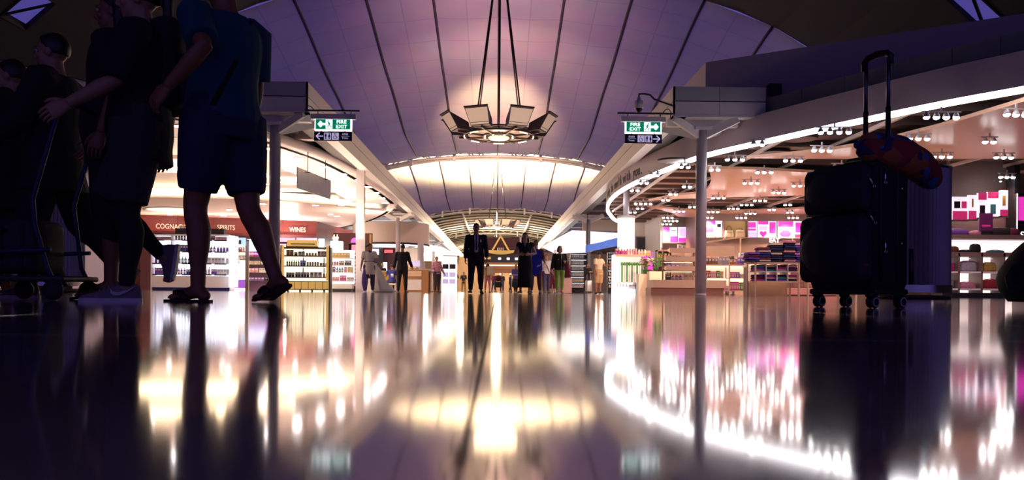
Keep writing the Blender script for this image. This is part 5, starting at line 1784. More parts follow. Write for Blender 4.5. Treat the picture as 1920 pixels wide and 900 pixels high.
# ribbed pillars either side, near
def ribbed(px0, px1, Y, ztop, lab):
    a, b = XA(px0, Y), XA(px1, Y)
    r = abs(b - a) / 2
    t = struct(root('ribbed_pillar'))
    t.location = ((a + b) / 2, Y + r * .4, 0)
    m = mat('ribbed_metal', (.34, .30, .36), .35, metal=.3)
    n = 120
    rings = []
    for z in (0.10, ztop):
        rings.append([((r + (.012 if k % 2 else -.012)) * math.cos(2 * PI * k / n), (r + (.012 if k % 2 else -.012)) * math.sin(2 * PI * k / n), z) for k in range(n)])
    MB().rings(rings, False).build('ribbed_shell', m, t)
    MB().lathe([(r + .01, 0), (r + .01, .06)], 48).build('foot', m_dark, t)
    MB().lathe([(r + .03, .10), (r + .03, .22)], 48, cap=False).build('metal_band', m_metal, t)
    MB().lathe([(.02, ztop), (r + .02, ztop), (r + .02, ztop + .05), (.02, ztop + .05)], 48).build('cap', m_dark, t)


ribbed(1655, 1787, 12.5, ZA(1740, 326, 12.9), '')
ribbed(18, 138, 12.5, 2.1, '')
# pale pier on the left
pw = root('pale_pier')
pw.location = (XA(147, 15), 15, 0)
MB().box((0, 0, 0), (.72, .5, 2.9)).build('face_panel', m_mez, pw)
MB().box((-.12, .02, 0), (-.01, .5, 2.9)).build('side_panel', m_mez, pw)
struct(pw)
lamp('SPOT', (pw.location.x + 1.0, 12.0, 4.6), 520, PEACH, .08, (-.65, 3.0, -4.1), 36, .8)  # spot added to brighten the pier; it has no fitting
# ================================================================ PEOPLE
m_pupil = mat('pupil', (.015, .01, .01), .2)
m_eyew = mat('eye_white', (.75, .72, .70), .3)
m_lips = mat('lips', (.40, .13, .12), .5)
m_hairb = mat('black_hair', (.012, .009, .010), .45, scale=60, stretch=(1, 1, .1))


def remesh(mb, name, mats, voxel, smooth=4, extra=None, parent=None):
    """fuse the overlapping solids in mb into one continuous skin"""
    me = mb.mesh(name, mats)
    o = bpy.data.objects.new(name, me)
    C.objects.link(o)
    md = o.modifiers.new('r', 'REMESH')
    md.mode = 'VOXEL'
    md.voxel_size = voxel
    if smooth:
        sm = o.modifiers.new('s', 'SMOOTH')
        sm.iterations = smooth
        sm.factor = .5
    dg = bpy.context.evaluated_depsgraph_get()
    new = bpy.data.meshes.new_from_object(o.evaluated_get(dg), depsgraph=dg)
    bpy.data.objects.remove(o)
    bpy.data.meshes.remove(me)
    if extra is not None:
        new.name = name
        vs = [tuple(v.co) for v in new.vertices] 
        fs = [tuple(p.vertices) for p in new.polygons]
        n = len(vs)
        vs += extra.v
        fs += [[i + n for i in f] for f in extra.f]
        new2 = bpy.data.meshes.new(name)
        new2.from_pydata(vs, [], fs)
        bpy.data.meshes.remove(new)
        new = new2
    new.materials.clear()
    for m in (mats if isinstance(mats, (list, tuple)) else [mats]):
        new.materials.append(m)
    new.polygons.foreach_set('use_smooth', [True] * len(new.polygons))
    new.name = name
    r = bpy.data.objects.new(name, new)
    C.objects.link(r)
    if parent is not None:
        r.parent = parent
    return r


class Figure:
    """joints of a posed body in its own space: faces -Y, feet on z = 0"""
    def __init__(s, H, hip=(0, 0), knee=(0, 0), spread=(3, 3), arm=(5, 5), abd=(8, 8), elbow=(15, 15), fore_in=(0, 0), lean=0, head=(0, 0), foot=(None, None), turn=0, width=1.0, sit=None):
        s.H = H
        s.k = H / 1.72
        s.w = width
        f = lambda a: H * a
        s.hipz = 0.0
        L_th, L_sh = f(.245), f(.235)
        s.J = {}
        side = {0: -1, 1: 1}           # 0: body's right (-x), 1: body's left (+x)
        ft = []
        for i in (0, 1):
            sd = side[i]
            h = Vector((sd * f(.052), 0, 0))
            a, b = R(hip[i]), R(spread[i])
            d = Vector((sd * math.sin(b), -math.sin(a) * math.cos(b), -math.cos(a) * math.cos(b)))
            k = h + d * L_th
            a2 = R(hip[i] - knee[i])
            d2 = Vector((sd * math.sin(b) * .5, -math.sin(a2), -math.cos(a2))).normalized()
            an = k + d2 * L_sh
            pitch = R(foot[i]) if foot[i] is not None else R(0)
            fd = Vector((sd * .12, -math.cos(pitch), -math.sin(pitch))).normalized()
            fu = Vector((0, -math.sin(pitch), math.cos(pitch)))
            s.J['hip%d' % i], s.J['knee%d' % i], s.J['ank%d' % i] = h, k, an
            s.J['fd%d' % i], s.J['fu%d' % i] = fd, fu
            heel = an - fd * f(.040) - fu * f(.0445)
            toe = an + fd * f(.075 if pitch > R(15) else .122) - fu * f(.0445)
            ft += [heel.z, toe.z]
            s.J['bend%d' % i] = pitch > R(15)
        zmin = min(ft)
        sh = Vector((0, 0, -zmin))
        for k_ in list(s.J):
            if k_[:2] not in ('fd', 'fu', 'be'):
                s.J[k_] = s.J[k_] + sh
        s.pel = sh.copy()
        s.lean = Matrix.Rotation(R(lean), 4, 'X') if lean else Matrix.Identity(4)
        T = Matrix.Rotation(R(turn), 4, 'Z')
        s.up = lambda p: s.pel + (s.lean @ T @ Vector(p))
        s.upd = lambda p: (s.lean @ T @ Vector(p))
        for i in (0, 1):
            sd = side[i]
            shd = Vector((sd * f(.107) * width, f(.005), f(.289)))
            a, b = R(arm[i]), R(abd[i])
            d = Vector((sd * math.sin(b), -math.sin(a) * math.cos(b), -math.cos(a) * math.cos(b)))
            el = shd + d * f(.172)
            a2, b2 = R(arm[i] + elbow[i]), R(abd[i] - fore_in[i])
            d2 = Vector((sd * math.sin(b2), -math.sin(a2) * math.cos(b2), -math.cos(a2) * math.cos(b2)))
            wr = el + d2 * f(.148)
            s.J['sh%d' % i], s.J['el%d' % i], s.J['wr%d' % i] = s.up(shd), s.up(el), s.up(wr)
            s.J['hd%d' % i] = s.upd(d2).normalized()
        s.head = s.up((0, f(-.012), f(.408)))
        s.hrot = (s.lean.to_3x3() @ Matrix.Rotation(R(turn + head[0]), 3, 'Z') @ Matrix.Rotation(R(head[1]), 3, 'X'))

    def fp(s, i, l, x, z):
        """point of the foot: l forward, x to the body's right, z up from the ankle, bending at the ball when the heel is raised"""
        H = s.H
        a, fd, fu = s.J['ank%d' % i], s.J['fd%d' % i], s.J['fu%d' % i]
        rt = fd.cross(fu)
        if s.J['bend%d' % i] and l > .075:
            fh = Vector((fd.x, fd.y, 0)).normalized()
            uh = fu.lerp(Vector((0, 0, 1)), min(1, (l - .075) / .02)).normalized()
            return a + fd * (.075 * H) + fh * ((l - .075) * H) + rt * (x * H) + fu * (-.0445 * H) + uh * ((z + .0445) * H)
        return a + fd * (l * H) + rt * (x * H) + fu * (z * H)

    def hp(s, p):
        return s.head + s.hrot @ (Vector(p) * s.k)

    # -- solids
    def torso(s, mb, g=0.0, z0=-.03, z1=.33, chest=1.0, belly=0.0, flare=0.0):
        H = s.H
        secs = [(-.05, .094, .070), (-.01, .100, .073), (.03, .098, .070), (.075, .085, .062), (.12, .082, .062), (.17, .090, .066), (.22, .098, .069), (.265, .100, .062), (.290, .088, .052), (.312, .060, .042), (.332, .038, .035)]
        rings = []
        for z, rx, ry in secs:
            if z < z0 - .001 or z > z1 + .001:
                continue
            rings.append((z, rx, ry))
        if rings[0][0] > z0 + .004:
            r0 = rings[0]
            rings.insert(0, (z0, r0[1], r0[2]))
        if z0 < -.05:
            rings[0] = (z0, .100 + flare, .074 + flare)
            if len(rings) > 1 and rings[1][0] > -.05:
                rings.insert(1, (-.05, .1 + flare * .4, .073 + flare * .4))
        out = []
        for z, rx, ry in rings:
            rx = (rx * s.w * H) + g
            ry = (ry * H) + g + (belly * H * max(0, 1 - abs(z - .06) / .12))
            if chest != 1.0 and .14 < z < .26:
                ry += (chest - 1) * .03 * H
            out.append([tuple(s.up((rx * math.cos(2 * PI * k / 20), ry * math.sin(2 * PI * k / 20) - (belly * H * .5 * max(0, 1 - abs(z - .06) / .12)), z * H))) for k in range(20)])
        mb.rings(out)

    def neck(s, mb):
        H = s.H
        mb.tube([s.up((0, .006 * H, .295 * H)), s.up((0, 0, .335 * H)), s.hp((0, .012, -.06)), s.hp((0, .005, 0))], [.045 * H, .034 * H, .033 * H, .035 * H], 12)

    def skull(s, mb):
        k = s.k
        Mh = Matrix.Translation(s.head) @ s.hrot.to_4x4() @ Matrix.Diagonal((k, k, k, 1))
        mb.ell((0, .012, .022), (.074, .094, .096), 18, 12, 0, Mh)
        mb.ell((0, -.022, -.045), (.058, .064, .066), 16, 10, 0, Mh)
        mb.ell((0, -.050, -.088), (.030, .028, .022), 10, 8, 0, Mh)
        mb.tube([(0, -.083, .012), (0, -.096, -.014), (0, -.106, -.030)], [.009, .011, .014], 8, 0, Mh)
        mb.ell((0, -.096, -.034), (.020, .014, .010), 8, 6, 0, Mh)
        for sd in (-1, 1):
            mb.ell((sd * .074, .012, -.008), (.010, .020, .032), 8, 8, 0, Mh)
            mb.ell((sd * .033, -.078, .018), (.022, .010, .008), 8, 6, 0, Mh)
            mb.ell((sd * .042, -.058, -.030), (.024, .022, .02), 8, 6, 0, Mh)
        return Mh

    def face(s, Mh, par):
        for sd in (-1, 1):
            e = MB().ell((sd * .032, -.079, .002), (.014, .008, .0085), 10, 6, 0, Mh).build('eye', m_eyew, par)
            MB().ell((sd * .032, -.0855, .002), (.007, .003, .0075), 8, 6, 0, Mh).build('pupil', m_pupil, e)
            MB().tube([(sd * .014, -.088, .020), (sd * .034, -.086, .026), (sd * .052, -.076, .020)], .0045, 6, 0, Mh).build('eyebrow', m_hairb, par)
        MB().ell((0, -.083, -.062), (.024, .010, .0085), 10, 6, 0, Mh).build('mouth', m_lips, par)

    def limb(s, mb, names, rad, n=12):
        mb.tube([s.J[a] if isinstance(a, str) else a for a in names], [r * s.H for r in rad], n)

    def leg(s, mb, i, g=0.0, to=1.0, hemr=None):
        """thigh and shin with calf; g adds cloth, to = share of the shin covered (negative: only part of the thigh)"""
        h, k, a = s.J['hip%d' % i], s.J['knee%d' % i], s.J['ank%d' % i]
        H = s.H
        pts = [h + Vector((0, 0, .02 * H)), h.lerp(k, .25), h.lerp(k, .7), k]
        rr = [.058, .056, .042, .034]
        back = Vector((0, .012 * H, 0))
        shin = [(.12, .033, 0), (.30, .0345, 1), (.50, .031, .8), (.75, .0225, .3), (1.0, .0205, 0)]
        for t, r, b in shin:
            pts.append(k.lerp(a, t) + back * b)
            rr.append(r)
        if to <= 0:
            L = 4 + to * 3
            cut = h.lerp(k, 1 + to)
            pts = [p for p, t in zip(pts[:4], (0, .25, .7, 1)) if t < 1 + to - .02] + [cut]
            rr = rr[:len(pts) - 1] + [rr[len(pts) - 1]]
        elif to < 1:
            cut = k.lerp(a, to)
            keep = [q for q in range(len(shin)) if shin[q][0] < to - .03]
            pts = pts[:4] + [pts[4 + q] for q in keep] + [cut]
            rr = rr[:4] + [rr[4 + q] for q in keep] + [rr[4 + min(len(keep), 4)]]
        rads = [r * H + g for r in rr]
        if hemr:
            n = len(rads)
            for q in range(n):
                f = q / (n - 1)
                rads[q] = max(rads[q], (.06 * H + g) * (1 - f) + hemr * f)
        mb.tube(pts, rads, 14)

    def armtube(s, mb, i, g=0.0, to=1.0):
        a, b, c = s.J['sh%d' % i], s.J['el%d' % i], s.J['wr%d' % i]
        H = s.H
        inn = a + (s.up((0, 0, .285 * H)) - a) * .25
        if to <= .5:
            cut = a.lerp(b, to * 2)
            pts, rr = [inn, a, cut], [.030, .031, .029]
        else:
            f = (to - .5) * 2
            pts = [inn, a, a.lerp(b, .45), b, b.lerp(c, min(.3, f * .5)), b.lerp(c, f)]
            rr = [.030, .031, .0275, .0235, .0245, .024 + (.0155 - .024) * f]
        mb.tube(pts, [r * H + g for r in rr], 12)

    def hand(s, i, curl=25):
        """palm with four fingers and a thumb, one mesh rooted in the wrist"""
        H = s.H / 1.72
        mb = MB()
        w, d = s.J['wr%d' % i], s.J['hd%d' % i]
        sd = -1 if i == 0 else 1
        inward = Vector((-sd, 0, 0))
        inward = (inward - d * inward.dot(d)).normalized()     # palm faces the body
        fwd = d.cross(inward) * (1 if i == 1 else -1)
        if fwd.y > 0:
            fwd = -fwd
        P = lambda l, f_, t: w + (d * l + fwd * f_ + inward * t) * H
        rings = []
        for l, hw, th in ((-.012, .024, .020), (.02, .034, .017), (.055, .042, .016), (.085, .041, .013), (.094, .036, .009)):
            rings.append([P(l, hw * math.cos(2 * PI * k / 12), th * math.sin(2 * PI * k / 12)) for k in range(12)])
        mb.rings(rings)
        for f_, L, r in ((.030, .066, .0085), (.010, .076, .0088), (-.011, .070, .0084), (-.030, .054, .0074)):
            pts, rr = [P(.075, f_, 0)], [r]
            l, t, ang = .088, 0.0, 0
            for q, seg in enumerate((.45, .32, .23)):
                pts.append(P(l, f_, t))
                rr.append(r * (1 - .08 * q))
                ang += R(curl)
                l += math.cos(ang) * L * seg
                t += math.sin(ang) * L * seg
            pts.append(P(l, f_, t))
            rr.append(r * .62)
            mb.tube(pts, [q * H for q in rr], 8)
        mb.tube([P(.015, .025, .005), P(.035, .048, .012), P(.060, .060, .020), P(.082, .062, .028)], [.013 * H, .0115 * H, .0095 * H, .006 * H], 8)
        return mb

    def shoe(s, i, par, m, msole, length=1.0, name='shoe', strap=False):
        H = s.H
        a, fd, fu = s.J['ank%d' % i], s.J['fd%d' % i], s.J['fu%d' % i]
        rt = fd.cross(fu)
        P = lambda l, x, z: tuple(s.fp(i, l, x, z))
        rings = []
        for l, hw, top in ((-.040, .012, -.010), (-.034, .020, .006), (-.012, .022, .016), (.015, .022, .010), (.045, .025, -.006), (.080, .028, -.016), (.108, .025, -.022), (.124, .014, -.028)):
            ring = []
            for k in range(14):
                an = 2 * PI * k / 14
                zz = -.036 if math.sin(an) < 0 else top
                ring.append(P(l, hw * math.cos(an), -.034 + (top + .034) * max(0, math.sin(an)) ** .7 + (-.004 if math.sin(an) < 0 else 0)))
            rings.append(ring)
        o = MB().rings(rings).build(name, m, par)
        sole = []
        for l, hw in ((-.044, .010), (-.036, .022), (.0, .023), (.045, .027), (.085, .030), (.112, .026), (.128, .010)):
            sole.append([P(l, -hw, -.034), P(l, hw, -.034), P(l, hw, -.0445), P(l, -hw, -.0445)])
        MB().rings(sole, False).build('sole', msole, o)
        return o

    def foot(s, mb, i):
        """bare foot solids, to be fused into the body"""
        H = s.H
        a, fd, fu = s.J['ank%d' % i], s.J['fd%d' % i], s.J['fu%d' % i]
        rt = fd.cross(fu)
        P = lambda l, x, z: s.fp(i, l, x, z)
        mb.tube([P(-.024, 0, -.020), P(0, 0, -.012), P(.035, 0, -.0195), (P(.075, 0, -.026)), P(.10, 0, -.030)], [.017 * H, .022 * H, .0185 * H, .0145 * H, .009 * H], 12)
        mb.ell(tuple(P(-.026, 0, -.026)), (.018 * H, .018 * H, .015 * H), 10, 8)
        ba = [P(.080, x, -.030) for x in (-.014, 0, .014)]
        for b in ba:
            mb.ell(tuple(b), (.015 * H, .018 * H, .010 * H), 10, 8)
        sd = 1 if i == 0 else -1
        for q, (x, L, r) in enumerate(((.019, .030, .0085), (.007, .030, .006), (-.003, .027, .0056), (-.012, .023, .0052), (-.020, .018, .0048))):
            x_ = x * (-sd)
            mb.tube([P(.082, x_, -.031), P(.082 + L * .6, x_, -.031), P(.082 + L, x_, -.034)], [r * H, r * H, r * .75 * H], 8)

    def sandal(s, i, par, m, ms):
        H = s.H
        a, fd, fu = s.J['ank%d' % i], s.J['fd%d' % i], s.J['fu%d' % i]
        rt = fd.cross(fu)
        P = lambda l, x, z: tuple(s.fp(i, l, x, z))
        out = [(-.048, .0), (-.042, .016), (-.02, .022), (.03, .023), (.08, .030), (.108, .027), (.122, .012), (.122, -.012), (.108, -.027), (.08, -.030), (.03, -.023), (-.02, -.022), (-.042, -.016)]
        n = len(out)
        o = MB().add([P(l, x, -.0375) for l, x in out] + [P(l, x, -.0445) for l, x in out], [list(range(n)), list(range(n, 2 * n))[::-1]] + [(k, n + k, n + (k + 1) % n, (k + 1) % n) for k in range(n)]).build('sandal', ms, par)
        st = MB()
        for sd in (-1, 1):
            st.tube([P(.088, 0, -.034), P(.07, sd * .014, -.012), P(.045, sd * .024, -.014), P(.018, sd * .024, -.036)], [.006 * H, .012 * H, .013 * H, .011 * H], 8, ry=[.004 * H] * 4)
        st.build('strap', m, o)

    def hair(s, par, Mh, style, m):
        mb = MB()
        # cap: back and top of the skull
        rings = []
        for j in range(9):
            a = R(-28 + 118 * j / 8)
            ring = []
            for k in range(20):
                t = 2 * PI * k / 20
                x, y, z = .082 * math.cos(a) * math.cos(t), .102 * math.cos(a) * math.sin(t), .106 * math.sin(a)
                if y < 0:
                    low = .052 + (.02 if abs(x) < .05 else -.03)
                    z = max(z, low if abs(x) < .068 else .0)
                    if z > .03:
                        y = max(y, -.082)
                ring.append((x, y + .014, z + .024))
            rings.append(ring)
        mb.rings(rings, True, 0, Mh)
        if style == 'long':
            for x, y0 in ((-.062, .03), (-.03, .075), (0, .085), (.03, .075), (.062, .03)):
                mb.tube([(x * .9, y0 * .6 + .02, .07), (x * 1.12, y0 + .02, -.02), (x * 1.3, y0 + .03, -.13), (x * 1.25, y0 + .03, -.24)], [.03, .036, .036, .018], 10, 0, Mh)
        if style in ('bob',):
            for x, y0 in ((-.07, .0), (-.055, .05), (0, .085), (.055, .05), (.07, .0)):
                mb.tube([(x * .9, y0 * .6 + .02, .06), (x * 1.1, y0 + .01, -.02), (x * 1.12, y0 + .01, -.11)], [.03, .034, .022], 10, 0, Mh)
        if style == 'bun':
            mb.ell((0, .125, .01), (.04, .035, .045), 10, 8, 0, Mh)
            mb.tube([(.01, .13, -.02), (.015, .14, -.07)], [.018, .008], 8, 0, Mh)
        if style == 'pony':
            mb.tube([(0, .10, .05), (0, .15, .03), (0, .15, -.08), (0, .13, -.17)], [.022, .03, .028, .01], 8, 0, Mh)
        return remesh(mb, 'hair', m, .011 * s.k, 3, None, par)


def skin_mat(n, c):
    return mat('skin_' + n, c, .5, var=.06, scale=12)


SK = {'tan': skin_mat('tan', (.42, .22, .13)), 'fair': skin_mat('fair', (.62, .38, .27)), 'brown': skin_mat('brown', (.30, .12, .055))}


def fabric(n, c, var=.12, rough=.85, **k):
    return mat('cloth_' + n, c, rough, var=var, scale=k.pop('scale', 18), **k)


def person(label, px, Y, H, face, pose, skin='tan', hairstyle='short', hair=m_hairb, top=None, bottom=None, shoes=None, vox=.016, extras=None, group=None, z=0.0, loc=None, bare_legs=False, hands=True, width=1.0, wear_sandals=False, socks=None):
    """top: (material, sleeve share, hem z, ease)   bottom: (kind, material, length, ease)"""
    loc = loc or (XA(px, Y), Y, z)
    t = thing('person', label, 'person', loc, R(face), group)
    f = Figure(H, width=width, **pose)
    mb = MB()
    f.torso(mb)
    f.neck(mb)
    Mh = f.skull(mb)
    for i in (0, 1):
        f.leg(mb, i)
        f.armtube(mb, i)
        f.foot(mb, i)
    ex = MB()
    for i in (0, 1):
        h = f.hand(i)
        ex.add(h.v, h.f, True)
    remesh(mb, 'body', SK[skin], vox * .62, 3, ex, t)
    f.face(Mh, t)
    if hairstyle:
        f.hair(t, Mh, hairstyle, hair)
    if top:
        m, sl, hem, g = top[:4]
        nm = top[4] if len(top) > 4 else 'shirt'
        mb = MB()
        f.torso(mb, g, hem, .322, belly=top[5] if len(top) > 5 else 0, flare=top[6] if len(top) > 6 else 0)
        for i in (0, 1):
            if sl > 0:
                f.armtube(mb, i, g * .9, sl)
            else:
                mb.ell(tuple(f.J['sh%d' % i]), (.034 * H + g,) * 3, 10, 8)
        remesh(mb, nm, m, vox * .8, 3, None, t)
    if bottom:
        kind, m, ln, g = bottom[:4]
        mb = MB()
        if kind == 'trousers':
            f.torso(mb, g, -.05, .075)
            for i in (0, 1):
                f.leg(mb, i, g, ln, bottom[4] if len(bottom) > 4 else None)
            remesh(mb, 'trousers' if ln > .5 else 'shorts', m, vox * .8, 3, None, t)
        elif kind == 'skirt':
            ce = (f.J['knee0'] + f.J['knee1']) / 2
            hem = f.pel.lerp(Vector((ce.x, ce.y, f.pel.z * (1 - ln))), 1.0)
            zs = [.09 * H, .0, -.06 * H]
            rr = []
            for z_, rx, ry in ((.09, .085, .065), (0, .105, .08), (-.06, .11, .085)):
                rr.append([tuple(f.up((rx * H * math.cos(2 * PI * k / 24) + g * math.cos(2 * PI * k / 24), (ry * H + g) * math.sin(2 * PI * k / 24), z_ * H))) for k in range(24)])
            w2 = bottom[4] if len(bottom) > 4 else .13
            for q in (.35, .7, 1.0):
                c = f.pel.lerp(hem, q)
                r = .112 * H + (w2 * H - .112 * H) * q
                rr.append([(c.x + (r + .014 * math.cos(7 * 2 * PI * k / 24) * q) * math.cos(2 * PI * k / 24), c.y + (r * .85 + .014 * math.cos(7 * 2 * PI * k / 24) * q) * math.sin(2 * PI * k / 24), c.z) for k in range(24)])
            MB().rings(rr).build('skirt', m, t)
    if socks:
        mb = MB()
        for i in (0, 1):
            f.leg(mb, i, .004, 1.0)
        remesh(mb, 'leggings', socks, vox * .7, 3, None, t)
    if shoes:
        for i in (0, 1):
            if wear_sandals:
                f.sandal(i, t, shoes[0], shoes[1])
            else:
                f.shoe(i, t, shoes[0], shoes[1])
    if extras:
        extras(t, f)
    return t, f


def chest_patch(t, f, name, m, prof, off, sgn=-1, n=8, base=(None,)):
    """thin panel lying on the front of the clothed torso; prof: list of (z, x_left, x_right) in body units"""
    H = f.H
    secs = [(-.05, .094, .070), (-.01, .100, .073), (.03, .098, .070), (.075, .085, .062), (.12, .082, .062), (.17, .090, .066), (.22, .098, .069), (.265, .100, .062), (.295, .094, .052), (.318, .066, .042), (.34, .040, .036)]

    def rad(z):
        for (a, x0, y0), (b, x1, y1) in zip(secs, secs[1:]):
            if a <= z <= b:
                q = (z - a) / (b - a)
                return x0 + (x1 - x0) * q, y0 + (y1 - y0) * q
        return secs[-1][1:] if z > 0 else secs[0][1:]
    vs = []
    for lay in (0, .006):
        for z, a, b in prof:
            rx, ry = rad(z)
            rx, ry = rx * f.w * H + off, ry * H + off
            for k in range(n + 1):
                x = (a + (b - a) * k / n) * H
                u = min(.98, abs(x) / rx)
                y = sgn * (ry * math.sqrt(1 - u * u) + lay)
                vs.append(tuple(f.up((x, y, z * H))))
    m_ = len(prof) * (n + 1)
    fs = []
    for r in range(len(prof) - 1):
        for k in range(n):
            q = r * (n + 1) + k
            fs.append((q, q + n + 1, q + n + 2, q + 1))
            fs.append((m_ + q, m_ + q + 1, m_ + q + n + 2, m_ + q + n + 1))
    edge = [k for k in range(n + 1)] + [r * (n + 1) + n for r in range(1, len(prof))] + [(len(prof) - 1) * (n + 1) + k for k in range(n - 1, -1, -1)] + [r * (n + 1) for r in range(len(prof) - 2, 0, -1)]
    for i in range(len(edge)):
        a, b = edge[i], edge[(i + 1) % len(edge)]
        fs.append((a, b, m_ + b, m_ + a))
    return MB().add(vs, fs, True).build(name, m, t)


m_suit = fabric('charcoal_suit', (.022, .018, .026))
m_shirtw = fabric('white_shirt', (.88, .82, .82))
m_tie = fabric('violet_tie', (.05, .035, .16))
m_blackc = fabric('black', (.012, .010, .014))
m_leather = mat('black_leather', (.012, .010, .012), .3)
m_solew = mat('white_sole', (.7, .68, .68), .5)

WALK = dict(hip=(14, -8), knee=(8, 12), arm=(-10, 10), elbow=(18, 22), foot=(-4, 10))
STAND = dict(hip=(1, -1), knee=(2, 2), spread=(4, 4), arm=(2, 2), elbow=(12, 12))


# ---- man in the dark suit walking towards us
def suit_extras(t, f):
    chest_patch(t, f, 'shirt_front', m_shirtw, [(.065, -.028, .028), (.16, -.026, .026), (.24, -.034, .034), (.31, -.030, .030), (.325, -.022, .022)], .036)
    chest_patch(t, f, 'tie', m_tie, [(.085, .000, .001), (.10, -.014, .014), (.20, -.012, .012), (.29, -.008, .008), (.305, -.012, .012), (.318, -.012, .012)], .044, n=4)
    for s in (-1, 1):
        chest_patch(t, f, 'lapel', m_suit, [(.13, s * .022, s * .028), (.24, s * .030, s * .062), (.30, s * .032, s * .052), (.318, s * .024, s * .040)], .042, n=4)
    chest_patch(t, f, 'badge', m_white, [(.205, .052, .072), (.245, .052, .072)], .042, n=3)
    chest_patch(t, f, 'belt_buckle', m_metal, [(.055, -.008, .008), (.066, -.008, .008)], .03, n=2)


person('tall man in a dark suit, white shirt and violet tie walking down the hall', 892, 20.2, 1.76, 4, dict(WALK, head=(0, 6), hip=(10, -6), spread=(4, 4), arm=(-6, 8), abd=(9, 9), elbow=(12, 14), fore_in=(6, 6)), 'tan', 'short',
       top=(m_suit, .98, -.055, .020, 'jacket', 0, .006), bottom=('trousers', m_suit, .99, .020), shoes=(m_leather, m_black), vox=.014, extras=suit_extras, width=1.10)

# ---- woman in the long black dress, hands joined in front
def dress_extras(t, f):
    f_ = f
    MB().tube([f_.up((.108 * f.H * math.cos(a), .075 * f.H * math.sin(a), .085 * f.H)) for a in [2 * PI * k / 20 for k in range(21)]], .012, 6, cap=False).build('belt', m_black, t)
    chest_patch(t, f, 'neckline', SK['fair'], [(.235, -.001, .001), (.31, -.020, .020), (.322, -.022, .022)], .020, n=4)
    wr = f.J['wr1']
    MB().tube([wr + Vector((.022 * math.cos(a), .004, .022 * math.sin(a))) for a in [2 * PI * k / 10 for k in range(11)]], .007, 6, cap=False).build('wristwatch', m_white, t)


person('woman with long dark hair in a long black sleeveless dress, hands joined in front', 984, 21.4, 1.62, -4, dict(hip=(6, -4), knee=(4, 10), foot=(0, 10), arm=(8, 8), abd=(22, 22), elbow=(74, 74), fore_in=(62, 62), head=(0, 4)), 'fair', 'long',
       top=(m_blackc, .16, -.02, .014, 'bodice'), bottom=('skirt', m_blackc, .80, .02, .125), shoes=(m_leather, m_black), vox=.014, extras=dress_extras, wear_sandals=True)

# ---- girl in green leggings
m_leg_green = fabric('leaf_green', (.20, .42, .05))


def girl_extras(t, f):
    chest_patch(t, f, 'jacket_zip', m_metal, [(-.02, .020, .026), (.2, .018, .024), (.30, .016, .022)], .036, n=2)
    chest_patch(t, f, 'chest_emblem', m_white, [(.19, -.055, -.035), (.20, -.052, -.030)], .037, n=2)
    MB().ell(tuple(f.hp((0, -.01, .11))), (.075 * f.k, .06 * f.k, .018), 14, 6).build('hair_band', m_metal, t)


person('girl in green leggings and a black sports jacket walking with one hand raised', 1049, 25.2, 1.50, 6, dict(WALK, arm=(-4, 14), abd=(12, 10), elbow=(20, 85), fore_in=(0, 30), head=(14, 0)), 'fair', 'bob',
       top=(m_blackc, .98, -.03, .026, 'jacket'), bottom=('trousers', m_leg_green, .92, .006), shoes=(fabric('red_trainer', (.35, .04, .06)), m_solew), vox=.015, extras=girl_extras)
t = thing('red_jacket', 'dark red jacket hanging beside the girl in green leggings', 'jacket', (XA(1060, 25.3), 25.35, .0))
MB().tube([(0, 0, 1.12), (.03, 0, .95), (.06, .02, .7), (.07, .02, .52)], [.05, .10, .12, .09], 12, ry=[.03, .05, .06, .05]).build('cloth', fabric('dark_red', (.16, .02, .06)), t)
t = thing('paper_bag', 'pale pink shopping bag behind the girl in green leggings', 'bag', (XA(1063, 27.5), 27.5, 0.02))
MB().box((-.15, -.06, 0), (.16, .06, .52)).build('bag_body', mat('pale_pink_paper', (.8, .55, .55), .5, var=.2, scale=14), t)
MB().tube([(-.07, -.06, .52), (-.06, -.06, .66), (.06, -.06, .66), (.07, -.06, .52)], .008, 6).build('handle', m_white, t)

# ---- person with the blue bag behind the woman in black
def bluebag(t, f):
    pass


person('person in dark red trousers carrying a big blue bag behind the woman in black', 1004, 24.0, 1.60, -8, dict(WALK, arm=(4, 4), abd=(10, 14), elbow=(20, 60), head=(-6, 0)), 'tan', 'short', top=(fabric('plum', (.12, .04, .08)), .6, -.03, .018), bottom=('trousers', fabric('wine', (.10, .015, .03)), .95, .016), shoes=(m_leather, m_black), vox=.016)
t = thing('blue_bag', 'bright blue shopping bag with white writing held beside the woman in black', 'bag', (XA(1005, 22.6), 22.5, .48))
mb = MB().add([(-.16, -.06, 0.10), (.17, -.05, 0.22), (.17, .06, .22), (-.16, .06, .10), (-.13, -.04, .80), (.13, -.04, .72), (.13, .05, .72), (-.13, .05, .80), (-.02, -.07, 0), (-.02, .07, 0)],
              [(8, 0, 3, 9), (1, 8, 9, 2), (0, 8, 4), (8, 5, 4), (8, 1, 5), (9, 3, 7), (9, 7, 6), (9, 6, 2), (1, 2, 6, 5), (3, 0, 4, 7), (4, 5, 6, 7)])
mb.build('bag_body', mat('royal_blue', (.02, .03, .62), .4, var=.06), t)
MB().tube([(-.05, -.03, .76), (-.06, -.04, .90), (.03, -.04, .90), (.05, -.03, .74)], .008, 6).build('handle', m_signblue, t)
w_ = MB()
stroke(w_, [(.02, .30), (.05, .33), (.08, .31), (.12, .36)], .018, -.075)
stroke(w_, [(.0, .27), (.10, .31)], .012, -.075)
w_.build('white_writing', m_white, t)

# ---- cleaner in cream tunic
m_tunic = fabric('cream_tunic', (.78, .68, .60))
m_navy = fabric('navy', (.06, .045, .13))


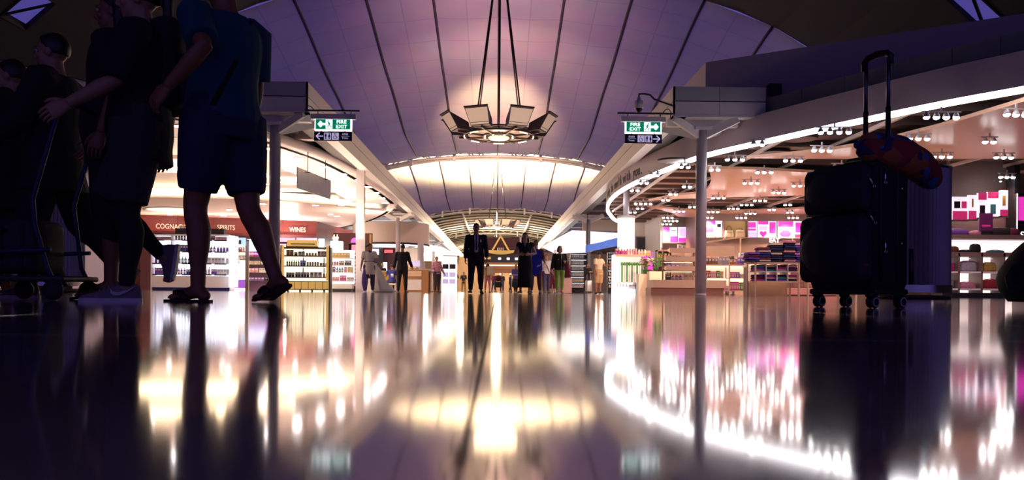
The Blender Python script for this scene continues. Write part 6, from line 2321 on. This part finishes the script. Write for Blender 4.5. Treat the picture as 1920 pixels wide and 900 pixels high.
def cleaner_extras(t, f):
    H = f.H
    MB().tube([f.up((.112 * H * math.cos(a), .085 * H * math.sin(a), .10 * H)) for a in [2 * PI * k / 20 for k in range(21)]], .010, 6, cap=False).build('waist_trim', m_signblue, t)
    rr = []
    for z, q in ((.10, .0), (.0, .012), (-.10, .03), (-.16, .03)):
        rr.append([tuple(f.up(((.098 * H + q) * math.cos(R(a)), -abs((.085 * H + q) * math.sin(R(a))) - .012, z * H))) for a in range(200, 341, 14)])
    vs = [p for r in rr for p in r]
    n = len(rr[0])
    MB().add(vs + [(p[0] * .97, p[1] + .012, p[2]) for p in vs], [(i * n + k, i * n + k + 1, (i + 1) * n + k + 1, (i + 1) * n + k) for i in range(3) for k in range(n - 1)] + [(4 * n + i * n + k, 4 * n + (i + 1) * n + k, 4 * n + (i + 1) * n + k + 1, 4 * n + i * n + k + 1) for i in range(3) for k in range(n - 1)], True).build('apron', m_tunic, t)
    chest_patch(t, f, 'collar', m_signblue, [(.285, -.012, .012), (.318, -.040, .040), (.326, -.040, .040)], .024, n=6)


person('cleaner in a cream tunic and apron with dark trousers, hair in a bun, looking right', 692, 26.5, 1.62, 18, dict(STAND, arm=(4, 12), abd=(12, 20), elbow=(14, 26), head=(58, 0)), 'tan', 'bun',
       top=(m_tunic, .36, -.055, .022, 'tunic', 0, .012), bottom=('trousers', m_navy, .97, .022), shoes=(fabric('white_clog', (.75, .72, .7)), m_solew), vox=.015, extras=cleaner_extras)
t = thing('rubbish_sack', 'big translucent white rubbish sack trailing on the floor by the cleaner', 'sack', (XA(716, 27), 27.0, 0))
rr = []
for z, cx, rx, ry in ((0.0, .02, .30, .22), (.05, .05, .40, .26), (.18, 0, .30, .24), (.40, -.08, .22, .2), (.65, -.14, .17, .15), (.82, -.19, .10, .1), (.92, -.22, .04, .04), (.98, -.22, .06, .05)):
    rr.append([(cx + (rx * (1 + .10 * math.sin(5 * a + z * 9))) * math.cos(a), ry * (1 + .1 * math.cos(4 * a)) * math.sin(a), z) for a in [2 * PI * k / 22 for k in range(22)]])
MB().rings(rr).build('sack_body', mat('white_plastic', (.88, .82, .78), .35, var=.08, bump=.3), t)
MB().add([(.2, -.1, 0.02), (.62, -.05, 0.01), (.60, .12, .01), (.2, .15, .02), (.2, -.05, .18), (.45, .0, .05), (.45, .08, .05), (.2, .1, .18)], [(0, 1, 5, 4), (1, 2, 6, 5), (2, 3, 7, 6), (4, 5, 6, 7), (3, 0, 4, 7), (3, 2, 1, 0)], True).build('trailing_end', mat('white_plastic', (.88, .82, .78)), t)
t = thing('violet_sack', 'limp violet plastic sack held low at the cleaner\'s right side', 'sack', (XA(683, 26.2), 26.2, .05))
MB().tube([(0, 0, .72), (-.01, 0, .5), (.0, 0, .25), (.02, 0, 0)], [.03, .07, .09, .05], 10, ry=[.02, .04, .05, .03]).build('sack_body', mat('violet_plastic', (.14, .08, .36), .3), t)

# ---- man in dark suit seen from behind
person('man in a dark suit seen from behind next to the second left column', 754, 28.2, 1.70, 172, dict(STAND, arm=(10, -4), abd=(12, 12), elbow=(24, 16), head=(24, 0)), 'tan', 'short',
       top=(m_suit, .98, -.07, .024, 'jacket', 0, .008), bottom=('trousers', m_suit, .99, .020), shoes=(m_leather, m_black), vox=.015, width=1.05)

# ---- man in the pink shirt leaning back
m_pink = fabric('pink_shirt', (.55, .24, .36))
person('man in a pink shirt and dark trousers leaning by the third left column', 819, 38.5, 1.72, 32, dict(hip=(8, -2), knee=(6, 2), arm=(10, 6), abd=(14, 16), elbow=(95, 14), fore_in=(20, 0), lean=-6, head=(-40, -6)), 'tan', 'short',
       top=(m_pink, .96, -.03, .022), bottom=('trousers', fabric('plum_black', (.035, .02, .03)), .98, .022), shoes=(m_leather, m_black), vox=.02)

# ---- seated person in blue jersey at the olive counter
def number_patch(t, f):
    chest_patch(t, f, 'jersey_number', m_white, [(.10, -.03, .045), (.20, -.03, .045)], .024, sgn=1, n=3)


person('person in a blue jersey seated with the back to us at the olive counter', 735, 38.0, 1.66, 196, dict(hip=(82, 84), knee=(84, 84), spread=(8, 8), arm=(40, 40), abd=(14, 14), elbow=(40, 40), lean=6, foot=(0, 0)), 'tan', 'short',
       top=(fabric('royal_jersey', (.02, .04, .28)), .34, -.02, .02), bottom=('trousers', m_navy, .98, .018), shoes=(m_leather, m_black), vox=.02, extras=number_patch)
t = thing('stool', 'white box stool under the person in the blue jersey', 'stool', (XA(735, 38.0), 37.95, 0))
MB().rbox((0, 0, .36), (.40, .36, .07), .03).build('seat', m_white, t)
for x in (-.16, .16):
    for y in (-.13, .13):
        MB().box((x - .02, y - .02, 0), (x + .02, y + .02, .33)).build('leg', m_white, t)
person('blonde customer behind the olive counter facing us', 716, 45.0, 1.58, 8, dict(STAND, arm=(30, 30), elbow=(50, 50)), 'fair', 'bob', hair=mat('blonde_hair', (.55, .36, .14), .5), top=(m_blackc, .9, -.03, .02), bottom=('trousers', m_navy, .98, .02), shoes=(m_leather, m_black), vox=.022)

# ---- people further down the hall
far = [
    ('small far woman in a dark suit with clasped hands, left of the suited man', 853, 62, 1.62, 5, dict(STAND, arm=(20, 24), abd=(14, 16), elbow=(80, 84), fore_in=(30, 36)), 'tan', 'short', (m_suit, .98, -.06, .02, 'jacket'), ('trousers', m_suit, .98, .02), False),
    ('far woman in black jacket and tan trousers, close by the suited man', 869, 64, 1.58, -5, dict(STAND, arm=(20, 30), abd=(12, 12), elbow=(70, 84), fore_in=(20, 36)), 'tan', 'short', (m_blackc, .98, -.09, .02, 'jacket'), ('trousers', fabric('tan', (.42, .24, .06)), .98, .02), False),
    ('woman in pink leggings and brown top, seen from behind, right of the suited man', 914, 44, 1.60, 170, dict(STAND, arm=(6, 6)), 'fair', 'bob', (fabric('ochre_top', (.40, .24, .12)), .6, -.01, .024), ('trousers', fabric('rose', (.62, .22, .26)), .96, .006), False),
    ('person in a violet top beside a pushchair, left of the woman in black', 967, 46, 1.60, 20, dict(WALK, arm=(10, 20), elbow=(40, 40)), 'tan', 'short', (fabric('violet_top', (.16, .12, .42)), .5, -.05, .03), ('trousers', m_suit, .98, .02), False),
    ('person in a white shirt with a dark chest strap, left of the girl in leggings', 1024, 33, 1.60, 8, dict(WALK, head=(-20, 0)), 'tan', 'short', (m_shirtw, .5, -.03, .024), ('trousers', m_navy, .98, .022), True),
    ('child in a dark red outfit beside the person in the white shirt', 1036, 34, 1.22, 4, dict(STAND), 'tan', 'bob', (fabric('deep_red', (.12, .01, .03)), .5, -.05, .024), ('trousers', fabric('deep_red', (.12, .01, .03)), .5, .022), False),
    ('person in a purple cap behind the white-shirted person', 1018, 48, 1.72, 0, dict(STAND), 'tan', 'short', (fabric('lilac', (.35, .24, .55)), .5, -.03, .024), ('trousers', fabric('khaki', (.4, .26, .12)), .98, .022), False),
    ('small far child with one arm stretched out towards the pushchair', 957, 60, 1.35, 60, dict(WALK, arm=(60, 10), elbow=(10, 10)), 'tan', 'short', (m_blackc, .7, -.03, .02), ('trousers', m_blackc, .98, .02), False),
    ('person in black with arms folded beside a suitcase at the second right column', 1101, 41, 1.56, 30, dict(STAND, arm=(26, 26), abd=(14, 14), elbow=(80, 80), fore_in=(50, 50)), 'fair', 'bob', (m_suit, .98, -.10, .026, 'coat'), ('trousers', m_suit, .98, .02), False),
    ('person in a dark top at the far end under the golden pavilion', 941, 70, 1.64, 0, dict(STAND), 'tan', 'short', (m_blackc, .6, -.03, .02), ('trousers', m_navy, .98, .02), False),
    ('person in a crimson top far off beyond the man in the suit', 926, 66, 1.60, 160, dict(WALK), 'tan', 'short', (fabric('crimson', (.25, .02, .04)), .6, -.03, .02), ('trousers', m_navy, .98, .02), False),
]
for lab, px, Y, H, fc, pose, sk, hs, tp, bt, strapf in far:
    def ex(t, f, on=strapf):
        if on:
            chest_patch(t, f, 'strap', m_blackc, [(.02, .06, .08), (.17, -.01, .01), (.30, -.07, -.05)], .030, n=3)
    person(lab, px, Y, H, fc, pose, sk, hs, top=tp, bottom=bt, shoes=(m_leather, m_black), vox=.024, extras=ex)
# cap on the purple-capped person
t = thing('backpack', 'cream backpack worn by the woman in pink leggings', 'backpack', (XA(919, 43.5), 43.7, .92))
MB().rbox((0, 0, .26), (.36, .18, .52), .08).build('main_bag', fabric('cream_canvas', (.72, .58, .42)), t)
MB().rbox((.04, -.11, .16), (.26, .08, .24), .04).build('front_pocket', fabric('cream_canvas', (.72, .58, .42)), t)
for s in (-1, 1):
    MB().tube([(s * .10, .08, .5), (s * .12, .16, .42), (s * .12, .16, .15), (s * .10, .09, .04)], .018, 6).build('strap', m_tan, t)
# pushchairs / trolleys in the distance
for lab, px, Y in (('dark pushchair right of the woman in pink leggings', 934, 50), ('grey luggage trolley with a dark case left of the woman in black', 967, 44.5)):
    t = thing('pushchair' if 'push' in lab else 'luggage_trolley', lab, 'pushchair' if 'push' in lab else 'trolley', (XA(px, Y), Y, 0))
    fr = MB()
    for x in (-.24, .24):
        fr.tube([(x, -.2, .12), (x, .35, .62), (x, .55, 1.0)], .02, 6)
        fr.tube([(x, .4, .12), (x, -.1, .55)], .02, 6)
    fr.tube([(-.24, .55, 1.0), (.24, .55, 1.0)], .02, 6)
    fr.build('frame', m_steel if 'troll' in lab else m_dark, t)
    MB().rbox((0, .05, .48), (.44, .4, .36), .06).build('case' if 'troll' in lab else 'seat', m_black, t)
    if 'push' in lab:
        MB().ell((0, .25, .88), (.24, .26, .2), 12, 8).build('hood', fabric('maroon_hood', (.15, .02, .03)), t)
    for x in (-.24, .24):
        for y in (-.2, .4):
            MB().lathe([(.02, -.02), (.10, -.02), (.10, .02), (.02, .02)], 14, (0, 0, 0), 0, Matrix.Translation((x, y, .10)) @ Matrix.Rotation(PI / 2, 4, 'Y')).build('wheel', m_black, t)

# ---- man in beige T-shirt and shorts, bending his head
def cap_ex(t, f):
    MB().ell(tuple(f.hp((0, .005, .075))), (.09 * f.k, .11 * f.k, .055 * f.k), 14, 8).build('cap', m_blackc, t)
    MB().tube([f.hp((0, -.08, .055)), f.hp((0, -.16, .035))], [.06 * f.k, .05 * f.k], 10, ry=[.008, .006]).build('cap_peak', m_blackc, t)


person('man in a beige T-shirt, tan shorts and dark cap at the second right column', 1122, 33, 1.72, 40, dict(STAND, arm=(8, 30), abd=(10, 8), elbow=(12, 70), head=(20, 24)), 'brown', 'short',
       top=(fabric('beige_tee', (.66, .50, .34)), .34, -.06, .034, 'tee_shirt', 0, .01), bottom=('trousers', fabric('tan_shorts', (.46, .28, .14)), .10, .035), shoes=(m_leather, m_black), vox=.018, extras=cap_ex)
t = thing('cabin_case', 'grey upright cabin case beside the person in black at the second right column', 'suitcase', (XA(1104, 39.5), 39.5, 0))
MB().rbox((0, 0, .37), (.34, .22, .56), .05).build('shell', m_metal, t)
for x in (-.12, .12):
    MB().lathe([(.01, -.015), (.045, -.015), (.045, .015), (.01, .015)], 12, (0, 0, 0), 0, Matrix.Translation((x, 0, .045)) @ Matrix.Rotation(PI / 2, 4, 'Y')).build('wheel', m_black, t)
    MB().tube([(x * .7, .08, .6), (x * .7, .08, .98)], .01, 6).build('handle_tube', m_metal, t)
MB().tube([(-.09, .08, .98), (.09, .08, .98)], .014, 6).build('handle_grip', m_black, t)

# ---- shoppers in the gift shop
person('long-haired shopper seen from behind among the gift displays', 1369, 30.5, 1.62, 190, dict(STAND, head=(20, 10)), 'tan', 'long', top=(m_blackc, .9, -.03, .024), bottom=('trousers', m_navy, .98, .02), shoes=(m_leather, m_black), vox=.02)
person('shopper with red-brown bobbed hair behind the garment heap', 1441, 24.6, 1.56, 150, dict(STAND, head=(-20, 14)), 'tan', 'bob', hair=mat('red_brown_hair', (.09, .02, .015), .5), top=(m_shirtw, .9, -.03, .024), bottom=('trousers', m_navy, .98, .02), shoes=(m_leather, m_black), vox=.02)
# ================================================================ NEAR THE LENS
# big soft suitcase on the right
sx = W(1607, 555, 4.15)
t = thing('suitcase', 'big black soft-sided spinner suitcase with front pockets and raised handle, near the lens', 'suitcase', (sx.x, 4.15, 0), R(-65))
m_case = mat('black_ballistic_nylon', (.010, .008, .013), .75, bump=.25, scale=220)
m_case2 = mat('navy_nylon_pocket', (.020, .015, .032), .75, bump=.25, scale=220)
m_chrome = mat('chrome', (.8, .78, .76), .18, metal=1.0, var=.02)
BZ0, BZ1 = .085, .745
MB().rbox((0, 0, (BZ0 + BZ1) / 2), (.44, .25, BZ1 - BZ0), .045, n=5).build('body', m_case, t)


def padded(c, sz, r, bul):
    """pocket: rounded slab whose front is pillowed"""
    m = MB().rbox(c, sz, r, n=5)
    m.ell((c[0], c[1] - sz[1] * .30, c[2]), (sz[0] * .46, sz[1] * bul, sz[2] * .46), 18, 10)
    return m


padded((0, -.155, .60), (.40, .075, .23), .035, .62).build('upper_pocket', m_case2, t)
padded((0, -.165, .30), (.42, .105, .34), .045, .62).build('lower_pocket', m_case2, t)
for z in (.485, .715):
    MB().tube([(-.20, -.150, z), (0, -.156, z), (.20, -.150, z), (.212, -.125, z - .01)], .006, 6).build('zip', m_black, t)
for y in (-.10, .02):
    pts = [(.222, y, BZ0 + .05), (.2225, y, .4), (.222, y, BZ1 - .06), (.19, y, BZ1 + .001), (0, y, BZ1 + .003)]
    MB().tube(pts, .006, 6).build('piping', m_black, t)


def puller(x, y, z, tilt=0):
    M = Matrix.Translation((x, y, z)) @ Matrix.Rotation(R(tilt), 4, 'X')
    o = MB().cbox((0, 0, 0), (.012, .014, .022), 0, M).build('zip_puller', m_chrome, t)
    MB().tube([M @ Vector(p) for p in ((0, -.004, -.010), (.004, -.006, -.026), (.004, -.006, -.046), (0, -.004, -.058))], [.003, .0055, .0055, .004], 8).build('tab', m_chrome, o)
    MB().tube([M @ Vector((.002, .008 * math.cos(a), -.064 + .008 * math.sin(a))) for a in [2 * PI * k / 12 for k in range(13)]], .0022, 6, cap=False).build('ring', m_chrome, o)


puller(.228, -.07, .345)
puller(.228, -.075, .685)
puller(.205, -.165, .655, 35)
puller(.214, -.170, .470, 40)
for z in (.60, .325):
    MB().ell((.222, .055, z), (.005, .007, .007), 10, 8).build('rivet', m_chrome, t)
MB().cbox((.205, -.185, .215), (.012, .034, .008), 0, Matrix.Identity(4)).build('red_tag', mat('red_woven_tag', (.55, .02, .05), .6), t)
MB().rbox((0, .0, .082), (.43, .24, .03), .012).build('base_tray', m_black, t)
MB().tube([(.226, .12, .12), (.226, .12, .30)], .012, 8).build('corner_guard', m_black, t)
for x in (-.17, .17):
    for y in (-.10, .10):
        w_ = MB().rbox((x, y, .068), (.045, .05, .03), .012).build('wheel', m_black, t)
        for dx in (-.013, .013):
            Mw = Matrix.Translation((x + dx, y + .012, .031)) @ Matrix.Rotation(PI / 2, 4, 'Y')
            MB().lathe([(.004, -.008), (.026, -.008), (.031, -.004), (.031, .004), (.026, .008), (.004, .008)], 22, (0, 0, 0), 0, Mw).build('tyre', m_black, w_)
        Mw = Matrix.Translation((x + .022, y + .012, .031)) @ Matrix.Rotation(PI / 2, 4, 'Y')
        MB().lathe([(.019, 0), (.021, .001), (.023, 0)], 22, (0, 0, 0), 0, Mw, cap=False).build('rim_line', m_white, w_)
# telescopic handle
for x in (-.07, .07):
    MB().tube([(x, .137, .70), (x, .137, 1.05)], .0135, 10).build('handle_tube', m_black, t)
    MB().tube([(x, .137, 1.03), (x, .137, 1.315)], .0105, 10).build('handle_tube', mat('dark_alloy', (.12, .12, .16), .35, metal=.9), t)
MB().tube([(-.085, .137, 1.27), (-.083, .137, 1.315), (-.06, .137, 1.335), (0, .137, 1.343), (.06, .137, 1.335), (.083, .137, 1.315), (.085, .137, 1.27)], [.013, .0165, .0175, .0185, .0175, .0165, .013], 10).build('handle_grip', m_black, t)
MB().tube([(-.07, 0, BZ1), (-.06, 0, BZ1 + .03), (.06, 0, BZ1 + .03), (.07, 0, BZ1)], .011, 8).build('carry_handle', m_case, t)

# neck pillow draped over the suitcase handle
mp_ = bpy.data.materials.new('zigzag_fleece')
mp_.use_nodes = True
nt_m = mp_.node_tree
bs = nt_m.nodes['Principled BSDF']
bs.inputs['Roughness'].default_value = .95
tcn = nt_m.nodes.new('ShaderNodeTexCoord')
vo = nt_m.nodes.new('ShaderNodeTexVoronoi')
vo.distance = 'MANHATTAN'
vo.inputs['Scale'].default_value = 11
cr = nt_m.nodes.new('ShaderNodeValToRGB')
cr.color_ramp.interpolation = 'CONSTANT'
els = cr.color_ramp.elements
els[0].color = (.02, .16, .42, 1)
els[1].position, els[1].color = .35, (.30, .035, .03, 1)
e3 = els.new(.62); e3.color = (.04, .03, .10, 1)
e4 = els.new(.82); e4.color = (.40, .13, .03, 1)
nt_m.links.new(tcn.outputs['Object'], vo.inputs['Vector'])
nt_m.links.new(vo.outputs['Color'], cr.inputs[0])
nt_m.links.new(cr.outputs[0], bs.inputs['Base Color'])
pw_ = [W(1610, 273, 4.02), W(1640, 285, 3.98), W(1680, 292, 3.98), W(1718, 308, 4.05), W(1742, 332, 4.15), W(1750, 345, 4.2)]
base = W(1660, 300, 4.05)
t = thing('neck_pillow', 'horseshoe neck pillow with blue, red and orange zigzags draped over the suitcase handle', 'pillow', base)
arcp = [p - base for p in spline(pw_, 5)]
n = len(arcp)
rad = []
for k in range(n):
    q = k / (n - 1)
    rad.append(.012 + .066 * min(1, max(0, math.sin(PI * (q * .97 + .03))) ** .5) * (1 + .15 * math.sin(PI * q)))
rad[0], rad[-1] = .012, .02
MB().tube(arcp, rad, 18).build('cushion', mp_, t)
far_arm = [W(1625, 270, 4.10) - base, W(1650, 268, 4.34) - base, W(1690, 275, 4.42) - base, W(1722, 300, 4.42) - base, W(1738, 325, 4.4) - base]
MB().tube(spline(far_arm, 4), [.03] + [.058] * 15 + [.03], 16).build('cushion', mp_, t)
MB().ell(tuple(W(1611, 272, 4.0) - base), (.03, .02, .022), 10, 8).build('toggle', m_signblue, t)

# dark holdall cut by the right edge of the frame
hx = W(1935, 560, 4.3)
t = thing('holdall', 'black wheeled holdall cut off by the right edge of the frame', 'bag', (hx.x, 4.3, 0))
rings = []
for z, a0, a1 in ((.035, -.10, .20), (.07, -.13, .25), (.10, -.155, .28), (.16, -.165, .30), (.20, -.15, .31), (.25, -.12, .31), (.31, -.075, .29), (.36, -.02, .25), (.385, .04, .18)):
    c_, r_ = (a0 + a1) / 2, (a1 - a0) / 2
    rings.append([(c_ + r_ * math.copysign(abs(math.cos(a)) ** .7, math.cos(a)), .16 * (1 - .3 * abs(z - .2) / .2) * math.copysign(abs(math.sin(a)) ** .7, math.sin(a)), z) for a in [2 * PI * k / 24 for k in range(24)]])
MB().rings(rings).build('bag_body', m_case, t)
for x in (-.06, .2):
    MB().lathe([(.004, -.012), (.032, -.012), (.032, .012), (.004, .012)], 16, (0, 0, 0), 0, Matrix.Translation((x, -.08, .033)) @ Matrix.Rotation(PI / 2, 4, 'Y')).build('wheel', m_black, t)
MB().tube([(-.14, -.06, .22), (-.185, -.08, .165), (-.18, -.09, .12), (-.13, -.1, .10)], .018, 8).build('side_strap', m_case, t)
MB().tube([(-.02, -.03, .35), (.03, -.05, .42), (.14, -.05, .42), (.18, -.03, .36)], .012, 8).build('carry_handle', m_black, t)
MB().tube([(-.13, -.13, .20), (.08, -.17, .235), (.28, -.13, .24)], .006, 6).build('zip', m_black, t)

# ---------------------------------------------------------------- walkers on the left
m_teal = fabric('teal_tee', (.010, .085, .13))
m_shortb = fabric('navy_shorts', (.022, .024, .075))
m_speck = mat('speckled_cloth', (.015, .012, .014), .9, col2=(.06, .05, .06), scale=90)
m_rubber = mat('dark_rubber', (.025, .018, .016), .7)


def strap_ex(t, f):
    chest_patch(t, f, 'bag_strap', m_blackc, [(.03, .08, .092), (.16, .02, .035), (.30, -.05, -.035)], .034, sgn=1, n=3)


person('walker in a teal T-shirt, navy shorts and flip-flops striding left, rightmost of the near walkers', 418, 4.32, 1.84, -124, dict(hip=(-8, 11), knee=(22, 16), spread=(2, 2), foot=(22, 0), arm=(10, -42), abd=(8, 16), elbow=(20, 86), head=(0, 0)), 'brown', 'short',
       top=(m_teal, .40, -.0, .034, 'tee_shirt', .02, .0), bottom=('trousers', m_shortb, -.17, .036, .086), shoes=(m_rubber, m_rubber), vox=.0115, extras=strap_ex, wear_sandals=True)


def swoosh(t, f):
    i = 1
    a, fd, fu = f.J['ank%d' % i], f.J['fd%d' % i], f.J['fu%d' % i]
    rt = fd.cross(fu)
    H = f.H
    P = lambda l, z, x: tuple(a + fd * (l * H) + rt * (x * H) + fu * (z * H))
    pts = [(-.030, .004), (-.004, -.010), (.022, -.0165), (.036, -.0135), (.043, -.004), (.041, -.018), (.032, -.026), (.016, -.026), (-.006, -.014)]
    n = len(pts)
    MB().add([P(l, z, -.0262 - .0012 * (l > .02)) for l, z in pts] + [P(l, z, -.022) for l, z in pts], [list(range(n)), list(range(n, 2 * n))[::-1]] + [(k, n + k, n + (k + 1) % n, (k + 1) % n) for k in range(n)]).build('shoe_emblem', m_solew, t)
    for k in range(5):
        l = .022 + .012 * k
        MB().tube([P(l, -.004 - .003 * k, -.018), P(l + .004, .009 - .0045 * k, 0), P(l, -.004 - .003 * k, .018)], .0035, 6).build('lace', mat('grey_lace', (.3, .28, .3), .8), t)


m_trainer = mat('grey_knit_trainer', (.24, .20, .22), .85, bump=.4, scale=120)
person('walker in black with speckled knee shorts, black leggings and grey trainers, second from the right', 262, 4.4, 1.76, -78, dict(hip=(28, 5), knee=(74, 5), spread=(3, 3), foot=(82, 0), arm=(-18, 16), abd=(9, 9), elbow=(25, 40), head=(0, 0)), 'tan', 'pony',
       top=(m_blackc, .5, -.10, .035, 'top', .01, .0), bottom=('trousers', m_speck, -.06, .035, .085), shoes=(m_trainer, m_solew), vox=.0115, extras=swoosh, socks=m_blackc)
t = thing('rucksack', 'black rucksack on the back of the walker in grey trainers', 'backpack', (XA(318, 4.47), 4.49, 1.06))
MB().rbox((0, 0, .24), (.19, .34, .50), .08, n=4).build('main_bag', m_case, t)
MB().rbox((.11, 0, .16), (.08, .26, .26), .035, n=4).build('front_pocket', m_case2, t)
for y in (-.10, .10):
    MB().tube([(-.08, y, .46), (-.15, y, .48), (-.20, y * .9, .38), (-.16, y * .9, .16), (-.08, y, .06)], .016, 6).build('strap', m_case, t)
person('walker in dark cropped trousers and sandals partly behind the one in grey trainers', 218, 4.95, 1.86, -84, dict(hip=(7, 1), knee=(8, 4), spread=(3, 3), foot=(0, 6), arm=(14, -14), abd=(9, 9), elbow=(25, 30)), 'brown', 'long',
       top=(m_blackc, .6, -.10, .04, 'top', .02, .0), bottom=('trousers', m_blackc, .42, .022, .062), shoes=(m_rubber, m_rubber), vox=.0115, wear_sandals=True)
t = thing('scarf', 'pale grey patterned scarf hanging from the walker in cropped trousers', 'scarf', (XA(205, 4.70), 4.70, 1.2))
MB().tube([(-.03, 0, .36), (.01, -.02, .26), (-.02, -.03, .14), (.02, -.03, .02), (.05, -.02, -.10)], [.022, .03, .024, .03, .02], 10, ry=[.01] * 5).build('cloth', mat('scarf_print', (.30, .28, .36), .9, col2=(.02, .02, .03), scale=30), t)
person('leftmost near walker in loose black trousers with a trailing shoe, pulling the luggage cart', 100, 5.5, 1.80, -86, dict(hip=(-18, 12), knee=(22, 10), spread=(3, 3), foot=(48, 0), arm=(-10, 22), abd=(9, 9), elbow=(20, 35)), 'tan', 'short',
       top=(m_blackc, .98, -.12, .05, 'jacket', 0, .02), bottom=('trousers', m_blackc, .98, .022, .058), shoes=(fabric('black_trainer', (.05, .035, .045)), mat('grey_sole', (.35, .28, .32), .6)), vox=.0115)

person('walker in a long black coat cut off by the left edge, behind the luggage cart', 22, 6.1, 1.78, -86, dict(hip=(-10, 10), knee=(16, 8), foot=(24, 0), arm=(8, 14), abd=(9, 9), elbow=(20, 30)), 'tan', 'short',
       top=(m_blackc, .98, -.16, .06, 'coat', 0, .04), bottom=('trousers', m_blackc, .98, .035, .08), shoes=(m_leather, m_black), vox=.0125)

# luggage cart at the far left
cx_ = W(30, 560, 4.40)
t = thing('luggage_cart', 'dark luggage cart with a blue tube handle at the left edge of the frame', 'cart', (cx_.x, 4.40, 0))
m_bluetube = mat('blue_tube', (.015, .03, .10), .5)
lx = lambda px: W(px, 548, 4.40).x - cx_.x
lz = lambda px, py: W(px, py, 4.40).z
MB().tube([(lx(113), 0, lz(113, 186)), (lx(86), 0, lz(86, 280)), (lx(60), 0, lz(60, 373)), (lx(58), .03, lz(58, 420)), (lx(78), .05, lz(78, 500)), (lx(92), .05, .10)], .013, 8).build('handle_tube', m_bluetube, t)
MB().tube([(lx(113), .42, lz(113, 186)), (lx(60), .42, lz(60, 373)), (lx(78), .42, lz(78, 500)), (lx(92), .42, .10)], .013, 8).build('handle_tube', m_bluetube, t)
MB().tube([(lx(113), 0, lz(113, 186)), (lx(113), .42, lz(113, 186))], .014, 8).build('push_bar', m_black, t)
MB().tube([(lx(-60), 0, lz(-60, 473)), (lx(95), 0, lz(95, 468))], .012, 8).build('side_rail', m_bluetube, t)
MB().tube([(lx(-60), .42, lz(-60, 473)), (lx(95), .42, lz(95, 468))], .012, 8).build('side_rail', m_bluetube, t)
MB().rbox((lx(20), .21, .12), (.55, .40, .03), .012).build('platform', m_dark, t)
for x in (lx(92), lx(-40)):
    for y in (.02, .40):
        f_ = MB().tube([(x, y, .12), (x, y, .06)], .012, 6).build('wheel', m_dark, t)
        MB().lathe([(.004, -.014), (.052, -.014), (.056, 0), (.052, .014), (.004, .014)], 20, (0, 0, 0), 0, Matrix.Translation((x + .01, y, .057)) @ Matrix.Rotation(PI / 2, 4, 'X')).build('tyre', m_rubber, f_)
t = thing('hard_case', 'dark hard suitcase lying on the luggage cart', 'suitcase', (cx_.x + lx(-25), 4.61, .14))
MB().rbox((0, 0, .16), (.46, .34, .30), .05, n=4).build('shell', m_case2, t)
for k in range(4):
    MB().box((-.18 + .11 * k, -.175, .04), (-.16 + .11 * k, -.168, .28)).build('rib', m_case, t)
MB().tube([(-.08, -.17, .24), (-.06, -.20, .25), (.06, -.20, .25), (.08, -.17, .24)], .01, 6).build('carry_handle', m_black, t)
